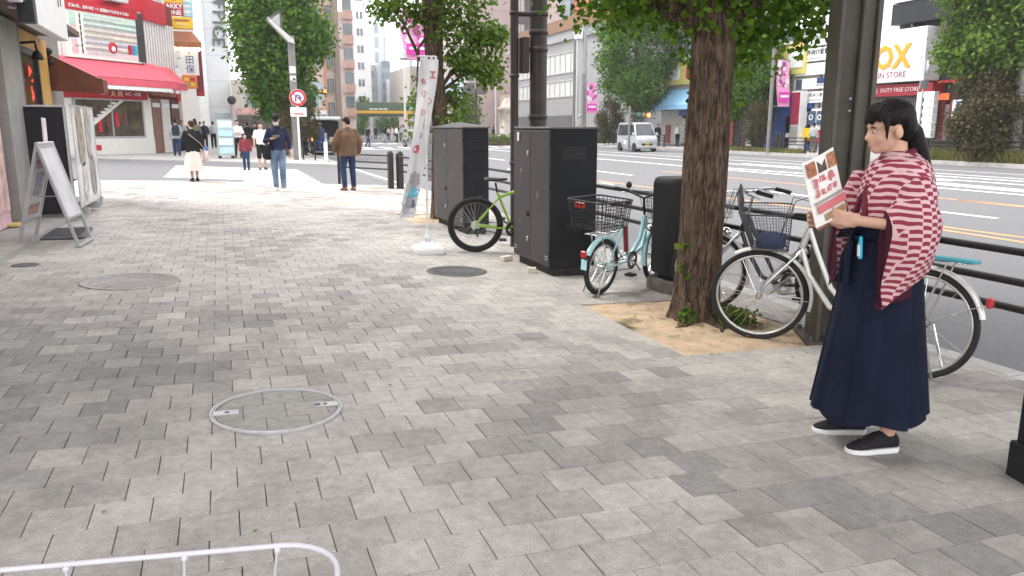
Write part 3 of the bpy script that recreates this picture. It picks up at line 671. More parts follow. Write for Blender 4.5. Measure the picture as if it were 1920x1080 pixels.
# small sprouts on the trunk and weeds at its foot
leaves('trunk_sprout', LEAF_Y, [((-.18, -.08, .42), (.05, .05, .05)), ((-.16, -.07, .60), (.04, .04, .03))], 26, .05, 4, T1, True)['kind'] = 'stuff'
w1 = leaves('weeds', leafmat('weed_leaf', (.035, .085, .012), (.13, .22, .035), .3), [((3.58, 4.83, -.05), (.14, .08, .09)), ((3.80, 4.92, -.07), (.09, .06, .06)), ((3.28, 4.98, -.06), (.07, .08, .10)), ((3.70, 5.1, -.07), (.15, .10, .05))], 420, .045, 6, None, False, -.3)
tag(w1, 'clumps of low green weeds at the foot of the big trunk', 'weeds', kind='stuff')
# surface roots and litter in the pit
mb = MB(); r_ = random.Random(8)
for a in (200, 250, 300, 340, 20):
    p = [(3.5 + q * math.cos(rad(a + 14 * math.sin(q * 9 + a))), 5.12 + q * math.sin(rad(a + 14 * math.sin(q * 9 + a))), gz(3.5) + .05 - .16 * q) for q in (.12, .22, .33, .46)]; mb.tube(p, [.05, .04, .028, .012], 8)
mb.build('root', BARK, None); rt = COL.objects[-1] if False else bpy.data.objects['root']; rt.parent = T1; rt.matrix_parent_inverse = Matrix.Translation(T1.location).inverted()
def litter(name, label, pts, size, m, seed):
    r = np.random.default_rng(seed); k = len(pts); ctr = np.array(pts); a = r.uniform(0, 6.28, k); s_ = size * r.uniform(.5, 1.3, (k, 1)); u = np.stack([np.cos(a), np.sin(a), r.normal(size=k) * .15], 1); v_ = np.stack([-np.sin(a), np.cos(a), r.normal(size=k) * .15], 1)
    V = np.stack([ctr, ctr + s_ * (.5 * u - .35 * v_), ctr + s_ * u, ctr + s_ * (.5 * u + .35 * v_)], 1); V[:, :, 2] += .004 + np.abs(r.normal(size=(k, 1))) * .003
    me = bpy.data.meshes.new(name); me.vertices.add(k * 4); me.vertices.foreach_set('co', V.ravel()); me.loops.add(k * 4); me.loops.foreach_set('vertex_index', np.arange(k * 4)); me.polygons.add(k)
    me.polygons.foreach_set('loop_start', np.arange(k) * 4); me.polygons.foreach_set('loop_total', np.full(k, 4)); me.materials.append(m); me.update(calc_edges=True); tag(link(name, me), label, 'litter', kind='stuff')
LIT = leafmat('dry_leaf', (.10, .07, .035), (.34, .24, .09), .2); r_ = random.Random(4)
litter('leaf_litter', 'dry leaves and crumbs of bark scattered round the big trunk', [(x, y, gz(x) + .004) for x, y in [(r_.gauss(3.45, .42), r_.gauss(4.95, .42)) for _ in range(260)] if 2.7 < x < 4.1], .030, LIT, 3)
litter('leaf_litter', 'stray leaf crumbs and grit scattered over the pavers', [(x, y, gz(x) + .002) for x, y in [(r_.uniform(-1.5, 4.3), r_.uniform(2.2, 10)) for _ in range(150)]], .017, LIT, 5)
# --- second street tree beyond the pyramid lidded cabinet
T2 = thing('ginkgo_tree', 'leaning street tree with fresh green sprays behind the white advertising flag', 'tree', (3.36, 12.55, gz(3.36)), 0, 'street trees on the near kerb')
mb = MB(); trunk_mb(mb, [(0, 0, -.05), (.0, 0, .7), (.03, 0, 1.5), (-.04, .02, 2.4), (-.06, .03, 3.4), (-.05, .03, 5)], [.15, .135, .13, .135, .15, .1], 26, 8, .25, .05)
mb.build('trunk', BARK, T2)
e2 = [(.9, .05, 2.95), (1.05, .1, 2.5), (.6, -.1, 2.45), (-.7, .1, 3.25), (-1.0, .2, 3.4), (.35, -.25, 1.75), (.9, .3, 3.1), (-.35, 0, 2.1), (.4, .1, 1.5), (-.2, -.1, 1.55), (0, 0, 4.4), (-1., 1, 4), (1, 1, 4)]
mb = MB(); branches(mb, [(-.02, .02, 2.0), (-.05, .02, 2.6), (-.06, .03, 3.0)], e2, .035, 5); mb.build('limb', BARK, T2)
bl = [((.72, 0, 2.92), (.40, .3, .15), 1.2), ((1.0, .1, 3.0), (.22, .25, .10), .5), ((.70, .05, 2.47), (.45, .3, .13), 1.2), ((.92, .1, 2.28), (.12, .2, .14), .35), ((.38, -.1, 2.55), (.26, .25, .12), .6), ((.32, .1, 2.0), (.12, .2, .14), .3), ((-.75, .1, 3.30), (.35, .3, .12), .7), ((-.25, .05, 3.25), (.18, .3, .14), .4), ((-.26, 0, 1.95), (.13, .15, .2), .4), ((-.30, .05, 1.5), (.12, .15, .15), .25), ((.25, -.15, 1.6), (.18, .2, .13), .4), ((.35, 0, 3.3), (.45, .3, .2), .9), ((.42, .1, 1.25), (.25, .2, .2), .5), ((.1, .1, 3.7), (1.2, 1, .3), 2.0), ((0, .1, 4.2), (1.6, 1.6, .8), 4), ((.1, -.2, 3.0), (.2, .2, .2), .3)]
leaves('crown', LEAF_Y, bl, 7500, .075, 12, T2, True, .4, 4)
# --- background trees; each has its own trunk, limbs and crown
def far_tree(name, label, base, h, blobs, n, size, m, seed, tr=.14, group=None, cat='tree'):
    t = thing(name, label, cat, base, 0, group); zl = min(b[0][2] - b[1][2] for b in blobs); r = random.Random(seed)
    mb = MB(); trunk_mb(mb, [(0, 0, -.1), (.03, 0, max(.2, zl)), (.05, 0, h * .75)], [tr, tr * .85, tr * .4], 12, seed, .2, .05); mb.build('trunk', BARK, t)
    mb = MB(); branches(mb, (.03, 0, max(.2, zl)), [b[0] for b in blobs], tr * .35, seed); mb.build('limb', BARK, t)
    leaves('crown', m, blobs, n, size, seed, t, False, .3, 6); return t
def blobset(c, r, k, s, seed):
    q = random.Random(seed); out = [(c, (r[0] * .78, r[1] * .78, r[2] * .85), 3)]
    for i in range(k):
        a = q.uniform(0, 6.28); e = q.uniform(-1, 1); ce = math.sqrt(1 - e * e)
        out.append(((c[0] + r[0] * .78 * ce * math.cos(a), c[1] + r[1] * .78 * ce * math.sin(a), c[2] + r[2] * .8 * e), (s, s, s * .8), .55))
    return out
g3 = onG(528, 262); g3 = np.array([3.3, 43.0, -.1])
far_tree('street_tree', 'large dense dark green tree on the corner pavement beyond the zebra', tuple(g3), 9, blobset((-.05, 0, 6.0), (2.15, 2.1, 4.3), 70, .75, 3), 38000, .24, LEAF_D, 21, .17, 'trees beyond the side street')
far_tree('street_shrub', 'brownish green bushy young tree behind the grey lamp post', (3.75, 40.5, -.1), 3.2, blobset((0, 0, 1.9), (.9, .8, 1.45), 14, .4, 8), 4200, .11, LEAF_B, 22, .06, 'trees beyond the side street', 'shrub')
def tree_on(px, py_top, X, zb, wpx, label, m, seed, name='street_tree', n=9000, zlow=1.4, cat='tree', group='trees on the far pavement', sz=.16):
    """tree standing X metres right of the camera line, crown between zlow and the sight line py_top"""
    p = onX(px, 240, X); Y = p[1]; d = proj((X, Y, 0))[2]; top = onX(px, py_top, X)[2] - FAR_Z; rw = wpx / FPX * d / 2
    far_tree(name, label, (X, Y, FAR_Z), top, blobset((0, 0, (top + zlow) / 2), (rw, rw, (top - zlow) / 2), 26, rw * .33, seed), n, sz, m, seed, .13 if cat == 'tree' else .05, group, cat)
tree_on(1190, -40, 30.8, FAR_Z, 150, 'green tree across the avenue behind the silver van', LEAF_D, 31, n=26000, zlow=1.9, sz=.24)
tree_on(1845, -90, 30.8, FAR_Z, 190, 'leafy green tree across the avenue in front of the duty free store', LEAF_Y, 32, n=26000, zlow=3.4, sz=.22)
tree_on(1850, 118, 30.5, FAR_Z, 125, 'tall brownish bush under the leafy tree right of the store', LEAF_B, 33, 'roadside_shrub', 15000, .2, 'shrub', sz=.16)
tree_on(1142, 180, 30.6, FAR_Z, 52, 'upright reddish green bush left of the silver van', LEAF_B, 34, 'roadside_shrub', 8000, .1, 'shrub', sz=.13)
tree_on(1420, 192, 30.7, FAR_Z, 46, 'small olive bush across the avenue left of the pink banner', LEAF_B, 35, 'roadside_shrub', 6000, .3, 'shrub', sz=.12)
tree_on(1395, 60, 31.5, FAR_Z, 130, 'tree across the avenue seen through the near ginkgo leaves', LEAF_D, 36, n=20000, zlow=1.8, sz=.22)
for i, (x, y, X, w_, l) in enumerate(((870, 168, 27, 44, 'round green tree by the far crossing right of the flag'), (680, 178, 7, 20, 'small tree in front of the distant green bridge'), (660, 222, 9, 60, 'low far trees under the bridge left of the signals'), (740, 222, 17, 60, 'low far trees under the middle of the bridge'))):
    p = onY(x, 240, 150 if i else 84); d = proj(p)[2]; tp = onY(x, y, p[1])[2] + .2; rw = w_ / FPX * d / 2
    far_tree('distant_tree', l, (p[0], p[1], -.25), tp, blobset((0, 0, tp * .6), (rw, rw, tp * .42), 12, rw * .4, 40 + i), 2600, .4, LEAF_D if i else LEAF_Y, 40 + i, .2, 'distant trees')
# verge of dry grass and low plants on the far kerb
def verge(y0, y1, n, h, label, x=(30.2, 31.0), seed=1):
    r = np.random.default_rng(seed); k = n; ctr = np.stack([r.uniform(x[0], x[1], k), r.uniform(y0, y1, k), np.full(k, FAR_Z)], 1)
    hh = h * r.uniform(.4, 1.2, k); w_ = .035; a = r.uniform(0, 6.28, k); lean = r.normal(size=(k, 2)) * .35
    u = np.stack([np.cos(a) * w_, np.sin(a) * w_, 0 * a], 1); top = np.stack([lean[:, 0] * hh, lean[:, 1] * hh, hh], 1)
    V = np.stack([ctr - u, ctr + u, ctr + top], 1).reshape(-1, 3); me = bpy.data.meshes.new('grass')
    me.vertices.add(k * 3); me.vertices.foreach_set('co', V.ravel()); me.loops.add(k * 3); me.loops.foreach_set('vertex_index', np.arange(k * 3)); me.polygons.add(k)
    me.polygons.foreach_set('loop_start', np.arange(k) * 3); me.polygons.foreach_set('loop_total', np.full(k, 3)); me.materials.append(GRASS); me.update(calc_edges=True)
    tag(link('verge_grass', me), label, 'grass', kind='stuff')
verge(18, 27.5, 5000, .55, 'overgrown grass strip along the far kerb under the leafy tree', seed=2)
verge(36, 46, 3500, .28, 'thin grass strip along the far kerb behind the big trunk', seed=3)
# ================================================================== BICYCLES
TYRE = mat('tyre_rubber', (.022, .021, .020), .85, var=.2, scale=30)
RUBB = mat('grip_rubber', (.02, .02, .02), .7)
ALU = mat('aluminium', (.62, .62, .61), .35, .9, var=.1, scale=20)
REFR = mat('reflector_red', (.45, .015, .02), .3, spec=.6)
def torus(mb, c, R, r, M=None, n=48, k=10, sq=1.):
    rings = []
    for i in range(n):
        a = 2 * math.pi * i / n
        rings.append([(c[0] + (R + r * math.cos(b)) * math.cos(a), c[1] + sq * r * math.sin(b), c[2] + (R + r * math.cos(b)) * math.sin(a)) for b in [2 * math.pi * j / k for j in range(k)]])
    return mb.loft(rings, 0, True, M, False, True)
def wheel(parent, x, r, tw, rimm, M=None, spokes=28, hubr=.022, seed=1):
    mb = MB(); torus(mb, (x, 0, r), r - tw, tw, M); wh = mb.build('wheel', TYRE, parent)
    mb = MB(); torus(mb, (x, 0, r), r - tw * 2.25, tw * .55, M, 48, 8, 1.1); mb.build('rim', rimm, wh)
    mb = MB(); Rr = r - tw * 2.4
    for k in range(spokes):
        s = 1 if k % 2 else -1; a = 2 * math.pi * k / spokes; b = a + (.42 if (k // 2) % 2 else -.42)
        mb.tube([(x + hubr * math.cos(b), s * .028, r + hubr * math.sin(b)), (x + Rr * math.cos(a), s * .003, r + Rr * math.sin(a))], .0016, 3, cap=False, M=M)
    mb.build('spokes', CHROME, wh)
    Mh = (M if M is not None else Matrix.Identity(4)) @ Matrix.Translation((x, 0, r)) @ Matrix.Rotation(rad(90), 4, 'X')
    MB().lathe([(.008, -.06), (.012, -.045), (hubr, -.032), (.015, -.02), (.015, .02), (hubr, .032), (.012, .045), (.008, .06)], 16, M=Mh).build('hub', ALU, wh)
    return wh
def fender(parent, x, r, a0, a1, m, M=None, w=.028, stays=True):
    mb = MB(); R = r + .018; n = 22; rings = []
    for i in range(n + 1):
        a = rad(a0 + (a1 - a0) * i / n); c, s = math.cos(a), math.sin(a)
        rings.append([(x + (R + q) * c, y, r + (R + q) * s) for y, q in ((-w, -.012), (-w * .75, .004), (0, .010), (w * .75, .004), (w, -.012), (w * .8, -.016), (0, -.002), (-w * .8, -.016))])
    mb.loft(rings, 0, True, M)
    f = mb.build('fender', m, parent)
    if stays:
        a = rad(a1 - 12 if a1 - a0 > 0 else a1 + 12); mb = MB()
        for s in (-1, 1): mb.tube([(x, s * .05, r), (x + R * math.cos(a), s * w * .9, r + R * math.sin(a))], .003, 5, M=M)
        mb.build('fender_stay', CHROME, f)
    return f
def mesh_basket(parent, bx, top, bot, z0, z1, m, M=None, nx=9, nz=6, wr=.0022, rim=.006, name='basket', side_y=None):
    """wire basket: rectangles (cx, cy, hx, hy) at top and bottom"""
    P0 = rrect(bot[0], bot[1], bot[2], bot[3], .04, 3); P1 = rrect(top[0], top[1], top[2], top[3], .05, 3)
    o = MB().tube([(x, y, z1) for x, y in P1], rim, 8, closed=True, M=M).build(name, m, parent)
    mb = MB()
    for j in range(nz):
        f = j / nz; mb.tube([(a[0] * (1 - f) + b[0] * f, a[1] * (1 - f) + b[1] * f, z0 * (1 - f) + z1 * f) for a, b in zip(P0, P1)], wr, 4, closed=True, M=M)
    def at(P, s):
        L = [math.dist(P[i], P[(i + 1) % len(P)]) for i in range(len(P))]; T = sum(L) * s
        for i, l in enumerate(L):
            if T <= l: return (P[i][0] + (P[(i + 1) % len(P)][0] - P[i][0]) * T / l, P[i][1] + (P[(i + 1) % len(P)][1] - P[i][1]) * T / l)
            T -= l
        return P[0]
    for k in range(nx * 4):
        a, b = at(P0, k / (nx * 4)), at(P1, k / (nx * 4)); mb.tube([(*a, z0), (*b, z1)], wr, 4, M=M)
    for k in range(nx):
        y = bot[1] - bot[3] + 2 * bot[3] * (k + .5) / nx; mb.tube([(bot[0] - bot[2], y, z0), (bot[0] + bot[2], y, z0)], wr, 4, M=M)
    mb.build('wire_mesh', m, o); return o
def bicycle(name, label, loc, az, r=.33, wb=1.10, kind='city', fr=None, tw=.018, rimm=None, steer=0., lean=0., fend=None, basket=None, rear_basket=None, saddle_z=.86, child=None, hb=None, cables=True):
    """local +x is the heading, az measured from +Y clockwise"""
    c = thing(name, label, 'bicycle', loc, 0); c.rotation_euler = (rad(lean), 0, math.pi / 2 - az)
    c.rotation_mode = 'XYZ'
    rimm = rimm or ALU; k = r / .33
    bb = (.44, 0, .28 if kind != 'mini' else .27); hd_lo = (wb - .20 * k - .06, 0, 2 * r + .03); hd_hi = (hd_lo[0] - .045, 0, hd_lo[2] + .13)
    ax = Vector(hd_hi) - Vector(hd_lo)
    S = Matrix.Translation(hd_lo) @ Matrix.Rotation(rad(steer), 4, ax.normalized()) @ Matrix.Translation(-Vector(hd_lo))
    st_top = (.26, 0, saddle_z - .14)
    wheel(c, 0, r, tw, rimm, None); wheel(c, wb, r, tw, rimm, S)
    mb = MB()
    if kind == 'mtb':
        mb.tube([hd_hi, (st_top[0] + .03, 0, st_top[2] - .06)], .019, 10); mb.tube([hd_lo, bb], .022, 10)
    elif kind == 'mini':
        mb.tube([hd_hi, (.62, 0, .46), bb], .020, 10); mb.tube([(hd_lo[0], 0, hd_lo[2] - .03), (.66, 0, .36), bb], .018, 10)
    else:      # swept loop frame
        mb.tube([hd_hi, (hd_hi[0] - .07, 0, hd_hi[2] - .14), (hd_hi[0] - .2, 0, .46), (bb[0] + .06, 0, .36), (.33, 0, .42)], .017, 10)
        mb.tube([hd_lo, (hd_lo[0] - .08, 0, hd_lo[2] - .18), (bb[0] + .16, 0, .33), bb], .018, 10)
    mb.tube([bb, st_top], .017, 10); mb.tube([hd_lo, hd_hi], .023, 12)
    for s in (-1, 1):
        mb.tube([(0, s * .062, r), (.2, s * .05, (r + bb[2]) / 2), (bb[0], s * .03, bb[2])], .010, 8)
        mb.tube([(0, s * .062, r), (.16, s * .045, st_top[2] * .72), (st_top[0] + .02, s * .012, st_top[2] - .07)], .008, 8)
    mb.build('frame', fr, c)
    mb = MB()
    for s in (-1, 1): mb.tube([(wb, s * .055, r), (wb - .03, s * .05, r + .08), (hd_lo[0] + .015, s * .045, hd_lo[2] - .03), hd_lo], .011, 8, M=S)
    mb.build('fork', CHROME if kind != 'mtb' else BLACKP, c)
    mb = MB(); stem_z = hd_hi[2] + (.16 if kind != 'mtb' else .06); sx = hd_hi[0] - .03
    if hb == 'drop': pass
    mb.tube([hd_hi, (sx, 0, stem_z)], .012, 8, M=S)
    if kind == 'mtb': bar = [(sx + .0, s_ * .29, stem_z + .01) for s_ in (-1, -.5, 0, .5, 1)]
    elif kind == 'mini': bar = [(sx - .02, -.27, stem_z + .09), (sx - .01, -.16, stem_z + .07), (sx, 0, stem_z), (sx - .01, .16, stem_z + .07), (sx - .02, .27, stem_z + .09)]
    else: bar = [(sx - .22, -.28, stem_z + .02), (sx - .08, -.265, stem_z + .05), (sx + .02, -.16, stem_z + .04), (sx + .03, 0, stem_z), (sx + .02, .16, stem_z + .04), (sx - .08, .265, stem_z + .05), (sx - .22, .28, stem_z + .02)]
    mb.tube(bar, .011, 8, M=S); h = mb.build('handlebar', CHROME if kind == 'city' else BLACKP, c)
    for e in (0, -1):
        p, q = Vector(bar[e]), Vector(bar[1 if e == 0 else -2]); d = (q - p).normalized()
        MB().tube([p - d * .01, p + d * .12], .017, 10, M=S).build('grip', RUBB, h)
        a = p + d * .15; MB().tube([a, a + Vector((.06, 0, -.02)), p + Vector((.055, 0, -.035)) + d * .03], .005, 6, M=S).build('brake_lever', ALU, h)
    mb = MB(); b2 = Vector((sx, .1, stem_z)); mb.tube([Vector(bar[1]), b2 + Vector((.13, 0, .05)), (wb - .1, .02, hd_lo[2] + .02)], .003, 5, M=S); mb.tube([Vector(bar[-2]), b2 + Vector((.15, -.2, .04)), (wb - .1, -.02, hd_lo[2])], .003, 5, M=S)
    if cables: mb.build('cable', BLACKP, c)
    # saddle
    z = saddle_z; MB().tube([st_top, (st_top[0] - .02, 0, z - .03)], .0125, 10).build('seat_post', ALU if kind != 'mtb' else BLACKP, c)
    rings = []
    for f, wd, hgt in ((0, .018, .018), (.15, .022, .022), (.4, .035, .025), (.62, .062, .03), (.82, .078, .034), (.95, .07, .03), (1, .045, .02)):
        x = .40 - .27 * f - .02; rings.append([(x, wd * math.cos(a), z + hgt * math.sin(a) * (1.0 if math.sin(a) > 0 else .5) + .012 * abs(f - .45)) for a in [2 * math.pi * q / 14 for q in range(14)]])
    MB().loft(rings).build('saddle', BLACKP, c)
    # crank, chain, pedals
    mb = MB(); Mx = Matrix.Translation((bb[0], -.045, bb[2])) @ Matrix.Rotation(rad(90), 4, 'X')
    mb.loft(ring(.05, .085, -.002, .002, 32), 0, False, Mx, False, True)
    for a in range(5): mb.box((.04 * math.cos(a * 1.2566), .04 * math.sin(a * 1.2566), 0), (.07, .012, .004), M=Mx, rz=a * 1.2566)
    mb.tube([(bb[0], -.06, bb[2]), (bb[0] + .12, -.065, bb[2] - .11)], .009, 8); mb.tube([(bb[0], .06, bb[2]), (bb[0] - .12, .065, bb[2] + .11)], .009, 8); mb.tube([(bb[0], -.06, bb[2]), (bb[0], .06, bb[2])], .014, 10)
    ck = mb.build('crank', ALU if kind != 'mtb' else BLACKP, c)
    for s in (-1, 1): MB().box((bb[0] - s * -.12 if s < 0 else bb[0] - .12, s * .115, bb[2] + s * .11), (.09, .085, .022), 0, bev=.005).build('pedal', BLACKP, ck)
    MB().tube([(0, -.045, r + .035), (bb[0], -.045, bb[2] + .083), (bb[0] + .085, -.045, bb[2]), (bb[0], -.045, bb[2] - .083), (0, -.045, r - .035), (-.035, -.045, r)], .0045, 5, closed=True).build('chain', BLACKP, c)
    if kind == 'mtb':
        mb = MB()
        for q, rr in enumerate((.055, .048, .04, .033)): mb.lathe([(rr, -.036 - q * .005), (rr, -.034 - q * .005)], 20, M=Matrix.Translation((0, 0, r)) @ Matrix.Rotation(rad(90), 4, 'X') @ Matrix.Scale(-1, 4, (0, 0, 1)))
        mb.build('cassette', ALU, c)
        MB().tube([(.01, -.06, r - .03), (.0, -.06, r - .08), (.03, -.06, r - .13)], .012, 8).build('derailleur', BLACKP, c)
        for s in (-1, 1): MB().tube([(.09, s * .045, r + .30), (.06, s * .03, r + .34), (.05, s * .03, r + .27)], .008, 6).build('brake_arm', BLACKP, c)
        for xx, M in ((0, None), (wb, S)):
            mb = MB()
            for q in range(60):
                a = q * math.pi / 30
                for s in (-1, 1): mb.box((0, s * .014, 0), (.010, .012, .006), M=(M or Matrix.Identity(4)) @ Matrix.Translation((xx + r * math.cos(a), 0, r + r * math.sin(a))) @ Matrix.Rotation(-a, 4, 'Y'))
            ob = mb.build('tread', TYRE, c); ob['kind'] = 'stuff'
    if fend:
        fender(c, 0, r, 20, 165 if kind == 'city' else 150, fend, None); fender(c, wb, r, 60, 195, fend, S)
        MB().tube([(.3, -.03, bb[2] + .10), (-.02, -.075, r - .10)], .006, 6).build('kickstand_leg', CHROME, c)
        mb = MB(); mb.tube([(-.04, .075, r), (-.14, .08, .03), (-.14, -.08, .03), (-.04, -.075, r)], .008, 8); mb.build('kickstand', CHROME, c)
        MB().box((-.03 + (r + .045) * math.cos(rad(150)), 0, r + (r + .045) * math.sin(rad(150))), (.03, .055, .06), 0, bev=.008).build('rear_reflector', REFR, c)
        mb = MB()       # rear carrier
        for s in (-1, 0, 1): mb.tube([(.17, s * .05, 2 * r + .06), (-.22, s * .055, 2 * r + .06)], .005, 6)
        for xx in (.1, -.04, -.2): mb.tube([(xx, -.06, 2 * r + .06), (xx, .06, 2 * r + .06)], .005, 6)
        for s in (-1, 1): mb.tube([(-.12, s * .055, 2 * r + .06), (0, s * .07, r)], .005, 6)
        mb.build('carrier', CHROME, c)
        mb = MB(); mb.ball((hd_lo[0] + .13, 0, hd_lo[2] - .02), (.05, .04, .04), 12, M=S); mb.build('headlamp', CHROME, c)
    if basket:
        mesh_basket(c, 0, (sx + .30, 0, .155, .19), (sx + .27, 0, .115, .14), stem_z - .20, stem_z + .03, basket, S)
    if rear_basket:
        mesh_basket(c, 0, (-.10, 0, .25, .19), (-.08, 0, .22, .165), 2 * r + .12, 2 * r + .36, rear_basket, None, 10, 8, .003, .008, 'rear_basket')
    return c
def azm(a, b): return math.atan2(b[0] - a[0], b[1] - a[1])
GREEN = mat('frame_green', (.27, .47, .035), .3, var=.08, coat=.5)
CYAN = mat('frame_cyan', (.42, .70, .74), .3, var=.06, coat=.5)
SILV = mat('frame_silver', (.66, .65, .62), .35, .35, var=.1, coat=.3)
BLKF = mat('frame_black', (.02, .02, .021), .3, var=.1, coat=.4)
WIREB = mat('wire_black', (.022, .022, .022), .5); WIRES = mat('wire_grey', (.07, .07, .075), .45, .6)
bicycle('mountain_bicycle', 'lime green mountain bicycle half hidden behind the flat topped cabinet', (2.79, 8.82, gz(2.8)), rad(106), .33, 1.04, 'mtb', GREEN, .027, BLKF, 0, 3, None, None, None, .86)
c = bicycle('small_wheel_bicycle', 'pale blue small wheeled bicycle with a black rear basket beside the black rounded cabinet', (3.12, 6.18, gz(3.12)), rad(61), .255, .92, 'mini', CYAN, .024, ALU, 14, 4, CYAN, None, WIREB, .80)
mb = MB(); mb.box((-.10, 0, .0), (.002, .002, .002))
MB().tube([(.36, -.02, .36), (.30, -.025, .60)], .022, 10).build('frame_pad', mat('pad_maroon', (.22, .03, .04), .6), c)
MB().box((-.33, .05, .83), (.02, .10, .05), 0, bev=.006).build('basket_badge', REFR, c)
MB().box((-.275, .0, .31), (.008, .06, .09), 0, bev=.003).build('mud_flap', CYAN, c)
mesh_basket(c, 0, (1.02, 0, .13, .16), (1.0, 0, .10, .12), .60, .80, WIREB, None, 7, 5, .002, .005)
MB().ball((.66, .20, .93), (.03, .03, .035), 10).build('bell', BLACKP, c)
c = bicycle('city_bicycle', 'black framed city bicycle with silver fenders right of the big trunk, behind the silver bicycle', (4.36, 4.62, gz(4.36)), rad(-31), .33, 1.06, 'city', BLKF, .018, ALU, 6, 3, SILV, None, None, .84)
mesh_basket(c, 0, (1.06, 0, .14, .18), (1.04, 0, .11, .14), .78, 1.0, CHROME, None, 8, 5, .002, .005)
a, b = (3.91, 3.45), (3.58, 4.48)
c = bicycle('city_bicycle', 'silver city bicycle with a grey mesh front basket parked behind the woman in the kimono', (a[0], a[1], gz(a[0])), azm(a, b), .335, 1.12, 'city', SILV, .019, ALU, 33, 5, SILV, None, None, .84)
# its deep front basket of fine mesh with a blue cloth in it, turned with the handlebar
hd = Vector((1.12 - .26, 0, .70)); S4 = Matrix.Translation(hd) @ Matrix.Rotation(rad(33), 4, Vector((-.045, 0, .13)).normalized()) @ Matrix.Translation(-hd)
mesh_basket(c, 0, (1.10, 0, .17, .215), (1.06, 0, .12, .15), .70, .96, WIRES, S4, 16, 14, .0017, .005)
mb = MB(); mb.loft([[(1.06 + x, y, z) for x, y in rrect(0, 0, .10 + q, .13 + q, .04)] for z, q in ((.71, -.01), (.74, .0), (.77, -.01), (.785, -.05))], M=S4); mb.build('folded_cloth', mat('cloth_blue', (.025, .04, .11), .8, bump=.5, bscale=30), c)
mb = MB(); mb.tube([(1.265, -.17, .96), (1.285, -.16, 1.08), (1.28, 0, 1.13), (1.285, .16, 1.08), (1.265, .17, .96)], .005, 6, M=S4)
for k in range(15):
    y = -.15 + .02 * k + .01; mb.tube([(1.265, y, .96), (1.28, y, 1.12 - 1.6 * y * y)], .0015, 3, M=S4)
for k in range(8): mb.tube([(1.27, -.16, .975 + .016 * k), (1.27, .16, .975 + .016 * k)], .0015, 3, M=S4)
mb.build('basket_guard', WIRES, c)
mb = MB(); mb.loft([[(x, y, z) for x, y in rrect(-.14, 0, hx, hy, .03)] for z, hx, hy in ((.735, .12, .06), (.752, .13, .07), (.76, .10, .05))]); mb.build('rain_cover', mat('cover_turquoise', (.06, .30, .36), .5, bump=.5, bscale=25), c)
# ------------------------------------------------------------------ the photographer's own bicycle: its basket rim enters at the lower left
PB = bicycle('city_bicycle', 'bicycle whose white wire basket rim crosses the lower left corner of the picture', (-.285, -.135, gz(-.2)), rad(10.3), .33, 1.04, 'city', SILV, .018, ALU, 0, 0, None, None, None, .80, cables=False)
WB = mat('white_wire', (.62, .60, .64), .35, var=.04)
bx_, hx_, hy_ = 1.0, .15, .255
OB = Matrix.Translation((0, .06, 0))
P1 = [(x, y + .06) for x, y in rrect(bx_, 0, hx_, hy_, .075, 6)]; P0 = [(x, y + .06) for x, y in rrect(bx_ - .02, 0, hx_ - .04, hy_ - .05, .05, 6)]
o = MB().tube([(x, y, .842) for x, y in P1], .0036, 10, closed=True).build('basket', WB, PB)
mb = MB(); mk = MB()
for y in (-.115, .0, .14, .25):
    for sx in (-1, 1):
        mb.tube([(bx_ + sx * (hx_ - .003), y, .838), (bx_ - .02 + sx * (hx_ - .045), y * .75, .60)], .0022, 6); mk.ball((bx_ + sx * (hx_ - .002), y, .837), .0045, 8)
for x in (-.07, .05):
    for sy in (-1, 1): mb.tube([(bx_ + x, .06 + sy * (hy_ - .003), .838), (bx_ + x * .7, .06 + sy * (hy_ - .055), .60)], .0022, 6); mk.ball((bx_ + x, .06 + sy * (hy_ - .002), .837), .0045, 8)
for z in (.60,): mb.tube([(x, y, z) for x, y in P0], .003, 6, closed=True)
for k in range(7): y = -.13 + .26 * k / 6; mb.tube([(bx_ - .02 - hx_ + .04, y, .60), (bx_ - .02 + hx_ - .04, y, .60)], .002, 5)
mb.build('wire_mesh', mat('wire_pale', (.50, .49, .50), .4, .3), o); mk.build('wire_end', WB, o)['kind'] = 'stuff'
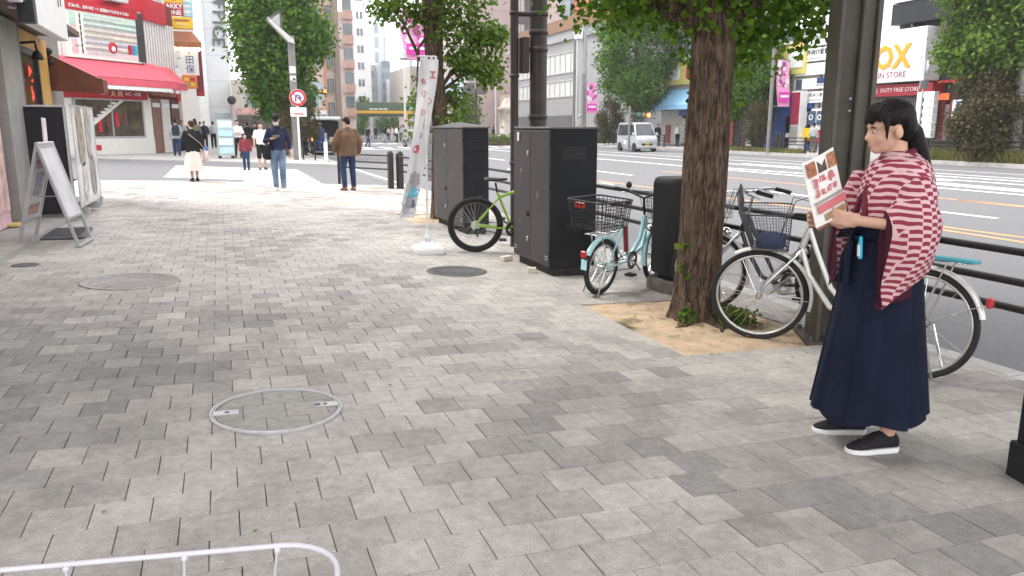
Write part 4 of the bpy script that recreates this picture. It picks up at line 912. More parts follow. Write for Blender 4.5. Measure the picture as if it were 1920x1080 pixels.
# ================================================================== PEOPLE
SKIN = mat('skin', (.56, .33, .235), .5, var=.06, scale=14, spec=.35)
SKIN2 = mat('skin_tan', (.46, .27, .18), .5, var=.06, scale=14, spec=.35)
HAIR = mat('hair_black', (.010, .008, .008), .5, var=.5, scale=60, bump=.25, bscale=140, spec=.12)
HAIRB = mat('hair_brown', (.045, .022, .013), .5, var=.4, scale=60, bump=.25, bscale=120, spec=.15)
LIP = mat('lips', (.42, .19, .15), .5); EYEW = mat('eye_white', (.75, .73, .70), .3); EYED = mat('eye_dark', (.012, .008, .006), .2)
def cloth(name, col, var=.12, scale=9, rough=.85): return mat(name, col, rough, var=var, scale=scale, bump=.5, bscale=26, spec=.2)
def hand(mb, wrist, d, n, side=1, curl=.5, s=1., thumb_in=.3, spread=.12, k=8):
    """palm and five unequal bent fingers; d points along the hand, n is the palm's facing"""
    w, d, n = Vector(wrist), Vector(d).normalized(), Vector(n); n = (n - d * n.dot(d)).normalized(); l = d.cross(n) * side
    for f, r in ((.0, .024), (.03, .027), (.06, .028)):
        for q in (-.020, 0, .020): mb.ball(w + (d * f + l * q) * s, (r * .62 * s + .004,) * 3, k)
    for i, (q, L) in enumerate(((.031, .066), (.010, .078), (-.011, .074), (-.031, .058))):
        p = w + (d * .075 + l * q) * s; a = Vector(d) + l * spread * (q / .03); pts = [w + (d * .045 + l * q * .8) * s, p]
        for j, f in enumerate((.45, .32, .23)):
            ang = curl * (.55 + .5 * j); dd = (a * math.cos(ang * (j + 1) * .62) + n * math.sin(ang * (j + 1) * .62)).normalized(); p = p + dd * L * f * s; pts.append(p)
        limb(mb, pts, [.0105 * s, .0095 * s, .0088 * s, .008 * s, .0068 * s], k)
    p0 = w + (d * .022 + l * .028) * s; p1 = p0 + (d * .028 + l * .022 + n * .012) * s; p2 = p1 + (d * .03 + l * .004 * (1 - thumb_in) + n * .016 * thumb_in * 2) * s; p3 = p2 + (d * .022 - l * .010 * thumb_in + n * .008) * s
    limb(mb, [p0, p1, p2, p3], [.015 * s, .0115 * s, .0105 * s, .0085 * s], k)
def head_mb(mb, c, s=1., pitch=0., yaw=0., k=16):
    """cranium, jaw, nose, brow, ears; c is the centre between the ears"""
    M = Matrix.Translation(c) @ Matrix.Rotation(yaw, 4, 'Z') @ Matrix.Rotation(pitch, 4, 'X') @ Matrix.Scale(s, 4)
    def b(p, r): mb.ball(p, r, k, 0, M)
    b((0, -.012, .035), (.074, .094, .084)); b((0, .022, -.03), (.061, .066, .066)); b((0, .052, -.078), (.030, .030, .022)); b((0, .03, -.07), (.045, .045, .03))
    b((.032, .052, -.028), (.028, .024, .028)); b((-.032, .052, -.028), (.028, .024, .028)); b((0, .058, .028), (.055, .03, .03))
    mb.tube([M @ Vector((0, .078, .012)), M @ Vector((0, .096, -.022)), M @ Vector((0, .084, -.034))], [.008 * s, .0125 * s, .011 * s], 10); b((0, .098, -.026), (.012, .011, .010))
    b((0, .078, -.055), (.022, .013, .008)); b((0, .076, -.066), (.019, .013, .009))
    for q in (-1, 1): b((q * .077, -.012, -.012), (.010, .020, .031))
    return M
def face_parts(t, M, mouth=True):
    for q in (-1, 1):
        e = MB().ball((q * .030, .0770, .002), (.0115, .005, .0048), 10, 0, M).build('eye', EYEW, t)
        MB().ball((q * .030, .0815, .002), (.0055, .0024, .0046), 8, 0, M).build('iris', EYED, e)
        MB().tube([M @ Vector((q * .016, .084, .020)), M @ Vector((q * .030, .085, .024)), M @ Vector((q * .046, .076, .019))], .0026, 6).build('eyebrow', HAIR, t)
    if mouth: MB().ball((0, .0855, -.0605), (.017, .005, .005), 10, 0, M).build('mouth', LIP, t)
def shoe(t, x, y, yaw, m, sole, L=.25, z=0., pitch=0., nm='shoe'):
    M = Matrix.Translation((x, y, z)) @ Matrix.Rotation(yaw, 4, 'Z') @ Matrix.Rotation(pitch, 4, 'X')
    k = L / .25; rings = []
    for f, hw, zt in ((-.088, .026, .075), (-.07, .034, .098), (-.03, .036, .104), (.02, .038, .092), (.07, .044, .062), (.115, .042, .045), (.145, .030, .036), (.158, .014, .028)):
        rings.append([(hw * k * math.copysign(abs(math.cos(a)) ** .7, math.cos(a)), f * k, (.016 + (zt - .016) * (.5 + .5 * math.sin(a)))) for a in [2 * math.pi * q / 14 for q in range(14)]])
    u = MB().loft(rings, M=M).build(nm, m, t)
    out = [(hw * k * 1.08 * s, f * k) for s in (1,) for f, hw in ((-.095, .018), (-.08, .033), (-.03, .036), (.02, .038), (.07, .046), (.115, .045), (.148, .032), (.163, .012))]
    out = out + [(-x_, y_) for x_, y_ in out[::-1]]
    MB().loft([[(p[0] * e, p[1] * e, zz) for p in out] for zz, e in ((.0, .96), (.005, 1.0), (.019, 1.0), (.024, .97))], 0, False, M).build('sole', sole, u)
    return u
WSOLE = mat('shoe_sole_white', (.72, .72, .70), .6, var=.06); BSHOE = cloth('shoe_black', (.022, .020, .024)); WSHOE = cloth('shoe_white', (.72, .72, .72)); TSHOE = cloth('shoe_tan', (.24, .12, .06))
DSOLE = mat('shoe_sole_dark', (.05, .04, .035), .7)
# ------------------------------------------------------------------ the woman in kimono and hakama
W = thing('person', 'woman in red and white arrow pattern kimono top and long navy skirt holding a flyer', 'person', (2.80, 2.70, gz(2.80)), rad(71))
KM = bpy.data.materials.new('kimono_cloth'); KM.use_nodes = True; t = KM.node_tree; b = t.nodes['Principled BSDF']; b.inputs['Roughness'].default_value = .75; b.inputs['Specular IOR Level'].default_value = .25
def nd(kind, op=None, *ins):
    n = t.nodes.new(kind)
    if op: n.operation = op
    for i, v in enumerate(ins):
        if v is None: continue
        if isinstance(v, (int, float)): n.inputs[i].default_value = v
        else: t.links.new(v, n.inputs[i])
    return n.outputs[0]
Mth = lambda op, *i: nd('ShaderNodeMath', op, *i)
tcn = t.nodes.new('ShaderNodeTexCoord'); nw = t.nodes.new('ShaderNodeTexNoise'); nw.inputs['Scale'].default_value = 7; t.links.new(tcn.outputs['Object'], nw.inputs['Vector'])
sp = t.nodes.new('ShaderNodeSeparateXYZ'); t.links.new(tcn.outputs['Object'], sp.inputs[0]); X_, Y_, Z_ = sp.outputs
u = Mth('DIVIDE', Mth('ADD', Mth('SUBTRACT', Y_, Mth('MULTIPLY', X_, .75)), Mth('MULTIPLY', nw.outputs['Fac'], .025)), .040)
par = Mth('MULTIPLY', Mth('MODULO', Mth('FLOOR', Mth('ADD', u, 100)), 2), .5); fr = Mth('ABSOLUTE', Mth('SUBTRACT', Mth('FRACT', Mth('ADD', u, 100)), .5))
v = Mth('ADD', Mth('ADD', Mth('DIVIDE', Mth('ADD', Z_, Mth('MULTIPLY', nw.outputs['Fac'], .03)), .031), par), Mth('MULTIPLY', fr, .16))
st_ = Mth('LESS_THAN', Mth('FRACT', v), .53); edge = Mth('LESS_THAN', fr, .47)
mk = t.nodes.new('ShaderNodeMix'); mk.data_type = 'RGBA'; mk.inputs['A'].default_value = (.62, .40, .42, 1); mk.inputs['B'].default_value = (.235, .030, .055, 1); t.links.new(Mth('MULTIPLY', st_, edge), mk.inputs['Factor'])
t.links.new(mk.outputs['Result'], b.inputs['Base Color']); nb = t.nodes.new('ShaderNodeTexNoise'); nb.inputs['Scale'].default_value = 11; nb.inputs['Detail'].default_value = 3
t.links.new(tcn.outputs['Object'], nb.inputs['Vector']); bp = t.nodes.new('ShaderNodeBump'); bp.inputs['Strength'].default_value = .55; bp.inputs['Distance'].default_value = .02; t.links.new(nb.outputs['Fac'], bp.inputs['Height']); t.links.new(bp.outputs['Normal'], b.inputs['Normal'])
HAK = cloth('hakama_navy', (.0055, .0085, .022), .25, 5); LINEN = mat('flyer_paper', (.76, .74, .70), .6, var=.03)
mb = MB(); HC = Vector((0, .035, 1.462)); HM = head_mb(mb, HC, .98, rad(-9), 0, 18)
limb(mb, [(0, -.005, 1.44), (0, -.012, 1.38), (0, -.025, 1.29)], [.045, .045, .058], 16)
mb.loft([ell(0, -.02 + o, z, rx, ry) for z, rx, ry, o in ((.86, .15, .115, 0), (1.0, .13, .10, 0), (1.12, .14, .105, 0), (1.24, .16, .10, 0), (1.31, .10, .07, 0))])
for s, el, wr, tip, nn in ((-1, (-.215, .0, 1.055), (-.115, .20, 1.075), (.25, 1, .18), (.9, -.1, .25)), (1, (.205, .03, 1.05), (.07, .25, 1.055), (-.3, 1, .05), (-.9, .1, .3))):
    limb(mb, [(s * .155, -.02, 1.265), el, wr], [.046, .037, .024], 12)
    hand(mb, wr, tip, nn, -s, .62, .93, .8, .08, 8)
for s, y in ((-1, -.015), (1, .035)): limb(mb, [(s * .085, -.01, .86), (s * .10, y + .01, .47), (s * .11, y - .03, .09), (s * .115, y + .06, .04)], [.085, .055, .034, .028], 12)
fuse(mb, 'body', SKIN, W, .0062, 4)
face_parts(W, HM)
mb = MB()
def hb(p, r): mb.ball(p, r, 16, 0, HM)
hb((0, -.026, .052), (.084, .100, .088)); hb((0, -.058, .01), (.078, .070, .085)); hb((0, .030, .088), (.062, .052, .040))
for k in range(9): q = -.062 + .0155 * k; mb.tube([HM @ Vector((q * .8, .03, .115)), HM @ Vector((q, .074 - 5 * q * q, .085)), HM @ Vector((q * 1.1, .092 - 6 * q * q, .040 + .01 * math.sin(k * 2)))], [.012, .012, .006], 8)
for s in (-1, 1): mb.tube([HM @ Vector((s * .060, .035, .08)), HM @ Vector((s * .077, .040, .02)), HM @ Vector((s * .075, .045, -.045))], [.014, .011, .004], 8)
limb(mb, [HM @ Vector((0, -.085, .0)), HM @ Vector((0, -.115, -.03)), Vector((0, -.115, 1.36)), Vector((.0, -.145, 1.27)), Vector((0, -.165, 1.19)), Vector((0, -.16, 1.12))], [.040, .040, .042, .038, .026, .008], 12)
fuse(mb, 'hair', HAIR, W, .0065, 3)
mb = MB(); r_ = random.Random(2)
for k in range(46):     # loose strands
    a = r_.uniform(-1.3, 1.3); q = Vector((.082 * math.sin(a), -.03 + .05 * math.cos(a * 1.7), .10 - .05 * abs(a))); e = q + Vector((r_.uniform(-.012, .012), r_.uniform(.0, .03), -r_.uniform(.05, .12)))
    mb.tube([HM @ q, HM @ (q.lerp(e, .5) * 1.06), HM @ e], [.0016, .0014, .0006], 4)
for k in range(30):
    x = r_.uniform(-.035, .035); y = r_.uniform(-.19, -.11); mb.tube([Vector((x * .6, -.12, 1.36)), Vector((x, y, 1.25)), Vector((x * 1.3, y - r_.uniform(0, .02), 1.09 + r_.uniform(-.03, .05)))], [.002, .0018, .0006], 4)
o = mb.build('hair_strands', HAIR, W); o['kind'] = 'stuff'
torus_m = MB(); torus(torus_m, (0, 0, 0), .030, .008, HM @ Matrix.Translation((0, -.108, -.02)) @ Matrix.Rotation(rad(90), 4, 'Z') @ Matrix.Rotation(rad(0), 4, 'X'), 20, 8); torus_m.build('hair_tie', BLACKP, W)
# kimono body and wide hanging sleeves
mb = MB(); mb.loft([ell(0, o, z, rx, ry, 44, 2.25) for z, rx, ry, o in ((.93, .150, .118, -.01), (1.0, .158, .120, -.01), (1.08, .172, .134, -.015), (1.17, .186, .136, -.02), (1.25, .188, .126, -.03), (1.30, .170, .115, -.035), (1.335, .120, .090, -.035), (1.36, .075, .068, -.03), (1.372, .062, .058, -.022))])
for s in (-1, 1): limb(mb, [(s * .12, -.03, 1.275), (s * .19, -.025, 1.19), (s * .215, .0, 1.09)], [.070, .082, .075], 14)
fuse(mb, 'kimono', KM, W, .012, 6)
def sleeve(s, dy, lo, name='sleeve'):
    mb = MB(); rings = []
    for y_, zt, zb, cx, hw in ((-.235, 1.07, .965, .175, .010), (-.22, 1.11, .90, .19, .035), (-.17, 1.20, .855, .215, .055), (-.10, 1.275, .815, .225, .068), (-.03, 1.27, .775, .225, .072), (.03, 1.19, .740, .212, .066), (.075, 1.135, .705, .195, .055), (.098, 1.125, .690, .185, .048)):
        y = y_ * .68 + .032; zb = zb + lo; n = 28; R_ = []
        for k in range(n):
            a = 2 * math.pi * k / n; zc, hz = (zt + zb) / 2, (zt - zb) / 2
            R_.append((s * (cx + hw * math.copysign(abs(math.cos(a)) ** .8, math.cos(a)) * (1 - .35 * max(0, -math.sin(a))) + .012 * math.sin(zc * 20 + a * 3)), y + dy + .008 * math.sin(a * 4 + y * 30), zc + hz * math.copysign(abs(math.sin(a)) ** .75, math.sin(a))))
        rings.append(R_)
    mb.loft(rings, cap=False)
    inner = [[(p[0] + (s * (.185) - p[0]) * e, p[1] - d_, p[2] + (((1.125 + .69 + lo) / 2) - p[2]) * e) for p in rings[-1]] for e, d_ in ((.03, -.001), (.10, .02), (.2, .12), (.5, .13))]
    o = mb.build(name, KM, W)
    MB().loft([rings[-1]] + inner, 0).build('sleeve_lining', cloth('lining_dark', (.05, .01, .02)), o)
    return o
sleeve(-1, 0, 0); sleeve(1, .055, .03)
mb = MB()       # crossed collar
for s in (-1, 1): mb.tube([(s * .0, -.098, 1.355), (s * .055, -.06, 1.372), (s * .068, .0, 1.345), (s * .045, .065, 1.27), (-s * .02, .118, 1.16), (-s * .06, .128, 1.05)], [.013, .014, .014, .015, .015, .013], 10)
mb.build('collar', cloth('collar_wine', (.12, .02, .035)), W)
# pleated hakama
mb = MB(); n = 264; rings = []
for i in range(29):
    f = i / 28; z = 1.045 - .868 * f; rx = .160 + .088 * f ** 1.05; ry = .138 + .115 * f ** 1.05; amp = .02 + .085 * f ** .7
    R_ = []
    for k in range(n):
        a = 2 * math.pi * k / n; ph = (k * 11 / n + .07 * math.sin(3 * a) + .04 * f * math.sin(5 * a)) % 1.0; saw = (.35 + .4 * (ph / .88) if ph < .88 else .35 + .4 - (ph - .88) / .12 * .4 if ph > 1.1 else .75 - (ph - .88) / .12 * .40) - .55 + .12 * math.sin(ph * 3.1)
        q = 1 + amp * saw * 1.7 + .015 * f * math.sin(3 * a + 1.3) + .012 * f * math.sin(7 * a + f * 3)
        R_.append((rx * q * math.cos(a), -.005 + .015 * f + ry * q * math.sin(a), z + .012 * f * math.sin(5 * a) + .02 * f * math.sin(a + 2)))
    rings.append(R_)
mb.loft(rings, cap=False); hk = mb.build('hakama', HAK, W)
MB().loft([ell(0, -.005, z, .168 + e, .149 + e, 40) for z, e in ((.985, .002), (.985, .010), (1.06, .006), (1.065, -.004))]).build('waistband', HAK, W)
mb = MB()
for s in (-1, 1): mb.tube([(-.03, .15, 1.01), (-.03 + s * .05, .19, 1.03), (-.03 + s * .08, .19, .99), (-.03, .16, 1.0)], [.012, .018, .016, .010], 8); mb.tube([(-.03, .16, 1.0), (-.03 + s * .02, .185, .90), (-.03 + s * .03, .19, .78)], [.012, .016, .014], 8)
mb.build('bow', HAK, W)
for s, y in ((-1, -.015), (1, .035)): shoe(W, s * .115, y + .01, rad(-s * 6), BSHOE, WSOLE, .245)
for s, y in ((-1, -.015), (1, .035)):
    mb = MB()
    for k in range(4): mb.tube([(s * .115 - .02, y + .04 + k * .018, .078 - k * .006), (s * .115 + .02, y + .045 + k * .018, .078 - k * .006)], .003, 5)
    mb.build('lace', mat('lace_dark', (.05, .045, .05), .8), W)
# flyer and pen tag
Wm = Matrix.Translation((2.80, 2.70, gz(2.80))) @ Matrix.Rotation(rad(71), 4, 'Z')
FLM = Wm @ Matrix.Translation((-.085, .335, 1.215)) @ Matrix.Rotation(rad(-62), 4, 'Z') @ Matrix.Rotation(rad(90 - 6), 4, 'X') @ Matrix.Rotation(rad(19), 4, 'Z')
FL = thing('flyer', 'white printed flyer with red lettering and food photos held by the woman', 'flyer'); FL.matrix_world = FLM
mb = MB(); n = 8
for sgn, z0 in ((1, .0008), (-1, -.0008)):
    vs = [(-.105 + .21 * i / n, -.148 + .296 * j / n, z0 + .012 * math.sin(i / n * 3.1) + .006 * (j / n) ** 2) for j in range(n + 1) for i in range(n + 1)]
    mb.add(vs, [[j * (n + 1) + i, j * (n + 1) + i + 1, (j + 1) * (n + 1) + i + 1, (j + 1) * (n + 1) + i][::sgn] for j in range(n) for i in range(n)], 0, True)
mb.build('sheet', LINEN, FL)
FZ = .0165
for k, col in enumerate(((.30, .11, .05), (.09, .05, .04), (.33, .14, .06))):
    o = MB().box((-.065 + .065 * k, .105, FZ), (.055, .062, .0012)).build('photo_print', mat('food_print_%d' % k, col, .6, var=.55, scale=60), FL)
PRD = mat('flyer_red', (.56, .16, .17), .6); PGR = mat('flyer_grey', (.28, .27, .26), .6)
MB().box((0, -.045, FZ + .0), (.18, .012, .001)).build('rule', PGR, FL); MB().box((.01, -.075, FZ), (.185, .036, .001)).build('band', PRD, FL)
MB().box((.02, -.12, FZ), (.14, .03, .001)).build('photo_print', mat('food_print_3', (.35, .22, .13), .6, var=.5, scale=60), FL)
[strokes(.046, .05, Matrix.Translation((-.062 + .05 * k, .042, FZ)), PRD, FL, 6, 20 + k, .17) for k in range(3)]; [strokes(.036, .038, Matrix.Translation((-.062 + .04 * k, -.008, FZ)), PRD, FL, 6, 30 + k, .18) for k in range(4)]
PT = thing('pen_tag', 'bright cyan clip tag hanging at the waist of the navy skirt', 'tag'); PT.matrix_world = Wm @ Matrix.Translation((-.115, .165, .955)) @ Matrix.Rotation(rad(8), 4, 'Y')
MB().box((0, 0, 0), (.026, .014, .10), 0, bev=.005).build('case', mat('cyan_plastic', (.03, .42, .62), .35), PT); MB().box((-.0, .008, -.012), (.018, .003, .05)).build('label', WHITEP, PT)
# ------------------------------------------------------------------ generic walkers
def person(label, loc, az, h, skin=None, top=None, legs=None, hair=None, shoes=None, sole=None, arms=None, feet=None, sleeve=1., jacket=0., cap=None, mask=None, short=0., skirt=None, tuck=True,
           long_hair=False, group=None, hp=(0, 0), vox=.013, bun=False, knee=None, fine=False, shoulder=1., lean=0.):
    s = h / 1.70; skin = skin or SKIN; t = thing('person', label, 'person', loc, -az, group); hair = hair or HAIR
    S3 = lambda p: (p[0] * s, p[1] * s, p[2] * s)
    arms = arms or {}; feet = feet or ((-.10, -.02), (.10, .03))
    mb = MB(); HM = head_mb(mb, S3((0, .03 + lean * .5, 1.56)), s * .98, rad(hp[0]), rad(hp[1]), 12 if not fine else 16)
    limb(mb, [S3((0, .0 + lean * .45, 1.54)), S3((0, -.01 + lean * .4, 1.45)), S3((0, -.02, 1.37))], [.046 * s, .05 * s, .06 * s], 12)
    mb.loft([ell(0, (-.01 + o) * s, z * s, rx * s, ry * s, 16) for z, rx, ry, o in ((.86, .145, .10, 0), (1.0, .125, .09, 0), (1.2, .145, .10, 0), (1.34, .14, .085, 0), (1.4, .08, .06, 0))])
    A = {}
    for q in (-1, 1):
        el, wr, tip, nn = arms.get(q, ((q * .235, -.03, 1.11), (q * .245, .06, .875), (0, .25, -1), (-q, .2, 0)))
        A[q] = [S3((q * .165 * shoulder, -.015, 1.348)), S3(el), S3(wr)]
        limb(mb, A[q], [.047 * s, .038 * s, .026 * s], 10); hand(mb, S3(wr), tip, nn, -q, .45, s, .3, .1, 6)
    Lg = {}
    for q, (fx, fy) in zip((-1, 1), feet):
        kx, ky, kz = (knee[q] if knee else (fx * 1.0, max(fy, 0) * .55 + .03, .50)); Lg[q] = [S3((q * .085, 0, .88)), S3((kx, ky, kz)), S3((fx, fy - .03, .085))]
        limb(mb, Lg[q] + [S3((fx, fy + .06, .045))], [.085 * s, .058 * s, .040 * s, .033 * s], 10)
    fuse(mb, 'body', skin, t, vox if not fine else .009, 3); 
    if not mask or True: face_parts(t, HM, not mask)
    mb = MB()
    mb.ball((0, -.024, .050), (.082, .099, .088), 14, 0, HM); mb.ball((0, -.055, .0), (.074, .060, .075), 14, 0, HM); mb.ball((0, .03, .092), (.056, .05, .032), 12, 0, HM)
    if long_hair:
        for x in (-.05, 0, .05): limb(mb, [HM @ Vector((x, -.06, .0)), HM @ Vector((x * 1.2, -.085, -.12)), HM @ Vector((x * 1.2, -.09, -.22))], [.045, .045, .03], 8)
    if bun: mb.ball((0, -.125, .06), .045, 10, 0, HM)
    fuse(mb, 'hair', hair, t, .012, 3)
    if cap:
        c = MB().loft([[tuple(HM @ Vector(p)) for p in ell(0, -.018, z, .088 * r_, .106 * r_, 20)] for z, r_ in ((.045, 1.0), (.085, .98), (.115, .86), (.135, .6), (.143, .25))]).build('cap', cap, t)
        MB().loft([[tuple(HM @ Vector((x, y, z))) for x, y, z in ((-.062 + .124 * k / 8, .08 + .075 * math.sin(math.pi * k / 8) ** .6 * f, .052 - .022 * f + .0) for k in range(9))] + [tuple(HM @ Vector((x, y, z))) for x, y, z in ((.062 - .124 * k / 8, .08 + .075 * math.sin(math.pi * k / 8) ** .6 * f, .047 - .022 * f) for k in range(9))] for f in (.0, .5, 1.0)]).build('peak', cap, c)
    if mask: MB().loft([[tuple(HM @ Vector((.058 * r_ * math.sin(a), .050 + .048 * r_ * math.cos(a) + e, z))) for a in [-1.5 + 3.0 * k / 12 for k in range(13)]] for z, r_, e in ((-.018, 1.0, .004), (-.04, 1.06, .006), (-.07, 1.0, .004), (-.09, .72, -.004))], cap=False).build('face_mask', mask, t)
    # top
    j = jacket; zb = (.80 if j else (.93 if tuck else .85)); mb = MB()
    mb.loft([ell(0, -.012 * s + 0, z * s, (rx + j * (1 if z < 1.3 else .4)) * s, (ry + j * (1 if z < 1.3 else .4)) * s, 24) for z, rx, ry in ((zb, .172, .128), (zb + .02, .176, .132), (1.0, .172, .128), (1.15, .178, .128), (1.28, .182, .120), (1.35, .15, .10), (1.40, .10, .075), (1.435, .072, .066))])
    for q in (-1, 1):
        a, b_, c_ = [Vector(p) for p in A[q]]
        pts = [a, b_, b_.lerp(c_, .9)] if sleeve >= 1 else [a, a.lerp(b_, max(.5, sleeve * 1.6))] if sleeve < .6 else [a, b_, b_.lerp(c_, (sleeve - .5) * 2 * .9)]
        limb(mb, pts, ([.060 + j * .5, .055 + j * .6, .045 + j * .5] if len(pts) == 3 else [.072 + j, .064 + j]) if s > .8 else [.055, .048, .04][:len(pts)], 12)
    tp = fuse(mb, 'jacket' if j else 'shirt', top, t, vox if not fine else .010, 5)
    mb = MB(); mb.tube([S3((.075 * math.cos(a), -.012 + .07 * math.sin(a), 1.43 - .02 * math.sin(a))) for a in [2 * math.pi * k / 16 for k in range(16)]], .011 * s, 6, closed=True); mb.build('collar', top, tp)
    if skirt:
        n = 72; zt, z1, r1 = .98, skirt[0], skirt[1]
        mb = MB(); mb.loft([[((.135 + (r1 - .135) * f ** .8) * s * (1 + .06 * f * math.sin(9 * a)) * math.cos(a), (.115 + (r1 - .125) * f ** .8) * s * (1 + .06 * f * math.sin(9 * a + 1)) * math.sin(a), (zt + (z1 - zt) * f) * s) for a in [2 * math.pi * k / n for k in range(n)]] for f in [i / 10 for i in range(11)]], cap=False); mb.build('skirt', legs, t)
    else:
        mb = MB(); mb.loft([ell(0, -.005, z * s, rx * s, ry * s, 20) for z, rx, ry in ((.80, .15, .115), (.88, .165, .128), (.97, .158, .118), (1.01, .150, .112))])
        for q in (-1, 1):
            a, b_, c_ = [Vector(p) for p in Lg[q]]
            if short: limb(mb, [a, a.lerp(b_, .95), b_.lerp(c_, .12)], [.098 * s, .085 * s, .08 * s], 12)
            else: limb(mb, [a, b_, c_ + Vector((0, 0, .02 * s))], [.098 * s, .074 * s, .060 * s], 12)
        fuse(mb, 'shorts' if short else 'trousers', legs, t, vox if not fine else .010, 5)
    for fx, fy in feet: shoe(t, fx * s, (fy - .01) * s, rad(-8 if fx > 0 else 8), shoes or BSHOE, sole or DSOLE, .265 * s)
    return t, HM, s
def at_g(x, y): p = onG(x, y); return (p[0], p[1], gz(p[0]))
R2C = rad(180)           # facing the camera
NAVY = cloth('shirt_navy', (.022, .026, .060)); JEAN = cloth('denim_faded', (.16, .23, .33), .4, 3.5); DENIM = cloth('denim_dark', (.025, .042, .095), .25, 5)
BRN = cloth('jacket_brown', (.135, .080, .050), .18, 6); WHT = cloth('shirt_white', (.72, .71, .70), .06); BLK = cloth('cloth_black', (.016, .016, .018)); GRY = cloth('cloth_grey', (.40, .41, .43)); WINE = cloth('shirt_wine', (.20, .035, .045), .2); CREAM = cloth('skirt_cream', (.66, .62, .56), .05)
MASK = mat('mask_white', (.76, .77, .78), .8); OLIV = cloth('cloth_olive', (.16, .14, .10)); BLUW = cloth('workwear_blue', (.035, .075, .25)); PALE = cloth('cloth_pale', (.58, .56, .54))
# man in cap looking at his phone
p = at_g(525, 358)
t, HM, s = person('man in a dark cap, white mask and navy shirt walking while looking at a phone', p, rad(190), 1.70, SKIN2, NAVY, JEAN, None, WSHOE, WSOLE,
    {1: ((.25, .06, 1.10), (.06, .22, 1.17), (-.6, .8, .2), (-.2, -.2, 1)), -1: ((-.255, -.05, 1.10), (-.27, .03, .86), (0, .2, -1), (1, 0, 0))}, ((-.10, .14), (.085, -.10)), .85, 0, BLK, MASK, hp=(-22, 0), tuck=False, fine=True, vox=.01)
q = thing('phone', 'dark smartphone in the hand of the man in the cap', 'phone'); q.matrix_world = Matrix.Translation(p) @ Matrix.Rotation(-rad(190), 4, 'Z') @ Matrix.Translation((-.03, .33, 1.22)) @ Matrix.Rotation(rad(-35), 4, 'X')
MB().box((0, 0, 0), (.15, .075, .009), 0, bev=.003).build('body', BLACKP, q)
bg_ = thing('shoulder_bag', 'black shoulder bag at the hip of the man in the cap', 'bag'); bg_.matrix_world = Matrix.Translation(p) @ Matrix.Rotation(-rad(190), 4, 'Z')
MB().loft([[(.20 + x, .06 + y, z) for x, y in rrect(0, 0, .06 * e, .14 * e, .03)] for z, e in ((.70, .8), (.73, 1), (.98, 1), (1.02, .8))]).build('pouch', BLK, bg_)
MB().tube([(.20, .06, 1.0), (.17, .16, 1.2), (-.05, .14, 1.40), (-.10, -.02, 1.44), (.0, -.15, 1.3), (.20, -.03, 1.0)], .012, 6).build('strap', BLK, bg_)
# man in brown jacket, back to us
p2 = at_g(655, 357)
t, HM, s = person('man in a brown jacket and dark jeans standing with his back turned by the railing', p2, rad(-12), 1.70, SKIN2, BRN, DENIM, HAIR, TSHOE, DSOLE, {1: ((.29, -.02, 1.12), (.28, .06, .88), (0, .3, -1), (-1, 0, 0)), -1: ((-.29, .02, 1.12), (-.25, .16, .92), (.2, .5, -1), (1, 0, 0))}, ((-.115, 0), (.115, .03)), 1.0, .048, hp=(-24, 22), fine=True, vox=.011, shoulder=1.1)
# woman in cream skirt, seen from behind
p3 = at_g(366, 340)
t, HM, s = person('woman in a black jacket and long cream skirt walking away over the zebra', p3, rad(-8), 1.52, SKIN, BLK, CREAM, HAIRB, BSHOE, DSOLE, {1: ((.25, -.03, 1.12), (.26, .05, .92), (0, .2, -1), (-1, 0, 0))}, ((-.07, -.03), (.07, .05)), 1.0, .012, skirt=(.30, .27), hp=(-6, 28), bun=False)
bg_ = thing('shoulder_bag', 'light cloth tote bags carried by the woman in the cream skirt', 'bag'); bg_.matrix_world = Matrix.Translation(p3) @ Matrix.Rotation(rad(8), 4, 'Z')
MB().loft([[(.30 + x, .05 + y, z) for x, y in rrect(0, 0, .06 * e, .16 * e, .03)] for z, e in ((.47, .75), (.50, 1), (.72, .95), (.76, .8))]).build('tote', cloth('tote_pink', (.62, .48, .46), .2), bg_)
MB().loft([[(.33 + x, .15 + y, z) for x, y in rrect(0, 0, .05 * e, .09 * e, .02)] for z, e in ((.66, .75), (.68, 1), (.85, .95), (.87, .8))]).build('pouch', cloth('tote_blue', (.08, .16, .42), .2), bg_)
MB().tube([(.30, .05, .74), (.28, .04, .84), (.26, .05, .80)], .01, 6).build('handle', MATS['tote_pink'], bg_); MB().tube([(-.16, .10, 1.28), (-.05, -.15, 1.15), (.17, -.16, .95), (.28, 0, .80)], .012, 6).build('strap', cloth('strap_tan', (.3, .24, .18)), bg_)
# others on and beyond the zebra
p4 = at_g(463, 319); person('small child in a wine red sweatshirt and jeans on the zebra', p4, rad(183), 1.20, SKIN, WINE, DENIM, HAIR, BSHOE, DSOLE, None, ((-.09, .08), (.09, -.06)), 1.0, 0, hp=(-4, 0), tuck=False)
p5 = at_g(493, 318); person('person in a white shirt and black knee shorts walking behind the man in the cap', p5, rad(178), 1.58, SKIN, WHT, BLK, HAIR, BSHOE, DSOLE, None, ((-.10, -.08), (.10, .12)), .5, 0, short=1, tuck=False)
p6 = at_g(333, 293); t, HM, s = person('man in a pale hoodie with a dark backpack walking away by the red shop', p6, rad(-5), 1.68, SKIN2, GRY, DENIM, HAIR, BSHOE, WSOLE, None, ((-.10, .06), (.09, -.08)), 1.0, .01, hp=(0, 0))
bg_ = thing('backpack', 'dark backpack on the man in the pale hoodie', 'backpack'); bg_.matrix_world = Matrix.Translation(p6) @ Matrix.Rotation(rad(5), 4, 'Z')
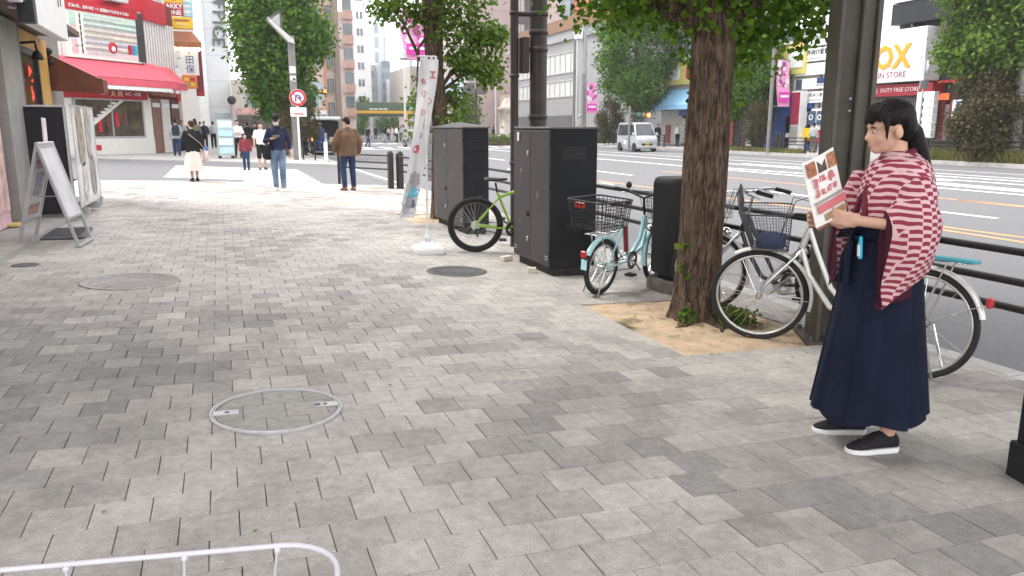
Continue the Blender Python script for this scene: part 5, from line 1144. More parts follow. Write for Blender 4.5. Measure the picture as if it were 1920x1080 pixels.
MB().loft([[(x, -.25 + y, z) for x, y in rrect(0, 0, .16 * e, .095 * e, .05)] for z, e in ((.92, .8), (.96, 1), (1.25, 1), (1.36, .85), (1.40, .5))]).build('pack', cloth('pack_dark', (.03, .035, .04)), bg_)
for q in (-1, 1): MB().tube([(q * .1, -.18, 1.36), (q * .11, .0, 1.44), (q * .11, .13, 1.3), (q * .12, -.1, 1.0)], .016, 6).build('strap', MATS['pack_dark'], bg_)
p7 = (p6[0] + .75, p6[1] + 3.2, p6[2]); person('person in a brown top walking close behind the backpack man', p7, rad(-10), 1.72, SKIN, OLIV, BLK, HAIRB, BSHOE, DSOLE, long_hair=True)
p8 = at_g(448, 296); person('person in a white top and black trousers pushing past the blue trolley', p8, rad(170), 1.72, SKIN, WHT, BLK, HAIR, BSHOE, DSOLE, {1: ((.25, .05, 1.12), (.05, .2, 1.1), (-1, .2, 0), (0, 0, 1)), -1: ((-.25, .05, 1.12), (-.05, .22, 1.08), (1, .2, 0), (0, 0, 1))}, ((-.1, .1), (.1, -.1)), .8, .0, tuck=False)
p9 = at_g(402, 278); person('person in a pale top with a dark bag left of the trolley', (p9[0], p9[1], gz(p9[0])), rad(-5), 1.70, SKIN, GRY, BLK, HAIR)
p10 = at_g(360, 276); person('person dressed in black walking near the far end of the shop row', (p10[0], p10[1], gz(p10[0])), rad(175), 1.70, SKIN, BLK, DENIM, HAIR)
p11 = at_g(467, 283); person('person in dark clothes partly hidden behind the trolley and the white top', (p11[0], p11[1], gz(p11[0])), rad(0), 1.68, SKIN, BLK, BLK, HAIR)
# worker in blue bending into the open van, and colleague in dark blue
pw = onZ(604, 287, gz(4)); person('worker in blue overalls leaning into the black van with its tailgate open', (pw[0], pw[1], gz(4)), rad(-15), 1.70, SKIN2, BLUW, BLUW, HAIR, BSHOE, DSOLE, {1: ((.2, .28, 1.2), (.12, .5, 1.1), (0, 1, 0), (0, 0, -1)), -1: ((-.2, .28, 1.2), (-.12, .5, 1.1), (0, 1, 0), (0, 0, -1))}, ((-.12, 0), (.12, .02)), 1., .01, cap=PALE, lean=.2, hp=(-30, 0))
pv = onZ(573, 291, gz(4)); person('man in dark blue standing between the lamp post and the black van', (pv[0], pv[1], gz(3.8)), rad(70), 1.68, SKIN2, NAVY, BLK, HAIR, cap=PALE)
# far crossing
for i, (x, y, lab, az, top, leg, hh, sk) in enumerate(((699 + 21, 267, 'far pedestrian in dark grey striding over the distant crossing', 80, BLK, GRY, 1.7, None), (744, 268, 'far pedestrian in a pale top and dark trousers on the distant crossing', 70, WHT, BLK, 1.75, None), (704, 250, 'distant pedestrian in a black dress waiting past the crossing', 150, BLK, BLK, 1.62, (.55, .2)), (714, 252, 'distant pedestrian in a yellow top past the crossing', 190, cloth('cloth_yellow', (.62, .50, .12)), PALE, 1.6, None),
        (926, 268, 'pedestrian in dark clothes crossing just right of the pyramid lidded cabinet', 60, BLK, BLK, 1.7, None), (942, 267, 'pedestrian in a white blouse and dark skirt right of the pyramid lidded cabinet', 100, WHT, BLK, 1.66, (.45, .26)), (762, 258, 'distant pedestrian in white beside the grey hatchback', 120, WHT, DENIM, 1.7, None))):
    q = onZ(x, y, ROAD_Z); person(lab, (q[0], q[1], ROAD_Z), rad(az), hh, SKIN, top, leg, HAIR, BSHOE, DSOLE, None, ((-.1, .18), (.1, -.18)), 1., 0, skirt=sk, vox=.022, group='people on the far crossing')
for i, (x, lab, az, top, leg, X) in enumerate(((1525, 'man in a grey jacket walking on the far pavement past the red and yellow posters', 70, GRY, OLIV, 32.2), (1233, 'person in black behind the silver van on the far pavement', 190, BLK, BLK, 32.0), (1270, 'person in a pale patterned top outside the blue awning shop', 180, PALE, BLK, 32.6), (1805, 'person in a white top with a backpack in front of the store entrance', 20, WHT, BLK, 32.6), (1087, 'person in grey waiting by the far railing left of the reddish bush', 150, PALE, GRY, 31.6))):
    q = onX(x, 260, X); person(lab, (q[0], q[1], FAR_Z), rad(az), 1.70, SKIN, top, leg, HAIR, BSHOE, DSOLE, vox=.018, group='people on the far pavement')

rr_ = random.Random(12)
DESC = [('far figure in a dark coat', BLK, BLK), ('far figure in a white shirt', WHT, DENIM), ('far figure in a grey top', GRY, BLK), ('far figure in a wine red top', WINE, GRY), ('far figure in pale clothes', PALE, PALE), ('far figure in a navy jacket', NAVY, BLK)]
SPOT = ['left of the yellow gantry leg', 'under the middle of the green bridge', 'just right of the brown jacket man', 'beyond the grey hatchback', 'by the far crossing bars', 'at the far kerb under the bridge']
for i in range(6):
    x = (690, 728, 752, 768, 735, 704)[i]; Y = (92, 98, 88, 95, 84, 104)[i]; q = onY(x, 240, Y); person(DESC[i][0] + ' standing ' + SPOT[i], (q[0], Y, -.27), rad(rr_.uniform(0, 360)), rr_.uniform(1.58, 1.78), SKIN, DESC[i][1], DESC[i][2], HAIR, vox=.03, group='people on the far crossing')

for i, (x, y, d_, top, leg, az) in enumerate(((345, 281, 'pedestrian in a grey top further down the shop row', GRY, BLK, 175), (378, 274, 'pedestrian in a white shirt further down the shop row', WHT, DENIM, 0), (386, 281, 'pedestrian in navy in front of the office tower', NAVY, BLK, 185), (417, 273, 'pedestrian in pale clothes behind the blue trolley', PALE, BLK, 10), (480, 277, 'pedestrian in black under the dense corner tree', BLK, BLK, 190), (690, 276, 'pedestrian in a dark coat just right of the brown jacket man', BLK, DENIM, 120))):
    q = onG(x, y) if x < 600 else onZ(x, y, ROAD_Z); person(d_, (q[0], q[1], gz(q[0]) if x < 600 else ROAD_Z), rad(az), 1.68, SKIN, top, leg, HAIR, BSHOE, DSOLE, None, ((-.1, .12), (.1, -.12)), vox=.02, group='pedestrians beyond the side street')
# ================================================================== BUILDINGS, SIGNS, STREET FURNITURE BEYOND
GLASS = mat('window_glass', (.10, .13, .15), .08, var=.5, scale=.35, spec=.8)
GLASSB = mat('window_glass_pale', (.30, .36, .40), .10, var=.35, scale=.3, spec=.8)
FRAMEM = mat('window_frame', (.50, .50, .50), .5, .3)
FRAMED = mat('window_frame_dark', (.05, .05, .052), .5)
INK = mat('print_black', (.02, .02, .022), .6); INKW = mat('print_white', (.78, .78, .77), .6); INKN = mat('print_navy', (.03, .05, .17), .6); INKR = mat('print_signal_red', (.55, .02, .03), .5); INKO = mat('print_orange', (.85, .33, .02), .5)
SIGNW = mat('sign_white', (.78, .78, .78), .45, var=.04, scale=2); SIGNR = mat('sign_red', (.46, .018, .03), .5, var=.08); SIGNY = mat('sign_yellow', (.80, .50, .03), .5)
BLIND = mat('blind_pale', (.55, .56, .55), .8)
class Facade:
    """a building whose street face runs from p0 (left as seen) to p1; local x along it, -y outwards"""
    def __init__(s, name, label, p0, p1, zb, h, depth, m, cat='building', group=None):
        s.p0 = np.array([*p0, zb], float); d = np.array([p1[0] - p0[0], p1[1] - p0[1], 0.]); s.L = np.linalg.norm(d); s.u = d / s.L; s.n = np.array([s.u[1], -s.u[0], 0.])
        s.rz = math.atan2(d[1], d[0]); s.t = thing(name, label, cat, tuple(s.p0), s.rz, group); s.h = h
        if m: MB().box((s.L / 2, depth / 2, h / 2), (s.L, depth, h)).build('wall', m, s.t)
    def uv(s, x, y, out=0.):
        d = sight(x, y); k = ((s.p0 + s.n * out - _C) @ s.n) / (d @ s.n); q = _C + d * k - s.p0; return q @ s.u, q[2]
    def rect(s, x0, y0, x1, y1, out=0.):
        a = s.uv(x0, (y0 + y1) / 2, out)[0]; b = s.uv(x1, (y0 + y1) / 2, out)[0]; xm = (x0 + x1) / 2
        return min(a, b), max(a, b), s.uv(xm, y1, out)[1], s.uv(xm, y0, out)[1]
    def slab(s, name, r, m, out=.06, thick=.05, parent=None, bev=0.):
        a, b, z0, z1 = r; return MB().box(((a + b) / 2, -out + thick / 2 - .0, (z0 + z1) / 2), (b - a, thick, z1 - z0), 0, bev=bev).build(name, m, parent or s.t)
    def px(s, name, x0, y0, x1, y1, m, out=.06, thick=.05, parent=None): return s.slab(name, s.rect(x0, y0, x1, y1, out), m, out, thick, parent)
    def window(s, r, fm=None, gm=None, out=.03, bars=1, fw=.06, name='window', rows=1):
        a, b, z0, z1 = r; w_, h_ = b - a, z1 - z0; mb = MB()
        for x in (a + fw / 2, b - fw / 2): mb.box((x, -out, (z0 + z1) / 2), (fw, .08, h_))
        for z in (z0 + fw / 2, z1 - fw / 2): mb.box(((a + b) / 2, -out - .002, z), (w_ - fw * 2, .08, fw))
        for k in range(1, bars + 1): mb.box((a + w_ * k / (bars + 1), -out - .004, (z0 + z1) / 2), (fw * .7, .07, h_ - fw * 2))
        for k in range(1, rows): mb.box(((a + b) / 2, -out - .006, z0 + h_ * k / rows), (w_ - fw * 2, .06, fw * .7))
        f = mb.build(name, fm or FRAMEM, s.t); MB().box(((a + b) / 2, -.012, (z0 + z1) / 2), (w_ - fw, .02, h_ - fw)).build('pane', gm or GLASS, f); return f
    def grid(s, xs, zs, w_, h_, fm=None, gm=None, bars=1, fw=.06, sill=None):
        """equal windows at every (x, z) corner; mesh data shared"""
        f0 = None
        for x in xs:
            for z in zs:
                if f0 is None:
                    f0 = s.window((0, w_, 0, h_), fm, gm, bars=bars, fw=fw); p0 = kids(f0)[0]; f0.location = (x, 0, z)
                    if sill: MB().box((w_ / 2, -.10, -.06), (w_ + .2, .2, .08)).build('sill', sill, f0)
                    ks_ = kids(f0)
                else:
                    f = f0.copy(); COL.objects.link(f); f.location = (x, 0, z)
                    for k_ in ks_: c = k_.copy(); COL.objects.link(c); c.parent = f
    def txt(s, body, x, z, size, m, out=.09, parent=None, rot=0., **k):
        return text(body, size, Matrix.Translation((x, -out, z)) @ Matrix.Rotation(rad(90), 4, 'X') @ Matrix.Rotation(rot, 4, 'Z'), m, parent or s.t, **k)
    def ptxt(s, body, x, y, hpx, m, out=.09, parent=None, **k):
        u_, z = s.uv(x, y, out); _, z2 = s.uv(x, y - hpx, out); return s.txt(body, u_, z, (z2 - z) * 1.05, m, out, parent, **k)
# ------------------------------------------------------------------ the near shop on the left
MUST = mat('mustard_wood', (.50, .285, .075), .55, var=.15, scale=4); PILL = mat('pillar_stone', (.30, .295, .28), .6, var=.10, scale=5); STEPM = mat('step_stone', (.34, .33, .31), .8, var=.12, scale=6, bump=.2, dirt=.2)
SOFF = mat('soffit_brown', (.12, .09, .075), .6); DARKF = mat('dark_fascia', (.030, .034, .040), .45)
F = Facade('left_shop', 'near left shop with mustard wood front, grey pillar, dark glass and white sign box above', (-2.62, 3.0), (-2.62, 16.6), .04, 8.0, 6, mat('shop_plaster', (.20, .185, .165), .8, var=.1), 'shop')
def SH(y0, y1, z0, z1): return (y0 - 3.0, y1 - 3.0, z0 - .04, z1 - .04)
F.slab('pillar', SH(11.6, 12.62, .1, 2.75), PILL, .16, .16); F.slab('pillar', SH(7.6, 8.3, .1, 2.75), PILL, .16, .16)
F.slab('door_frame', SH(12.64, 12.86, .1, 2.75), mat('bronze_frame', (.10, .09, .075), .45, .4), .13, .13)
F.slab('wood_panel', SH(12.88, 15.1, .15, 1.18), MUST, .06, .06); F.slab('wood_post', SH(14.28, 15.1, 1.18, 2.75), MUST, .062, .06); F.slab('wood_lintel', SH(12.88, 14.26, 2.52, 2.75), MUST, .062, .06)
F.window(SH(12.9, 14.24, 1.2, 2.5), FRAMED, mat('restaurant_glass', (.10, .065, .035), .08, var=.8, scale=2.2, spec=.8), .05, 0, .08)
nz_ = F.slab('door', SH(8.35, 11.55, .15, 2.6), mat('door_pink', (.62, .40, .46), .5, var=.2, scale=3), .05, .05)
for k in range(4): F.slab('door_panel', SH(8.5 + k * .78, 9.15 + k * .78, .35, 2.3), mat('door_poster_%d' % (k % 2), ((.66, .60, .62), (.62, .42, .40))[k % 2], .5, var=.4, scale=5), .07, .03, nz_)
for i in range(3): strokes(.26, .27, Matrix.Translation((10.62, -.075, 2.10 - i * .27)) @ Matrix.Rotation(rad(90), 4, 'X'), mat('neon_red', (.6, .02, .02), .4, emit=((1, .05, .04), .8)), F.t, 5, 40 + i, .15, 'neon_stroke')
l_ = MB().tube([(10.15, -.08, 2.5), (10.15, -.26, 2.52), (10.17, -.27, 2.40)], .02, 8).build('wall_lamp', BLACKP, F.t); MB().lathe([(.03, .12), (.06, .08), (.085, 0), (.07, .0), (.03, .06)], 16).build('lamp_shade', BLACKP, l_, loc=(10.17, -.27, 2.28))
MB().box((5.9, -.30, 2.80), (11.8, .62, .08)).build('soffit', SOFF, F.t)
MB().box((5.1, -.26, 3.15), (10.2, .48, .60)).build('fascia', DARKF, F.t)
for k in range(5): MB().lathe([(.05, 0), (.05, -.02), (.035, -.025)], 12).build('downlight', SIGNW, F.t, loc=(8.3 + k * 1.2, -.4, 2.757))
b_ = MB().box((9.15, -.60, 3.42), (2.1, .16, 1.75), 0, bev=.01).build('sign_box', SIGNW, F.t)
MB().box((8.02, -.60, 3.42), (.16, .17, 1.76)).build('sign_end', DARKF, b_)
for k in range(5): strokes(.34, 1.2, upright(8.36 + .42 * k, -.683, 3.45), INK, b_, 3, 50 + k, .17, 'brush_mark', .12)
b_ = MB().box((6.2, -.6, 3.35), (2.6, .14, 1.3), 0, bev=.01).build('sign_box', SIGNW, F.t); MB().box((6.2, -.675, 3.6), (2.2, .01, .5)).build('sign_print', mat('sign_pale_print', (.55, .35, .36), .6, var=.5, scale=6), b_)
MB().box((6.5, -.28, .01), (13.0, .54, .17)).build('step', STEPM, F.t); MB().box((11.3, -.55, -.05), (2.2, .5, .14), 0, bev=.01).build('step', STEPM, F.t)
F.slab('tile', SH(11.3, 11.58, .15, .18), mat('tile_pale_yellow', (.62, .50, .18), .6), .17, .12)
# retractable brown awning
c = thing('awning', 'brown canvas awning jutting from the left shop with its side flap hanging', 'awning', (-2.6, 15.2, 2.58))
AWB = cloth('awning_brown', (.155, .062, .042), .12, 4); L = .6; o_ = .80; dz = -.42
MB().add([(0, 0, 0), (o_, 0, dz), (o_, L, dz), (0, L, 0), (0, 0, -.02), (o_, 0, dz - .02), (o_, L, dz - .02), (0, L, -.02)], [[0, 1, 2, 3], [7, 6, 5, 4], [0, 4, 5, 1], [3, 2, 6, 7]]).build('canvas', mat('awning_top_brown', (.30, .20, .165), .8, var=.1), c)
MB().add([(0, -.004, 0), (o_, -.004, dz), (o_, -.004, dz - .23), (0, -.004, dz - .19)], [[0, 1, 2, 3]]).add([(0, .006, 0), (o_, .006, dz), (o_, .006, dz - .23), (0, .006, dz - .19)], [[3, 2, 1, 0]]).build('side_flap', AWB, c)
MB().box((o_ + .008, L / 2, dz - .11), (.014, L, .22)).build('valance', AWB, c); MB().tube([(0, .05, -.38), (o_, .05, dz)], .018, 8).build('arm', BLACKP, c); MB().tube([(o_ - .02, 0, dz), (o_ - .02, L, dz)], .025, 8).build('front_bar', BLACKP, c)
for k, (y, z) in enumerate(((-.03, .02), (.02, -.15))): MB().ball((.06, y, z), .06, 10).build('bracket', BLACKP, c)
# black folding screen with poster wing, on the shop step
c = thing('screen_panel', 'black display screen with a see through photo wing standing by the left shop', 'display', (-2.46, 12.42, gz(-2.3) + .02))
MB().box((.235, 0, .82), (.47, .03, 1.46), 0, bev=.004).build('black_panel', mat('screen_black', (.014, .012, .016), .6), c)
MB().box((.235, -.0, 1.565), (.50, .05, .025)).build('top_rail', STEEL, c); MB().box((.485, .0, .82), (.03, .05, 1.5)).build('post', STEEL, c)
wg = MB().box((.56, 1.0, .86), (.016, 1.95, 1.40)).build('photo_wing', mat('poster_wing', (.56, .555, .55), .35, var=.35, scale=2.2), c)
MB().box((.56, 1.0, 1.575), (.03, 2.0, .03)).build('top_rail', STEEL, c); MB().box((.56, 1.98, .80), (.03, .03, 1.58)).build('post', STEEL, c)
for k, (y, z, a, b) in enumerate(((.55, 1.15, .26, .42), (1.25, 1.2, .22, .4), (.6, .5, .2, .28), (1.4, .55, .25, .3))):
    MB().loft([[(.572 + e, y + q[0], z + q[1]) for q in rrect(0, 0, a, b, .2)] for e in (0, .004)]).build('photo_print', mat('wing_print_%d' % k, ((.30, .26, .21), (.36, .34, .31), (.50, .48, .47), (.25, .24, .24))[k], .5, var=.5, scale=7), wg)
for k in range(2): MB().box((.3, .6 + k * 1.1, .06), (.55, .06, .10)).build('foot', STEEL, c)
# aluminium A board
c = thing('a_board', 'aluminium A frame sign board with a tall poster and a paper flap on top', 'sign board', (-1.84, 10.12, gz(-1.84)), rad(-5))
ALB = mat('board_aluminium', (.48, .48, .49), .35, .6, var=.06)
for s in (-1, 1):
    M = Matrix.Translation((0, 0, 1.13)) @ Matrix.Rotation(rad(s * 15), 4, 'Y') @ Matrix.Translation((0, 0, -1.17))
    mb = MB()
    for y in (-.29, .29): mb.box((0, y, .585), (.032, .036, 1.17), M=M, bev=.004)
    for z in (.33, 1.15): mb.box((0, 0, z), (.030, .545, .035), M=M, bev=.004)
    f = mb.build('leaf_frame', ALB, c); MB().box((0, 0, .74), (.012, .55, .79), M=M).build('board', mat('poster_pale', (.56, .56, .58), .4, var=.16, scale=4), f)
    MB().box((0, 0, .01), (.045, .62, .03), M=M, bev=.004).build('foot', ALB, f)
    for y, z, a, b, col in ((-.05, .95, .3, .1, (.62, .42, .42)), (.02, .72, .3, .26, (.35, .37, .44)), (.0, .43, .36, .12, (.40, .22, .16))): MB().box((s * .0075, y, z), (.003, a, b), M=M).build('poster_print', mat('poster_print_%.2f' % col[0], col, .5, var=.5, scale=12), f)
MB().tube([(-.14, 0, .55), (.14, 0, .55)], .008, 6).build('stay', ALB, c); MB().tube([(0, -.3, 1.14), (0, .3, 1.14)], .02, 10).build('hinge', ALB, c)
MB().box((.0, -.03, 1.27), (.012, .13, .30), M=Matrix.Rotation(rad(-4), 4, 'X')).build('paper_flap', mat('paper_flap', (.70, .62, .63), .6), c)
m_ = MB()
m_.loft([[(x, y, z) for x, y in rrect(0, 0, hx, hy, .1)] for z, hx, hy in ((.0, .34, .52), (.022, .34, .52), (.026, .33, .51))])
for k in range(9): m_.box((0, -.4 + .1 * k, .030), (.56, .035, .008))
o = m_.build('door_mat', mat('mat_rubber', (.10, .10, .105), .8, var=.2), loc=(-1.96, 11.0, gz(-1.96) + .002), rz=.05); tag(o, 'dark ribbed rubber mat on the pavement behind the A frame board', 'mat')
# ------------------------------------------------------------------ the red hobby shop across the side street
A_, B_ = (-9.2, 34.2), (-3.05, 42.0)
REDW = mat('shop_red', (.50, .022, .04), .55, var=.08); CREAMW = mat('shop_cream', (.66, .64, .60), .7, var=.06)
F = Facade('hobby_shop', 'red and white corner shop with a pink red awning and big picture board above', A_, B_, .10, 12, 9, CREAMW, 'shop')
FR = F
a, b, z0, z1 = F.rect(165, 258, 288, 290); MB().box((a + (b - a) / 2 - 1.5, -.05, z1 / 2 - .02), (b - a + 3, .12, z1)).build('low_wall', CREAMW, F.t)
F.px('red_shutter', 93, 182, 113, 286, REDW, .10, .08)
F.px('pillar', 114, 183, 138, 290, CREAMW, .12, .1); F.px('pillar', 273, 184, 287, 290, CREAMW, .12, .1)
r = F.rect(139, 186, 271, 258); wd = F.window(r, FRAMEM, mat('shop_interior', (.075, .06, .04), .25, var=.8, scale=1.6, spec=.6), .06, 1, .05)
a, b, z0, z1 = r; n = 9; mb = MB()
for k in range(n): mb.box((a + .35 + (b - a) * .48 * k / n + .1, -.06, z0 + .35 + (z1 - z0 - .45) * (k + .5) / n), ((b - a) * .48 / n + .02, .05, .1))
mb.add([(a + .1, -.09, z0 + .25), (a + .3 + (b - a) * .55, -.09, z1 - .05), (a + .55 + (b - a) * .55, -.09, z1 - .05), (a + .25, -.09, z0 - .0 + .12)], [[0, 3, 2, 1]]); mb.build('stair_stringer', CREAMW, wd)
for k in range(4): MB().box((a + 1.3 + k * .5, -.045, z0 + .55 + .12 * k), (.22, .03, .62)).build('hanging_sign', (SIGNR, mat('hanging_dark', (.12, .04, .03), .6))[k % 2], wd)
fx = F.px('fascia', 93, 168, 276, 184, SIGNR, .16, .14)
for ch, x in (('ホビー', 196), ('天', 212), ('国', 225)): F.ptxt(ch, x, 176, 12 if len(ch) == 1 else 6, mat('sign_beige', (.75, .62, .42), .5), .25, fx, ext=.02)
F.ptxt('ホビー天国', 249, 177, 7.5, INKW, .25, fx, ext=.02)
u0, zt = F.uv(97, 102); u1, _ = F.uv(272, 115); zb = F.uv(200, 166)[1]
PINK = mat('awning_red', (.66, .11, .15), .75, var=.06, scale=2); L = F.L
def awning_strip(F, s0, s1, zt, zb, out, m, name='awning'):
    mb = MB(); mb.add([(s0, -.03, zt), (s1, -.03, zt), (s1, -out, zb), (s0, -out, zb), (s0, -.03, zt - .05), (s1, -.03, zt - .05), (s1, -out, zb - .05), (s0, -out, zb - .05)], [[3, 2, 1, 0], [4, 5, 6, 7], [0, 1, 5, 4], [1, 2, 6, 5], [3, 0, 4, 7]])
    o = mb.build(name, m, F.t); MB().box(((s0 + s1) / 2, -out, zb - .17), (s1 - s0, .03, .3)).build('valance', m, o); return o
awn = awning_strip(F, u0 - 2.0, L + .55, zt, zb + .42, 1.25, PINK)
for k in range(14): MB().box((u0 + k * (L - u0) / 13, -1.22, zb - .0), (.42, .05, .16)).build('awning_lamp', SIGNW, awn)
bd = F.px('picture_board', 121, 27, 262, 112, mat('board_cream', (.70, .71, .66), .45, var=.04), .22, .2)
hd_ = F.px('board_header', 118, 9, 256, 26, SIGNR, .26, .24)
F.ptxt('ビル1本、丸々ホビー！各階めぐりがおすすめ♪', 187, 19, 7.2, INKW, .29, hd_, ext=.02, sx=.92)
a, b, z0, z1 = F.rect(124, 31, 259, 110)
for k, col in enumerate(((.45, .62, .50), (.42, .60, .50), (.62, .44, .40), (.64, .52, .36), (.55, .48, .56), (.66, .50, .46), (.62, .40, .42))):
    z = z1 - .16 - k * (z1 - z0) / 7.6
    MB().box((a + .20, -.225, z), (.30, .02, .25)).build('row_icon', mat('row_icon_%d' % k, col, .5), bd)
    MB().box((a + .58, -.225, z), (.06, .014, .2)).build('row_mark', INK, bd)
    for q, ln in enumerate(((2.6, 1.5)[k % 2], (1.9, 2.7, 2.2)[k % 3])): MB().box((a + .85 + ln / 2 * .8, -.222, z + .06 - q * .12), (ln * .8, .014, .05)).build('row_text', mat('row_grey', (.46, .46, .44), .6), bd)
    MB().box(((a + b) / 2 + .3, -.2195, z - .01), (b - a - .9, .006, .34)).build('row_band', mat('row_band_%d' % k, ((.56, .68, .60), (.54, .67, .60), (.68, .56, .53), (.68, .60, .50), (.62, .58, .64), (.70, .60, .57), (.68, .55, .56))[k], .5), bd)
u_, z = F.uv(204, 90); o = MB().lathe([(.02, 0), (.25, 0), (.25, .02), (.02, .02)], 28, M=Matrix.Translation((u_, -.22, z)) @ Matrix.Rotation(rad(90), 4, 'X')).build('round_mark', SIGNR, bd); MB().lathe([(.005, .022), (.12, .022), (.12, .03), (.005, .03)], 24, M=Matrix.Translation((u_ + .03, -.22, z - .06)) @ Matrix.Rotation(rad(90), 4, 'X')).build('mark_centre', SIGNW, bd)
for k, m in enumerate((SIGNR, mat('card_blue', (.08, .22, .42), .5), mat('card_teal', (.10, .40, .42), .5))): MB().box((F.uv(236, 95)[0] + .22 * k, -.225, F.uv(236, 94)[1]), (.2, .02, .42)).build('card_mark', m, bd)
F.px('board_edge', 257, 26, 270, 116, FRAMED, .24, .2); F.px('upper_red_wall', 95, -60, 275, 8, REDW, .06, .05); F.px('upper_sign', 205, -14, 240, 3, mat('ac_grey', (.5, .5, .5), .5), .5, .4)
MB().box((F.uv(178, 277)[0], -.12, F.uv(178, 277)[1]), (.5, .02, .24)).build('small_notice', SIGNR, F.t)
# its long side along the avenue pavement
F = Facade('hobby_shop_wing', 'side wing of the red shop with white vertical fins and shuttered stalls under the awning', B_, (-1.85, 45.1), .10, 7.2, 3, mat('wing_maroon', (.20, .03, .035), .7), 'shop')
F.slab('red_cornice', (0, 2.3, 6.2, 7.2), REDW, .16, .16)
for k in range(12): MB().box((.2 + k * .27, -.03, 4.75), (.13, .05, 3.0)).build('fin', SIGNW, F.t)
awn = awning_strip(F, -.3, 2.5, zt, zb + .42, .85, PINK)
for k in range(4): MB().box((k * .7, -.82, zb - .0), (.42, .05, .16)).build('awning_lamp', SIGNW, awn)
F.slab('fascia', (0.1, 2.8, 2.75, 3.2), mat('fascia_salmon', (.42, .16, .11), .6), .14, .12); F.slab('red_end', (2.8, 3.2, 2.55, 3.4), SIGNR, .2, .2)
for k in range(3): d_ = F.slab('stall_shutter', (.12 + k * 1.05, .95 + k * 1.05, 0, 2.6), (mat('stall_brown', (.22, .12, .09), .6), CREAMW, mat('stall_dark', (.10, .06, .05), .6))[k % 3], .08, .06); F.slab('shutter_band', (.16 + k * 1.05, .9 + k * 1.05, 2.2, 2.4), SIGNW, .11, .04, d_)
F = Facade('narrow_building', 'narrow pale building with pipes and air conditioners past the red shop wing', (-2.75, 47.0), (-1.25, 66), .10, 14, 8, mat('wall_pale_stone', (.60, .58, .55), .7, var=.06), 'building')
for k in range(7): MB().box((.6 + (k % 4) * .9, -.35, 5.0 + (k // 4) * 1.2), (.75, .5, .75), 0, bev=.04).build('air_conditioner', mat('ac_white', (.62, .61, .58), .5), F.t)
for k in range(4): MB().tube([(.8 + k * .8, -.12, 1.0), (.8 + k * .8 + .1, -.12, 8)], .04, 6).build('drain_pipe', mat('pipe_grey', (.45, .44, .42), .5), F.t)
for k in range(4): F.slab('shop_panel', (.6 + k * 1.8, 2.1 + k * 1.8, 0, 2.8), mat('stall_orange_%d' % k, ((.45, .12, .04), (.5, .4, .3), (.55, .18, .05), (.3, .25, .2))[k], .6, var=.3), .1, .1)
# hanging signs along that side: boxes that jut out over the pavement and face us
def hang(name, label, x0, y0, x1, y1, Y, m, th=.25):
    a = onY(x0, y1, Y); b = onY(x1, y0, Y); c = thing(name, label, 'sign', (a[0], Y, a[2])); w_, h_ = b[0] - a[0], b[2] - a[2]
    MB().box((w_ / 2, th / 2, h_ / 2), (w_, th, h_), 0, bev=.02).build('panel', m, c); MB().tube([(0, th / 2, h_ * .8), (-.8, th / 2, h_ * .8)], .03, 6).build('bracket', FRAMEM, c); return c, w_, h_
c, w_, h_ = hang('shop_sign', 'red and yellow hanging sign reading AKKY ONE', 310, -16, 341, 28, 45.6, SIGNR); text('AKKY\nONE', h_ * .26, upright(w_ / 2, -.01, h_ * .24), INKW, c, ext=.01, bold=.01)
MB().box((w_ / 2, -.006, h_ * .72), (w_ * .98, .02, h_ * .42)).build('yellow_half', SIGNY, c); MB().box((w_ / 2, -.02, h_ * .70), (w_ * .3, .02, h_ * .16)).build('emblem', SIGNR, c)
c, w_, h_ = hang('shop_sign', 'pale blue hanging banner sign right of the red and yellow one', 342, -30, 357, 31, 45.8, mat('sign_cyan', (.34, .62, .70), .5))
for k in range(5): MB().box((w_ / 2, -.006, h_ * (.15 + .17 * k)), (w_ * .7, .02, h_ * .07)).build('print', INKW, c)
c, w_, h_ = hang('shop_sign', 'plump yellow hanging sign with brown lettering band', 322, 33, 360, 53, 45.4, SIGNY, .4)
MB().box((w_ / 2, -.006, h_ * .72), (w_ * .7, .02, h_ * .16)).build('print', mat('sign_brown_print', (.35, .12, .03), .6), c); MB().box((w_ / 2, -.008, h_ * .4), (w_ * .5, .02, h_ * .14)).build('print', mat('sign_pale_yellow', (.8, .66, .25), .6), c)
a = onY(320, 78, 45.3); b = onY(375, 56, 45.3); c = thing('awning', 'rust brown round fronted awning with warm lamps under it above the hanging signs', 'awning', (a[0], 45.3, a[2]))
w_, h_ = b[0] - a[0], b[2] - a[2]; RUST = mat('awning_rust', (.36, .13, .06), .7, var=.1)
MB().add([(0, 1, h_), (w_ * .7, 1, h_), (w_, 0, 0), (0, 0, 0), (0, 1, h_ - .1), (w_, 1, 0)], [[3, 2, 1, 0], [1, 2, 5], [0, 1, 4]]).build('canvas', RUST, c); MB().box((w_ / 2, 0, -.12), (w_, .04, .26)).build('valance', RUST, c)
for k in range(5): MB().ball((w_ * (.12 + .19 * k), .1, -.34), .12, 10).build('lamp', mat('lamp_warm', (.9, .75, .5), .4, emit=((1, .72, .38), 2.0)), c)
c, w_, h_ = hang('shop_sign', 'white vertical hanging sign with navy characters', 341, 86, 370, 141, 45.5, SIGNW)
for k, ch in enumerate('千田保'): text(ch, h_ * .30, upright(w_ / 2, -.01, h_ * (.83 - .32 * k)), INKN, c, ext=.01, bold=.0)
c, w_, h_ = hang('shop_sign', 'orange hanging sign below the white vertical one', 343, 141, 369, 166, 45.2, mat('sign_orange', (.66, .20, .04), .5))
for k in range(4): MB().box((w_ * (.3 if k % 2 else .7), -.006, h_ * (.3 if k < 2 else .7)), (w_ * .3, .02, h_ * .24)).build('print', (SIGNY, mat('sign_green_print', (.3, .4, .08), .5), SIGNR, SIGNY)[k], c)
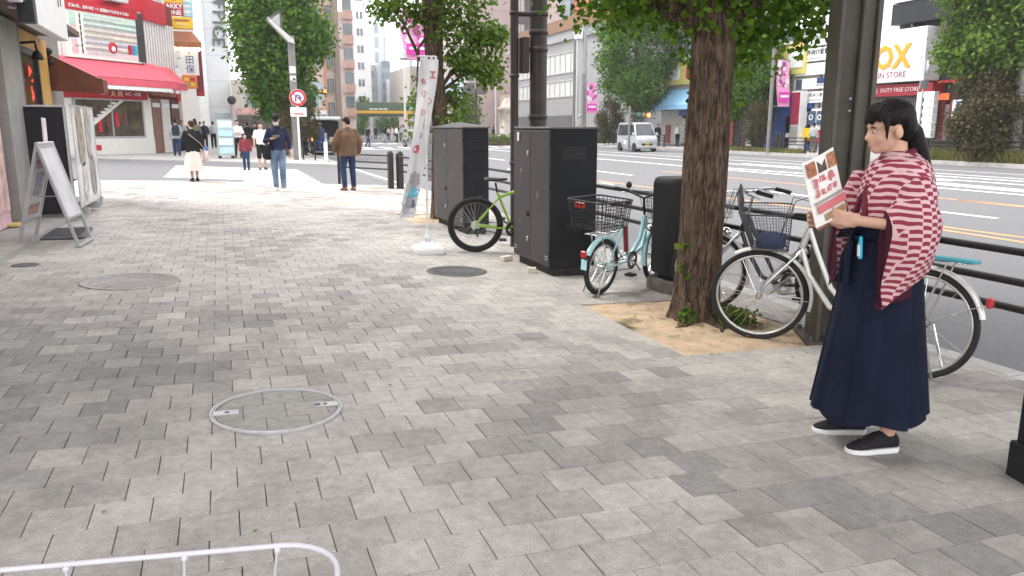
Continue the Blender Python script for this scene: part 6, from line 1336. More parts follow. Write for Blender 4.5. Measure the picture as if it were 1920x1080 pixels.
c, w_, h_ = hang('shop_sign', 'narrow dark red sign edge beside the orange sign', 369, 92, 377, 180, 45.9, mat('sign_maroon', (.25, .03, .05), .5)); MB().box((w_ / 2, -.006, h_ * .06), (w_ * .9, .02, h_ * .1)).build('print', SIGNR, c)
# ------------------------------------------------------------------ towers behind, left to right
def tower(name, label, x0, x1, ytop, Y, depth, m, group='buildings down the avenue', zb=-.3, hmin=None, skew_=0):
    a, b = onY(x0, 200, Y), onY(x1, 200, Y); top = onY((x0 + x1) / 2, ytop, Y)[2]
    return Facade(name, label, (a[0], Y), (b[0], Y + skew_), zb, max(top - zb, hmin or 0), depth, m, 'building', group)
F = tower('office_tower', 'pale concrete office tower with big vertical dark letters on its blank wall', 366, 436, -200, 72, 12, mat('office_concrete', (.58, .60, .62), .7, var=.05, scale=1.2, bump=.1, bscale=4))
F.slab('edge_strip', (0.0, 1.1, 0, F.h), mat('office_strip', (.70, .72, .73), .6), .2, .2)
for k in range(13): F.slab('panel_joint', (1.15, F.L - .05, 1.2 + 2.1 * k, 1.24 + 2.1 * k), mat('joint_grey', (.42, .44, .46), .7), .015, .02)
for ch, y in zip('OFFICE', (-10, 8, 26, 42, 58, 78)): F.ptxt(ch, 409, y, 31, mat('letter_dark', (.10, .105, .13), .5), .12, rot=rad(-90), ext=.05, bold=.015, sx=1.0, name='letter')
F.slab('ground_glass', (1.5, F.L, .2, 2.8), GLASSB, .08, .06)
F = tower('corner_shop', 'low pale shop block glimpsed under the dense corner tree', 436, 590, 150, 66, 8, mat('shop_block_pale', (.52, .47, .42), .7, var=.08))
F.grid([1 + 2.1 * q for q in range(3)], [3.2], 1.5, 1.2, FRAMEM, GLASSB); F.slab('shop_opening', (.3, F.L - .3, .2, 2.5), mat('shop_dim', (.10, .085, .075), .6, var=.6, scale=2), .06, .05); F.slab('shop_sign', (.3, F.L - .3, 2.6, 3.05), mat('shop_sign_mix', (.55, .30, .28), .6, var=.5, scale=1.5), .2, .15)
c = thing('round_signal', 'round dark mirror on a pale post in front of the office tower', 'mirror', (*onY(438, 240, 52)[:2], .1)); zc = onY(438, 188, 52)[2]
MB().tube([(0, 0, 0), (0, 0, zc - .2)], .13, 10).build('post', mat('post_pale_pink', (.50, .44, .44), .6), c); MB().lathe([(.02, -.05), (.24, -.05), (.26, 0), (.2, .04), (.03, .08)], 24, M=Matrix.Translation((0, -.15, zc - .1)) @ Matrix.Rotation(rad(90), 4, 'X')).build('disc', FRAMED, c)
PKB = mat('tile_salmon', (.52, .36, .30), .7, var=.08, scale=1); BGE = mat('tile_beige', (.50, .42, .35), .7, var=.07, scale=1); TAU = mat('tile_taupe', (.27, .215, .18), .7, var=.08, scale=1); PKW = mat('wall_pale_pink', (.62, .52, .50), .7, var=.05, scale=1)
F = tower('apartment_block', 'beige and salmon apartment tower rising behind the dense corner tree', 560, 614, -240, 84, 14, BGE)
F.grid([F.L * .58], [4.2 + 3.55 * k for k in range(9)], F.L * .3, 1.9, FRAMEM, GLASSB); F.slab('red_strip', (F.L * .955, F.L, 3.5, F.h), mat('strip_salmon', (.62, .20, .15), .6), .25, .25)
for k in range(9): F.slab('floor_band', (F.L * .3, F.L * .94, 3.3 + 3.55 * k, 3.75 + 3.55 * k), PKB, .12, .12)
F.slab('lobby', (F.L * .3, F.L * .8, 0, 2.9), GLASSB, .1, .1); F.slab('lobby_lintel', (F.L * .2, F.L * .95, 2.9, 3.3), CREAMW, .3, .3)
F = tower('apartment_block', 'taupe apartment tower with small balcony windows right of the salmon strip', 615, 641, -240, 92, 14, BGE)
F.grid([F.L * .06], [2.8 + 2.62 * k for k in range(13)], F.L * .42, 1.5, FRAMED, GLASS, sill=BGE); F.slab('dark_edge', (F.L * .6, F.L * .98, 0, F.h), TAU, .3, .3)
F = tower('apartment_block', 'pale pink apartment slab with stacked balconies in the distance', 641, 667, 22, 108, 20, PKW)
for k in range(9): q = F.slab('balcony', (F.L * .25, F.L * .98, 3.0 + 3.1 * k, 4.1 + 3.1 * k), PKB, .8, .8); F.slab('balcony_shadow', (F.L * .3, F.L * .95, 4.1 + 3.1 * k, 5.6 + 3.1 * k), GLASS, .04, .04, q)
WHB = mat('wall_white', (.74, .74, .74), .7, var=.04, scale=1); BLU = mat('wall_pale_blue', (.58, .64, .68), .5, var=.05, scale=.6); GRB = mat('wall_warm_grey', (.50, .48, .47), .7, var=.05, scale=.6)
F = tower('office_block', 'white office block with pairs of small windows far down the avenue', 661, 698, 32, 150, 20, WHB)
F.grid([F.L * q for q in (.34, .52)], [6 + 3.0 * k for k in range(8)], .55, 1.3, FRAMEM, GLASS, 0)
F = tower('office_block', 'tall pale blue glass tower far behind the bridge', 700, 760, 42, 240, 25, BLU)
F.grid([1 + 2.9 * q for q in range(3)], [16 + 4.2 * k for k in range(5)], 1.2, 3.2, FRAMEM, GLASSB, 0); F.slab('roof_box', (F.L * .15, F.L * .42, F.h - .1, F.h + 4), BLU, -2, 4)
F = tower('office_block', 'white tower with a dark vertical sign band behind the flag', 752, 812, 20, 220, 25, WHB); F.slab('glass_strip', (F.L * .3, F.L * .36, 10, F.h * .8), GLASSB, .2, .2); F.grid([F.L * .1, F.L * .5, F.L * .75], [12 + 4 * k for k in range(7)], 2.2, 1.5, FRAMEM, GLASSB)
F = tower('office_block', 'warm grey low block in front of the pale glass tower', 693, 718, 122, 170, 18, GRB); F.grid([F.L * q for q in (.08, .55)], [5.5 + 3.2 * k for k in range(3)], F.L * .35, 1.3, FRAMEM, GLASSB)
F = tower('office_block', 'blue grey glass fronted block right of the warm grey low one', 716, 734, 116, 165, 18, mat('wall_blue_grey', (.36, .40, .45), .5)); F.grid([F.L * .1], [4.6 + 2.2 * k for k in range(5)], F.L * .78, 1.5, FRAMEM, mat('glass_blue', (.22, .30, .38), .15), 2)
F = tower('office_block', 'white block with dark square windows above the bridge', 734, 772, 148, 160, 18, WHB); F.grid([.6 + 1.15 * q for q in range(3)], [5.0 + 2.6 * k for k in range(2)], .75, 1.4, FRAMEM, GLASS)
F = tower('office_block', 'brownish block seen between the flag and its tree', 770, 842, 125, 140, 18, mat('wall_mushroom', (.40, .36, .33), .7)); F.grid([1 + 2 * q for q in range(3)], [4.8 + 2.8 * k for k in range(3)], 1.3, 1.5, FRAMEM, GLASSB)
MAUVE = mat('wall_mauve', (.43, .36, .34), .75, var=.04, scale=.7)
F = tower('department_store', 'large blank mauve grey building right of the leaning tree', 868, 957, -300, 118, 25, MAUVE)
for k in range(9): F.slab('wall_joint', (.1, F.L - .1, 7 + 3 * k, 7.05 + 3 * k), mat('joint_mauve', (.34, .28, .27), .8), .02, .02)
F.slab('pale_end', (0, F.L * .10, 5, F.h), WHB, .2, .2); F.slab('glass_end', (F.L * .1, F.L * .19, 6, 13), GLASSB, .15, .15)
F = tower('hotel_block', 'dark framed window stack between the two brown poles', 957, 1000, -300, 124, 20, mat('wall_charcoal', (.09, .09, .10), .6)); F.grid([F.L * .25], [3.2 + 4.1 * k for k in range(8)], F.L * .36, 2.5, FRAMED, BLIND, 1)
F = tower('apartment_block', 'pinkish tan block with narrow slits right of the thick pole', 1000, 1085, -300, 128, 20, PKW)
for q in (.56, .78): F.slab('slit_window', (F.L * q, F.L * q + .35, 11, 24), GLASS, .05, .05)
# stone arch and pier by the river, low hedge
F = tower('arch_bridge_front', 'old pink stone front with a dark arch seen between the poles', 958, 1040, 178, 110, 6, mat('stone_pink', (.40, .31, .27), .85, var=.2, scale=1.5, bump=.3, bscale=6))
P = [(F.L * .56 + 1.9 * math.cos(rad(q)), 1.9 * math.sin(rad(q)) * 1.25) for q in range(0, 181, 15)]
MB().prism([(x, z) for x, z in P], 0, .08, M=Matrix.Translation((0, -.02, .8)) @ Matrix.Rotation(rad(90), 4, 'X')).build('arch_opening', mat('arch_dark', (.03, .03, .035), .8), F.t)
MB().loft([[(F.L * .56 + r_ * math.cos(rad(q)), -y_, .8 + r_ * 1.25 * math.sin(rad(q))) for r_, y_ in ((1.9, .02), (1.9, .25), (2.3, .25), (2.3, .02))] for q in range(0, 181, 15)]).build('arch_ring', GRB, F.t)
c = thing('stone_pillar', 'pale stone pillar with a carved cap left of the slim brown pole', 'pillar', (*onZ(951, 236, -.1)[:2] * .0 + onY(951, 236, 82)[:2], -.2))
MB().loft([[(x, y, z) for x, y in rrect(0, 0, h, h, .1)] for z, h in ((0, .9), (.6, .9), (.65, .7), (3.2, .65), (3.3, .85), (3.6, .9), (3.7, .6), (4.3, .45), (4.6, .15))]).build('shaft', mat('stone_pale', (.48, .44, .38), .85, var=.2, scale=2, bump=.3, bscale=8), c)
hb_ = onY(1040, 236, 64); hd2 = thing('hedge', 'long low clipped yellow green hedge beyond the flat topped cabinet', 'hedge', (hb_[0], 64, -.2)); 
leaves('foliage', LEAF_Y, [((q * .7, 0, .5), (.5, .5, .5)) for q in range(-9, 9)], 5000, .16, 77, hd2); MB().box((0, 0, .3), (12.5, .6, .6)).build('twigs', MATS['bark'], hd2)
# ------------------------------------------------------------------ green railway bridge and height bar
GRN = mat('bridge_green', (.085, .15, .085), .6, var=.15, scale=1); GRD = mat('bridge_green_dark', (.035, .065, .045), .6)
c = thing('railway_bridge', 'green steel railway bridge crossing the whole avenue far away', 'bridge', (-12, 132, 0))
zt, zb = onY(700, 192, 132)[2], onY(700, 206, 132)[2]; zg = onY(700, 218, 132)[2]
MB().box((37, 0, (zt + zb) / 2), (74, .5, zt - zb)).build('parapet', GRN, c); MB().box((37, .6, (zb + zg) / 2 - .0), (74, 4, zb - zg)).build('girder', GRD, c)
for k in range(30): MB().box((1 + 2.5 * k, -.3, (zb + zg) / 2), (.14, .12, (zb - zg))).build('stiffener', GRN, c)
for x in (4, 26, 52, 72): MB().box((x, .5, zg / 2), (1.2, 2.6, zg)).build('pier', MATS['wall_warm_grey'], c)
for k, x in enumerate((697, 706, 715, 724)): p = onY(x, 208, 131); MB().box((p[0] + 12, -.6, p[2]), (.66, .08, .85)).build('plate', SIGNW, c)
p = onY(771, 206, 131); MB().box((p[0] + 12, -.6, p[2]), (.85, .08, .95)).build('plate', mat('plate_green', (.25, .55, .36), .5), c)
c = thing('height_bar', 'yellow height limit gantry in front of the green bridge', 'gantry', (0, 118, -.25)); a, b = onY(664, 210, 118), onY(835, 214, 118); YEL = mat('gantry_yellow', (.72, .42, .02), .5)
MB().box(((a[0] + b[0]) / 2, 0, a[2] + .25), (b[0] - a[0], .35, .42), 0, bev=.04).build('beam', YEL, c)
for x in (a[0], a[0] + 7.8, b[0]): MB().box((x, 0, a[2] / 2), (.45, .4, a[2]), 0, bev=.03).build('leg', YEL, c)
MB().box((onY(770, 225, 117)[0], -.3, 1.7), (3.2, .1, 2.6)).build('notice_board', mat('board_redwhite', (.6, .5, .5), .5, var=.3, scale=1.2), c)
# ------------------------------------------------------------------ poles, signs, lights in the middle distance
GPOLE = mat('pole_grey', (.20, .19, .18), .6, var=.12, scale=5, dirt=.2)
g4 = (3.62, 37.3); z1 = 7.0; M4 = lambda x, y: onY(x, y, 37.3) - np.array([*g4, gz(3.3)])
c = thing('lamp_post', 'grey lamp post with a folded triangular white head and torn stickers', 'lamp post', (*g4, gz(3.3)))
pt = M4(541, 76); MB().box((pt[0] + .1, 0, pt[2] / 2 + .1), (.30, .26, pt[2] + .2), 0, bev=.02).build('shaft', GPOLE, c)
mb = MB(); T = [M4(499, 36), M4(527, 14), M4(529, 62)]; H_ = [(q[0], q[2]) for q in T]; B = [(t_[0], -.1, t_[1]) for t_ in H_] + [(t_[0], .35, t_[1]) for t_ in H_]
mb.add(B, [[0, 1, 4, 3], [1, 2, 5, 4], [2, 0, 3, 5], [3, 4, 5]]); e = [M4(500, 33), M4(549, 76), M4(551, 84), M4(540, 80), M4(505, 44)]; mb.prism([(q[0], q[2]) for q in e], -.1, .45, M=Matrix.Rotation(rad(90), 4, 'X')); mb.build('head', mat('lamp_head_white', (.52, .51, .48), .5), c)
TI = M4(519, 38); MB().prism([(TI[0] + (x - TI[0]) * .55, TI[2] + (z - TI[2]) * .55) for x, z in H_], .0, .02, M=Matrix.Translation((0, -.11, 0)) @ Matrix.Rotation(rad(90), 4, 'X')).build('lamp_panel', mat('lamp_panel_grey', (.34, .34, .33), .5), c)
for k, (x, y, w_, h_) in enumerate(((548, 131, .26, .28), (549, 147, .25, .2), (551, 150, .12, .15))): p = M4(x, y); MB().box((p[0], -.135, p[2]), (w_, .01, h_)).build('torn_sticker', SIGNW, c)
c = thing('road_sign', 'round red ringed no turn road sign with a white plate below on a white pole', 'sign', (*onY(563, 300, 36.6)[:2], gz(3.3))); cz = onY(558, 183, 36.6)[2] + .1; cx = onY(558, 183, 36.6)[0] - c.location.x
MB().tube([(0, 0, 0), (0, 0, cz + .2)], .05, 10).build('pole', SIGNW, c); RX90 = Matrix.Translation((cx, -.08, cz)) @ Matrix.Rotation(rad(90), 4, 'X')
d_ = MB().lathe([(.01, 0), (.36, 0), (.36, .02), (.01, .02)], 32, M=RX90).build('disc', SIGNW, c); MB().loft(ring(.26, .35, .02, .035, 32), 0, False, RX90, False, True).build('red_ring', INKR, d_)
MB().box((0, 0, .03), (.045, .56, .012), M=RX90 @ Matrix.Rotation(rad(45), 4, 'Z')).build('red_bar', INKR, d_)
mb = MB(); mb.tube([(-.10, -.16, .026), (-.10, .06, .026), (-.03, .13, .026), (.06, .10, .026), (.10, .02, .026)], .03, 6, M=RX90); mb.prism([(.02, .04), (.19, .04), (.105, -.1)], .02, .034, M=RX90); mb.build('arrow', mat('sign_blue', (.05, .14, .42), .5), d_)
MB().box((cx, -.06, cz - .62), (.70, .03, .40), 0, bev=.02).build('plate', SIGNW, c); MB().box((cx, -.08, cz - .70), (.42, .006, .05)).build('plate_text', INKR, c)
def signal(label, x, y, Y, lit, face=-1, zb=-.2):
    p = onY(x, y, Y); c = thing('traffic_light', label, 'traffic light', (p[0], Y, zb)); h = p[2] - zb
    MB().tube([(-.9, .2, 0), (-.9, .2, h + .6)], .08, 8).build('pole', GPOLE, c); MB().tube([(-.9, .2, h + .1), (.0, .1, h + .1)], .04, 6).build('arm', GPOLE, c); MB().box((0, 0, h), (1.05, .18, .36), 0, bev=.06).build('housing', FRAMED, c)
    for k, col in enumerate(((.02, .2, .12), (.3, .2, .02), (.5, .03, .02))):
        MB().lathe([(.01, 0), (.13, 0), (.13, .03), (.01, .05)], 16, M=Matrix.Translation((-.36 + .36 * k, -.09, h)) @ Matrix.Rotation(rad(90), 4, 'X')).build('lens', mat('lens_%d_%d' % (k, k == lit), col, .3, emit=((1, .10, .03), 6) if k == lit else None), c)
signal('traffic light showing red beside the salmon apartment tower', 600, 172, 58, 2); signal('traffic light showing red above the silver van', 1206, 216, 47, 2, zb=-.1)
def lamp(label, x, ytop, Y, zb=-.2, r=.07, arm=0, m=None):
    p = onY(x, ytop, Y); c = thing('street_lamp', label, 'street lamp', (p[0], Y, zb)); h = p[2] - zb
    MB().tube([(0, 0, 0), (0, 0, h)], [r, r * .7], 8).build('pole', m or GPOLE, c); MB().box((arm / 2 if arm else 0, 0, h), (abs(arm) + .3, .18, .12), 0, bev=.03).build('head', SIGNW, c); return c, h
lamp('slender pale street lamp right of the leaning tree', 929, 78, 66, arm=-.3, m=mat('pole_pale', (.50, .48, .46), .5)); lamp('white lamp pole in front of the distant bridge', 757, 130, 95, m=SIGNW, r=.16); lamp('dark signal mast beside the grey rounded building', 1078, 62, 56, r=.13); c, h = lamp('grey mast with twin pipes left of the grey wall', 1097, 40, 53, r=.22, m=mat('mast_grey', (.30, .31, .31), .5))
MB().tube([(-.55, 0, 2), (-.55, 0, h - .5)], .08, 8).build('pipe', FRAMEM, c); MB().tube([(-.55, 0, 2.2), (-.2, 0, 2.4), (0, 0, 2.4)], .1, 8).build('pipe', FRAMEM, c); MB().box((-.5, 0, h - .9), (.5, .5, .7), 0, bev=.05).build('camera_box', SIGNW, c)
c = thing('gantry_sign', 'dark backs of road signs on a gantry right of the round green tree', 'sign', (*onY(893, 240, 76)[:2], -.2)); zz = onY(893, 166, 76)[2] + .2
MB().tube([(0, 0, 0), (0, 0, zz)], .12, 8).build('pole', MATS['pole_brown'], c)
for z in (-.5, .5): MB().tube([(-2.0, 0, zz + z * 1.0), (1.0, 0, zz + z * 1.0)], .07, 6).build('beam', GPOLE, c)
for x in (-.75, .6): MB().box((x, -.1, zz), (1.1, .08, .95)).build('board', mat('sign_back', (.12, .10, .11), .5), c)
p = onY(849, 166, 70); c = thing('board_sign', 'pale blue blank panel glimpsed beside the leaning tree', 'sign', (p[0], 70, -.2)); MB().box((0, 0, p[2] + .2), (1.75, .1, 1.7)).build('panel', mat('panel_sky', (.50, .62, .68), .5), c); MB().tube([(.6, .1, 0), (.6, .1, p[2])], .08, 6).build('pole', GPOLE, c)
# street banners: pink festival cloth, plain flower pattern in place of the drawn figures
BANP = [mat('banner_%d' % k, col, .7, var=.1) for k, col in enumerate(((.62, .05, .36), (.70, .30, .52), (.72, .66, .72), (.22, .08, .12)))]
def banner(label, x, y0, y1, wpx, Y, zb, sway=0., pole=0, seed=1, lean=0., pl=True):
    a, b = onY(x, y0, Y), onY(x, y1, Y); d = proj(a)[2]; w_ = wpx / FPX * d; h = a[2] - b[2]; c = thing('street_banner', label, 'banner', (a[0], Y, zb)); zt = a[2] - zb; r = random.Random(seed)
    f = lambda u, v: (u * w_ - w_ / 2 + lean * v * v * w_, sway * math.sin(v * 4 + u * 2), zt - v * h)
    n, m_ = 6, 20; vs = [f(i / n, j / m_) for j in range(m_ + 1) for i in range(n + 1)] + [(p[0], p[1] + .01, p[2]) for p in [f(i / n, j / m_) for j in range(m_ + 1) for i in range(n + 1)]]
    N = (n + 1) * (m_ + 1); fs = [[j * (n + 1) + i, j * (n + 1) + i + 1, (j + 1) * (n + 1) + i + 1, (j + 1) * (n + 1) + i] for j in range(m_) for i in range(n)]
    cl = MB().add(vs, fs + [[q + N for q in f_[::-1]] for f_ in fs], 0, True).build('cloth', BANP[1], c)
    for k in range(34):
        u, v = r.uniform(.12, .88), r.uniform(.04, .66); p = f(u, v); rr = w_ * r.uniform(.06, .17); P = [(p[0] + rr * q * math.cos(a_), p[1] - .015 - .0015 * k, p[2] + rr * q * math.sin(a_)) for a_, q in [(2 * math.pi * e / 10, 1 + .35 * (e % 2)) for e in range(10)]]
        MB().add(P, [list(range(10))]).build('flower_print', BANP[r.choice((0, 1, 2, 2, 3))], cl)
    p = f(.5, .80); MB().box((p[0], p[1] - .075, p[2]), (w_ * .92, .01, h * .22)).build('band_print', BANP[0], cl)
    MB().box((f(.5, .78)[0], p[1] - .09, f(.5, .78)[2]), (w_ * .7, .008, h * .05)).build('band_text', INKW, cl)
    if pl:
        px_ = pole * w_; MB().tube([(px_, .12, 0), (px_, .12, zt + .6)], .11, 10).build('pole', GPOLE, c)
        for z in (zt - .02, zt - h + .02): MB().tube([(px_, .12, z), (-px_ * .7 if pole else 0, .05, z)], .025, 6).build('arm', GPOLE, c)
    return c
banner('pink festival banner hanging beside the leaning tree above the flag', 771, 18, 112, 44, 21.5, -.13, .10, .75, 4, .25)
banner('pink and white festival banner on a mast in front of the grey wall', 1110, 155, 213, 21, 52, -.2, .03, -.8, 5)
YB = onX(1472, 160, 30.7)[1]; banner('tall pink and white festival banner on the far pole right of the big trunk', 1470, 112, 200, 27, YB, -.1, .06, -.75, 6, .2)
# ------------------------------------------------------------------ far side of the avenue, nearest the crossing first
GMET = mat('metal_cladding', (.34, .345, .355), .45, .3, var=.08, scale=.5)
F = Facade('grey_office', 'grey metal clad building with rounded corner and two bands of windows', (33.8, 92), (33.8, 61.5), -.1, 11, 14, GMET)
MB().lathe([(1.6, 2.4), (1.6, 9.9), (1.2, 10.3)], 24, 0, Matrix.Translation((.0, 1.6, 0))).build('rounded_corner', GMET, F.t)
for y0, y1 in ((98, 138), (150, 182)): a, b, z0, z1 = F.rect(1040, y0, 1077, y1); F.window((.3, 19, z0, z1), FRAMEM, BLIND, .06, 13, .12)
F.slab('roof_edge', (-.8, F.L, 10.0, 10.4), MATS['metal_cladding'], .3, .8); F.slab('shop_front', (2.4, 18, .1, 2.6), mat('shutter_dark', (.10, .10, .11), .6), .08, .06); F.slab('corner_pillar', (0.6, 2.2, 0, 2.8), SIGNW, .2, .2)
BRF = mat('roof_brown', (.24, .135, .075), .7)
F = Facade('upper_block', 'dark grey blank wall block with a brown overhanging roof edge behind the masts', (35.2, 88), (35.2, 57), -.1, 12.0, 10, mat('wall_slate', (.20, .205, .22), .6, var=.06))
F.slab('roof_fascia', (-2, F.L + 1, 11.0, 12.2), BRF, 1.6, 1.8); F.slab('grey_panel', (17, F.L, 1, 10.6), mat('wall_mid_grey', (.25, .255, .27), .6), .2, .2)
F = Facade('red_tower', 'orange red and glass tower rising above the brown roof edge', (48, 108), (48, 84), -.1, 60, 14, mat('tile_orange_red', (.50, .13, .085), .65, var=.08))
F.grid([8 + 8 * q for q in range(2)], [13 + 4.2 * k for k in range(9)], 3.2, 2.6, FRAMED, GLASSB); F.slab('glass_bay', (-.5, 3.0, 10, 60), GLASSB, .6, .6)
BLUA = mat('awning_blue', (.24, .46, .68), .6, var=.08)
F = Facade('blue_awning_shop', 'shop with a wide sky blue awning and a yellow sign across the avenue', (33.8, 56.5), (33.8, 38.6), -.1, 14, 12, mat('wall_sand', (.40, .385, .35), .7, var=.08, scale=.7))
a, z = F.uv(1200, 172); awn = awning_strip(F, .3, F.L - 4.2, F.uv(1290, 166)[1], F.uv(1290, 198)[1], 1.6, BLUA)
sg = F.slab('sign_band', (1, F.L - 1, F.uv(1270, 160)[1], F.uv(1270, 118)[1]), mat('sign_olive_yellow', (.58, .52, .16), .5, var=.15, scale=.8), .3, .28)
for k in range(7): MB().box((2.2 + 2.3 * k, -.32, F.uv(1270, 138)[1]), (1.3, .03, 1.0)).build('sign_print', (INKW, SIGNR, INKN)[k % 3], sg)
F.grid([2 + 3.6 * q for q in range(4)], [6.6, 10.0], 2.6, 1.8, FRAMEM, GLASS, 2, sill=CREAMW)
F.slab('shop_opening', (.4, F.L - .4, .1, 3.0), mat('shop_dark', (.025, .024, .025), .6, var=.5), .05, .04)
for k in range(8): F.slab('goods_panel', (1 + 2.05 * k, 1.7 + 2.05 * k, .2, 1.6 + .5 * (k % 3)), (mat('goods_a', (.30, .06, .06), .6, var=.5, scale=5), mat('goods_b', (.45, .44, .42), .6, var=.4, scale=5), BLUW, CREAMW)[k % 4], .2, .1)
F.slab('inner_sign', (3, 8, 2.3, 2.9), mat('goods_blue', (.07, .13, .36), .5), .3, .1); F.slab('blue_wall', (F.L - 4.2, F.L - .3, .1, 3.4), mat('wall_deep_blue', (.03, .07, .26), .6), .2, .15); F.slab('wall_panel', (0.3, 3.2, .1, 2.7), mat('wall_pale_sand', (.50, .49, .46), .7), .14, .1)
# boards and the corner of the duty free store
F = Facade('sign_board_building', 'white building face stacked with category boards above a poster covered shop front', (33.8, 38.4), (33.8, 33.0), -.1, 15, 12, mat('wall_board_white', (.62, .63, .64), .6, var=.05), 'building')
rows = [(30, 62, '', None), (64, 88, '楽器 / 民芸品', 'orange'), (90, 116, '海外向け家電', 'orange'), (118, 142, '', None), (146, 168, '', 'dark'), (171, 194, 'おもちゃ / ホビー', 'dark')]
for y0, y1, tx, ic in rows:
    a, b, z0, z1 = F.rect(1490, y0, 1556, y1, .2); q = MB().box(((a + b) / 2, -.16, (z0 + z1) / 2), (b - a, .12, z1 - z0 - .06), 0, bev=.02).build('category_board', SIGNW, F.t)
    if ic: MB().box((a + .42, -.235, (z0 + z1) / 2), (.52, .03, .6)).build('board_icon', INKO if ic == 'orange' else mat('icon_slate', (.07, .09, .13), .5), q)
    if tx: F.txt(tx, (a + b) / 2 + .35, (z0 + z1) / 2 + .12, .36 if len(tx) < 8 else .30, INK, .235, q, ext=.01); MB().box(((a + b) / 2 + .2, -.225, z0 + .2), (1.3, .01, .06)).build('board_text', mat('row_grey2', (.35, .35, .35), .6), q)
    if not tx and ic: MB().box((b - .62, -.23, (z0 + z1) / 2 + .16), (.9, .02, .32)).build('board_icon', INKN, q); MB().box((b - .7, -.23, z0 + .24), (.9, .01, .08)).build('board_text', MATS['row_grey2'], q)
F.px('front_panel', 1484, 204, 1550, 246, SIGNW, .2, .15); F.px('red_poster_row', 1480, 243, 1552, 266, SIGNR, .32, .1)
for x0 in (1515, 1531): p = F.px('info_poster', x0, 208, x0 + 12, 234, mat('poster_slate', (.05, .09, .16), .5), .3, .06); uq, zq = F.uv(x0 + 6, 220, .3); MB().loft(ring(.11, .17, 0, .03, 20), 0, False, Matrix.Translation((uq, -.31, zq)) @ Matrix.Rotation(rad(90), 4, 'X'), False, True).build('poster_ring', INKW, p)
F.px('blank_poster', 1490, 210, 1512, 236, mat('poster_grey', (.55, .57, .58), .5), .3, .06); p = F.px('yellow_poster', 1503, 240, 1520, 261, mat('poster_yellow', (.78, .56, .02), .5), .45, .06)
for k in range(3): MB().box((F.uv(1511, 250)[0], -.49, F.uv(1511, 245 + 5 * k)[1]), (.42, .01, .07)).build('poster_text', INKR, p)
for k in range(5): MB().box((F.uv(1486 + 13 * k, 254)[0], -.39, F.uv(1486 + 13 * k, 254)[1]), (.34, .02, .3)).build('poster_text', INKW, F.t)
MB().tube([(.2, -.3, F.uv(1490, 200)[1]), (1.5, -.5, F.uv(1515, 205)[1]), (3.2, -.3, F.uv(1550, 195)[1])], .03, 6).build('cable', BLACKP, F.t)
F2 = Facade('pink_notice_column', 'red and white notice column under the tall pink banner', (33.0, 40.0), (33.0, 39.2), -.1, 3.6, .5, SIGNW, 'sign'); F2.slab('red_notice', (.06, .74, 1.6, 3.5), mat('notice_maroon', (.32, .02, .06), .5), .06, .05); F2.slab('grey_notice', (.06, .74, .5, 1.5), mat('notice_grey', (.35, .34, .34), .5), .06, .05)
F = Facade('duty_free_store', 'electronics duty free store with white corner sign, orange letters and red fascia', (33.8, 32.8), (33.8, 25.0), -.1, 16, 12, mat('store_black', (.022, .022, .024), .5), 'store')
a, b, z0, z1 = F.rect(1560, 74, 1733, 158, 1.1); s_ = MB().box(((a + b) / 2, -.55, (z0 + z1) / 2 + .2), (b - a, 1.1, z1 - z0 + .3), 0, bev=.03).build('corner_sign', SIGNW, F.t)
uo, zo = F.uv(1676, 109, 1.1); H_ = F.uv(1679, 86, 1.1)[1] - F.uv(1679, 132, 1.1)[1]; F.txt('LAOX', uo - .95, zo, H_ * 1.32, INKO, 1.115, s_, bold=.045, ext=.03, sx=.92)
uo, zo = F.uv(1672, 141, 1.1); F.txt('MAIN STORE', uo - .30, zo, .42, mat('letter_mauve', (.32, .10, .16), .5), 1.115, s_, ext=.01)
fa = F.px('red_fascia', 1560, 160, 1748, 181, mat('fascia_maroon', (.26, .015, .025), .5), .9, .8); uo, zo = F.uv(1677, 169, .9); F.txt('免税店  DUTY FREE STORE', uo - .2, zo, .30, mat('letter_pink', (.70, .52, .52), .5), .92, fa, ext=.01)
F.px('shutter', 1600, 182, 1722, 262, mat('shutter_grey', (.17, .16, .16), .55), .3, .1)
for k in range(14): F.slab('slat', (F.rect(1600, 182, 1722, 262)[0], F.rect(1600, 182, 1722, 262)[1], .35 + k * .2, .37 + k * .2), FRAMED, .32, .03)
F.slab('upper_band', (0, F.L, F.uv(1690, 50)[1], F.uv(1690, 12)[1]), mat('band_black', (.014, .015, .02), .4), .8, .8); F.slab('top_sign', (0, F.L, F.uv(1690, 10)[1], F.uv(1690, 10)[1] + 4), SIGNW, .9, .9)
for k in range(4): F.slab('balcony_post', (1 + 2 * k, 1.12 + 2 * k, F.uv(1690, 68)[1], F.uv(1690, 50)[1]), GPOLE, .5, .1)
F.px('notice_pillar', 1716, 172, 1748, 258, SIGNW, 1.0, .3); a, b, z0, z1 = F.rect(1716, 178, 1746, 255, 1.)
for k in range(8): MB().box((a + .35, -1.01, z1 - .25 - k * .36), (.16, .02, .2)).build('floor_mark', INK, F.t); MB().box((a + .95, -1.01, z1 - .25 - k * .36), (.45, .02, .05)).build('floor_text', MATS['row_grey'], F.t)
F = Facade('store_wing', 'stone faced wing of the store with a dark entrance and blue lettered sign', (33.8, 24.9), (33.8, 14), -.1, 15, 12, mat('stone_greige', (.33, .30, .275), .7, var=.08, scale=.8), 'store')
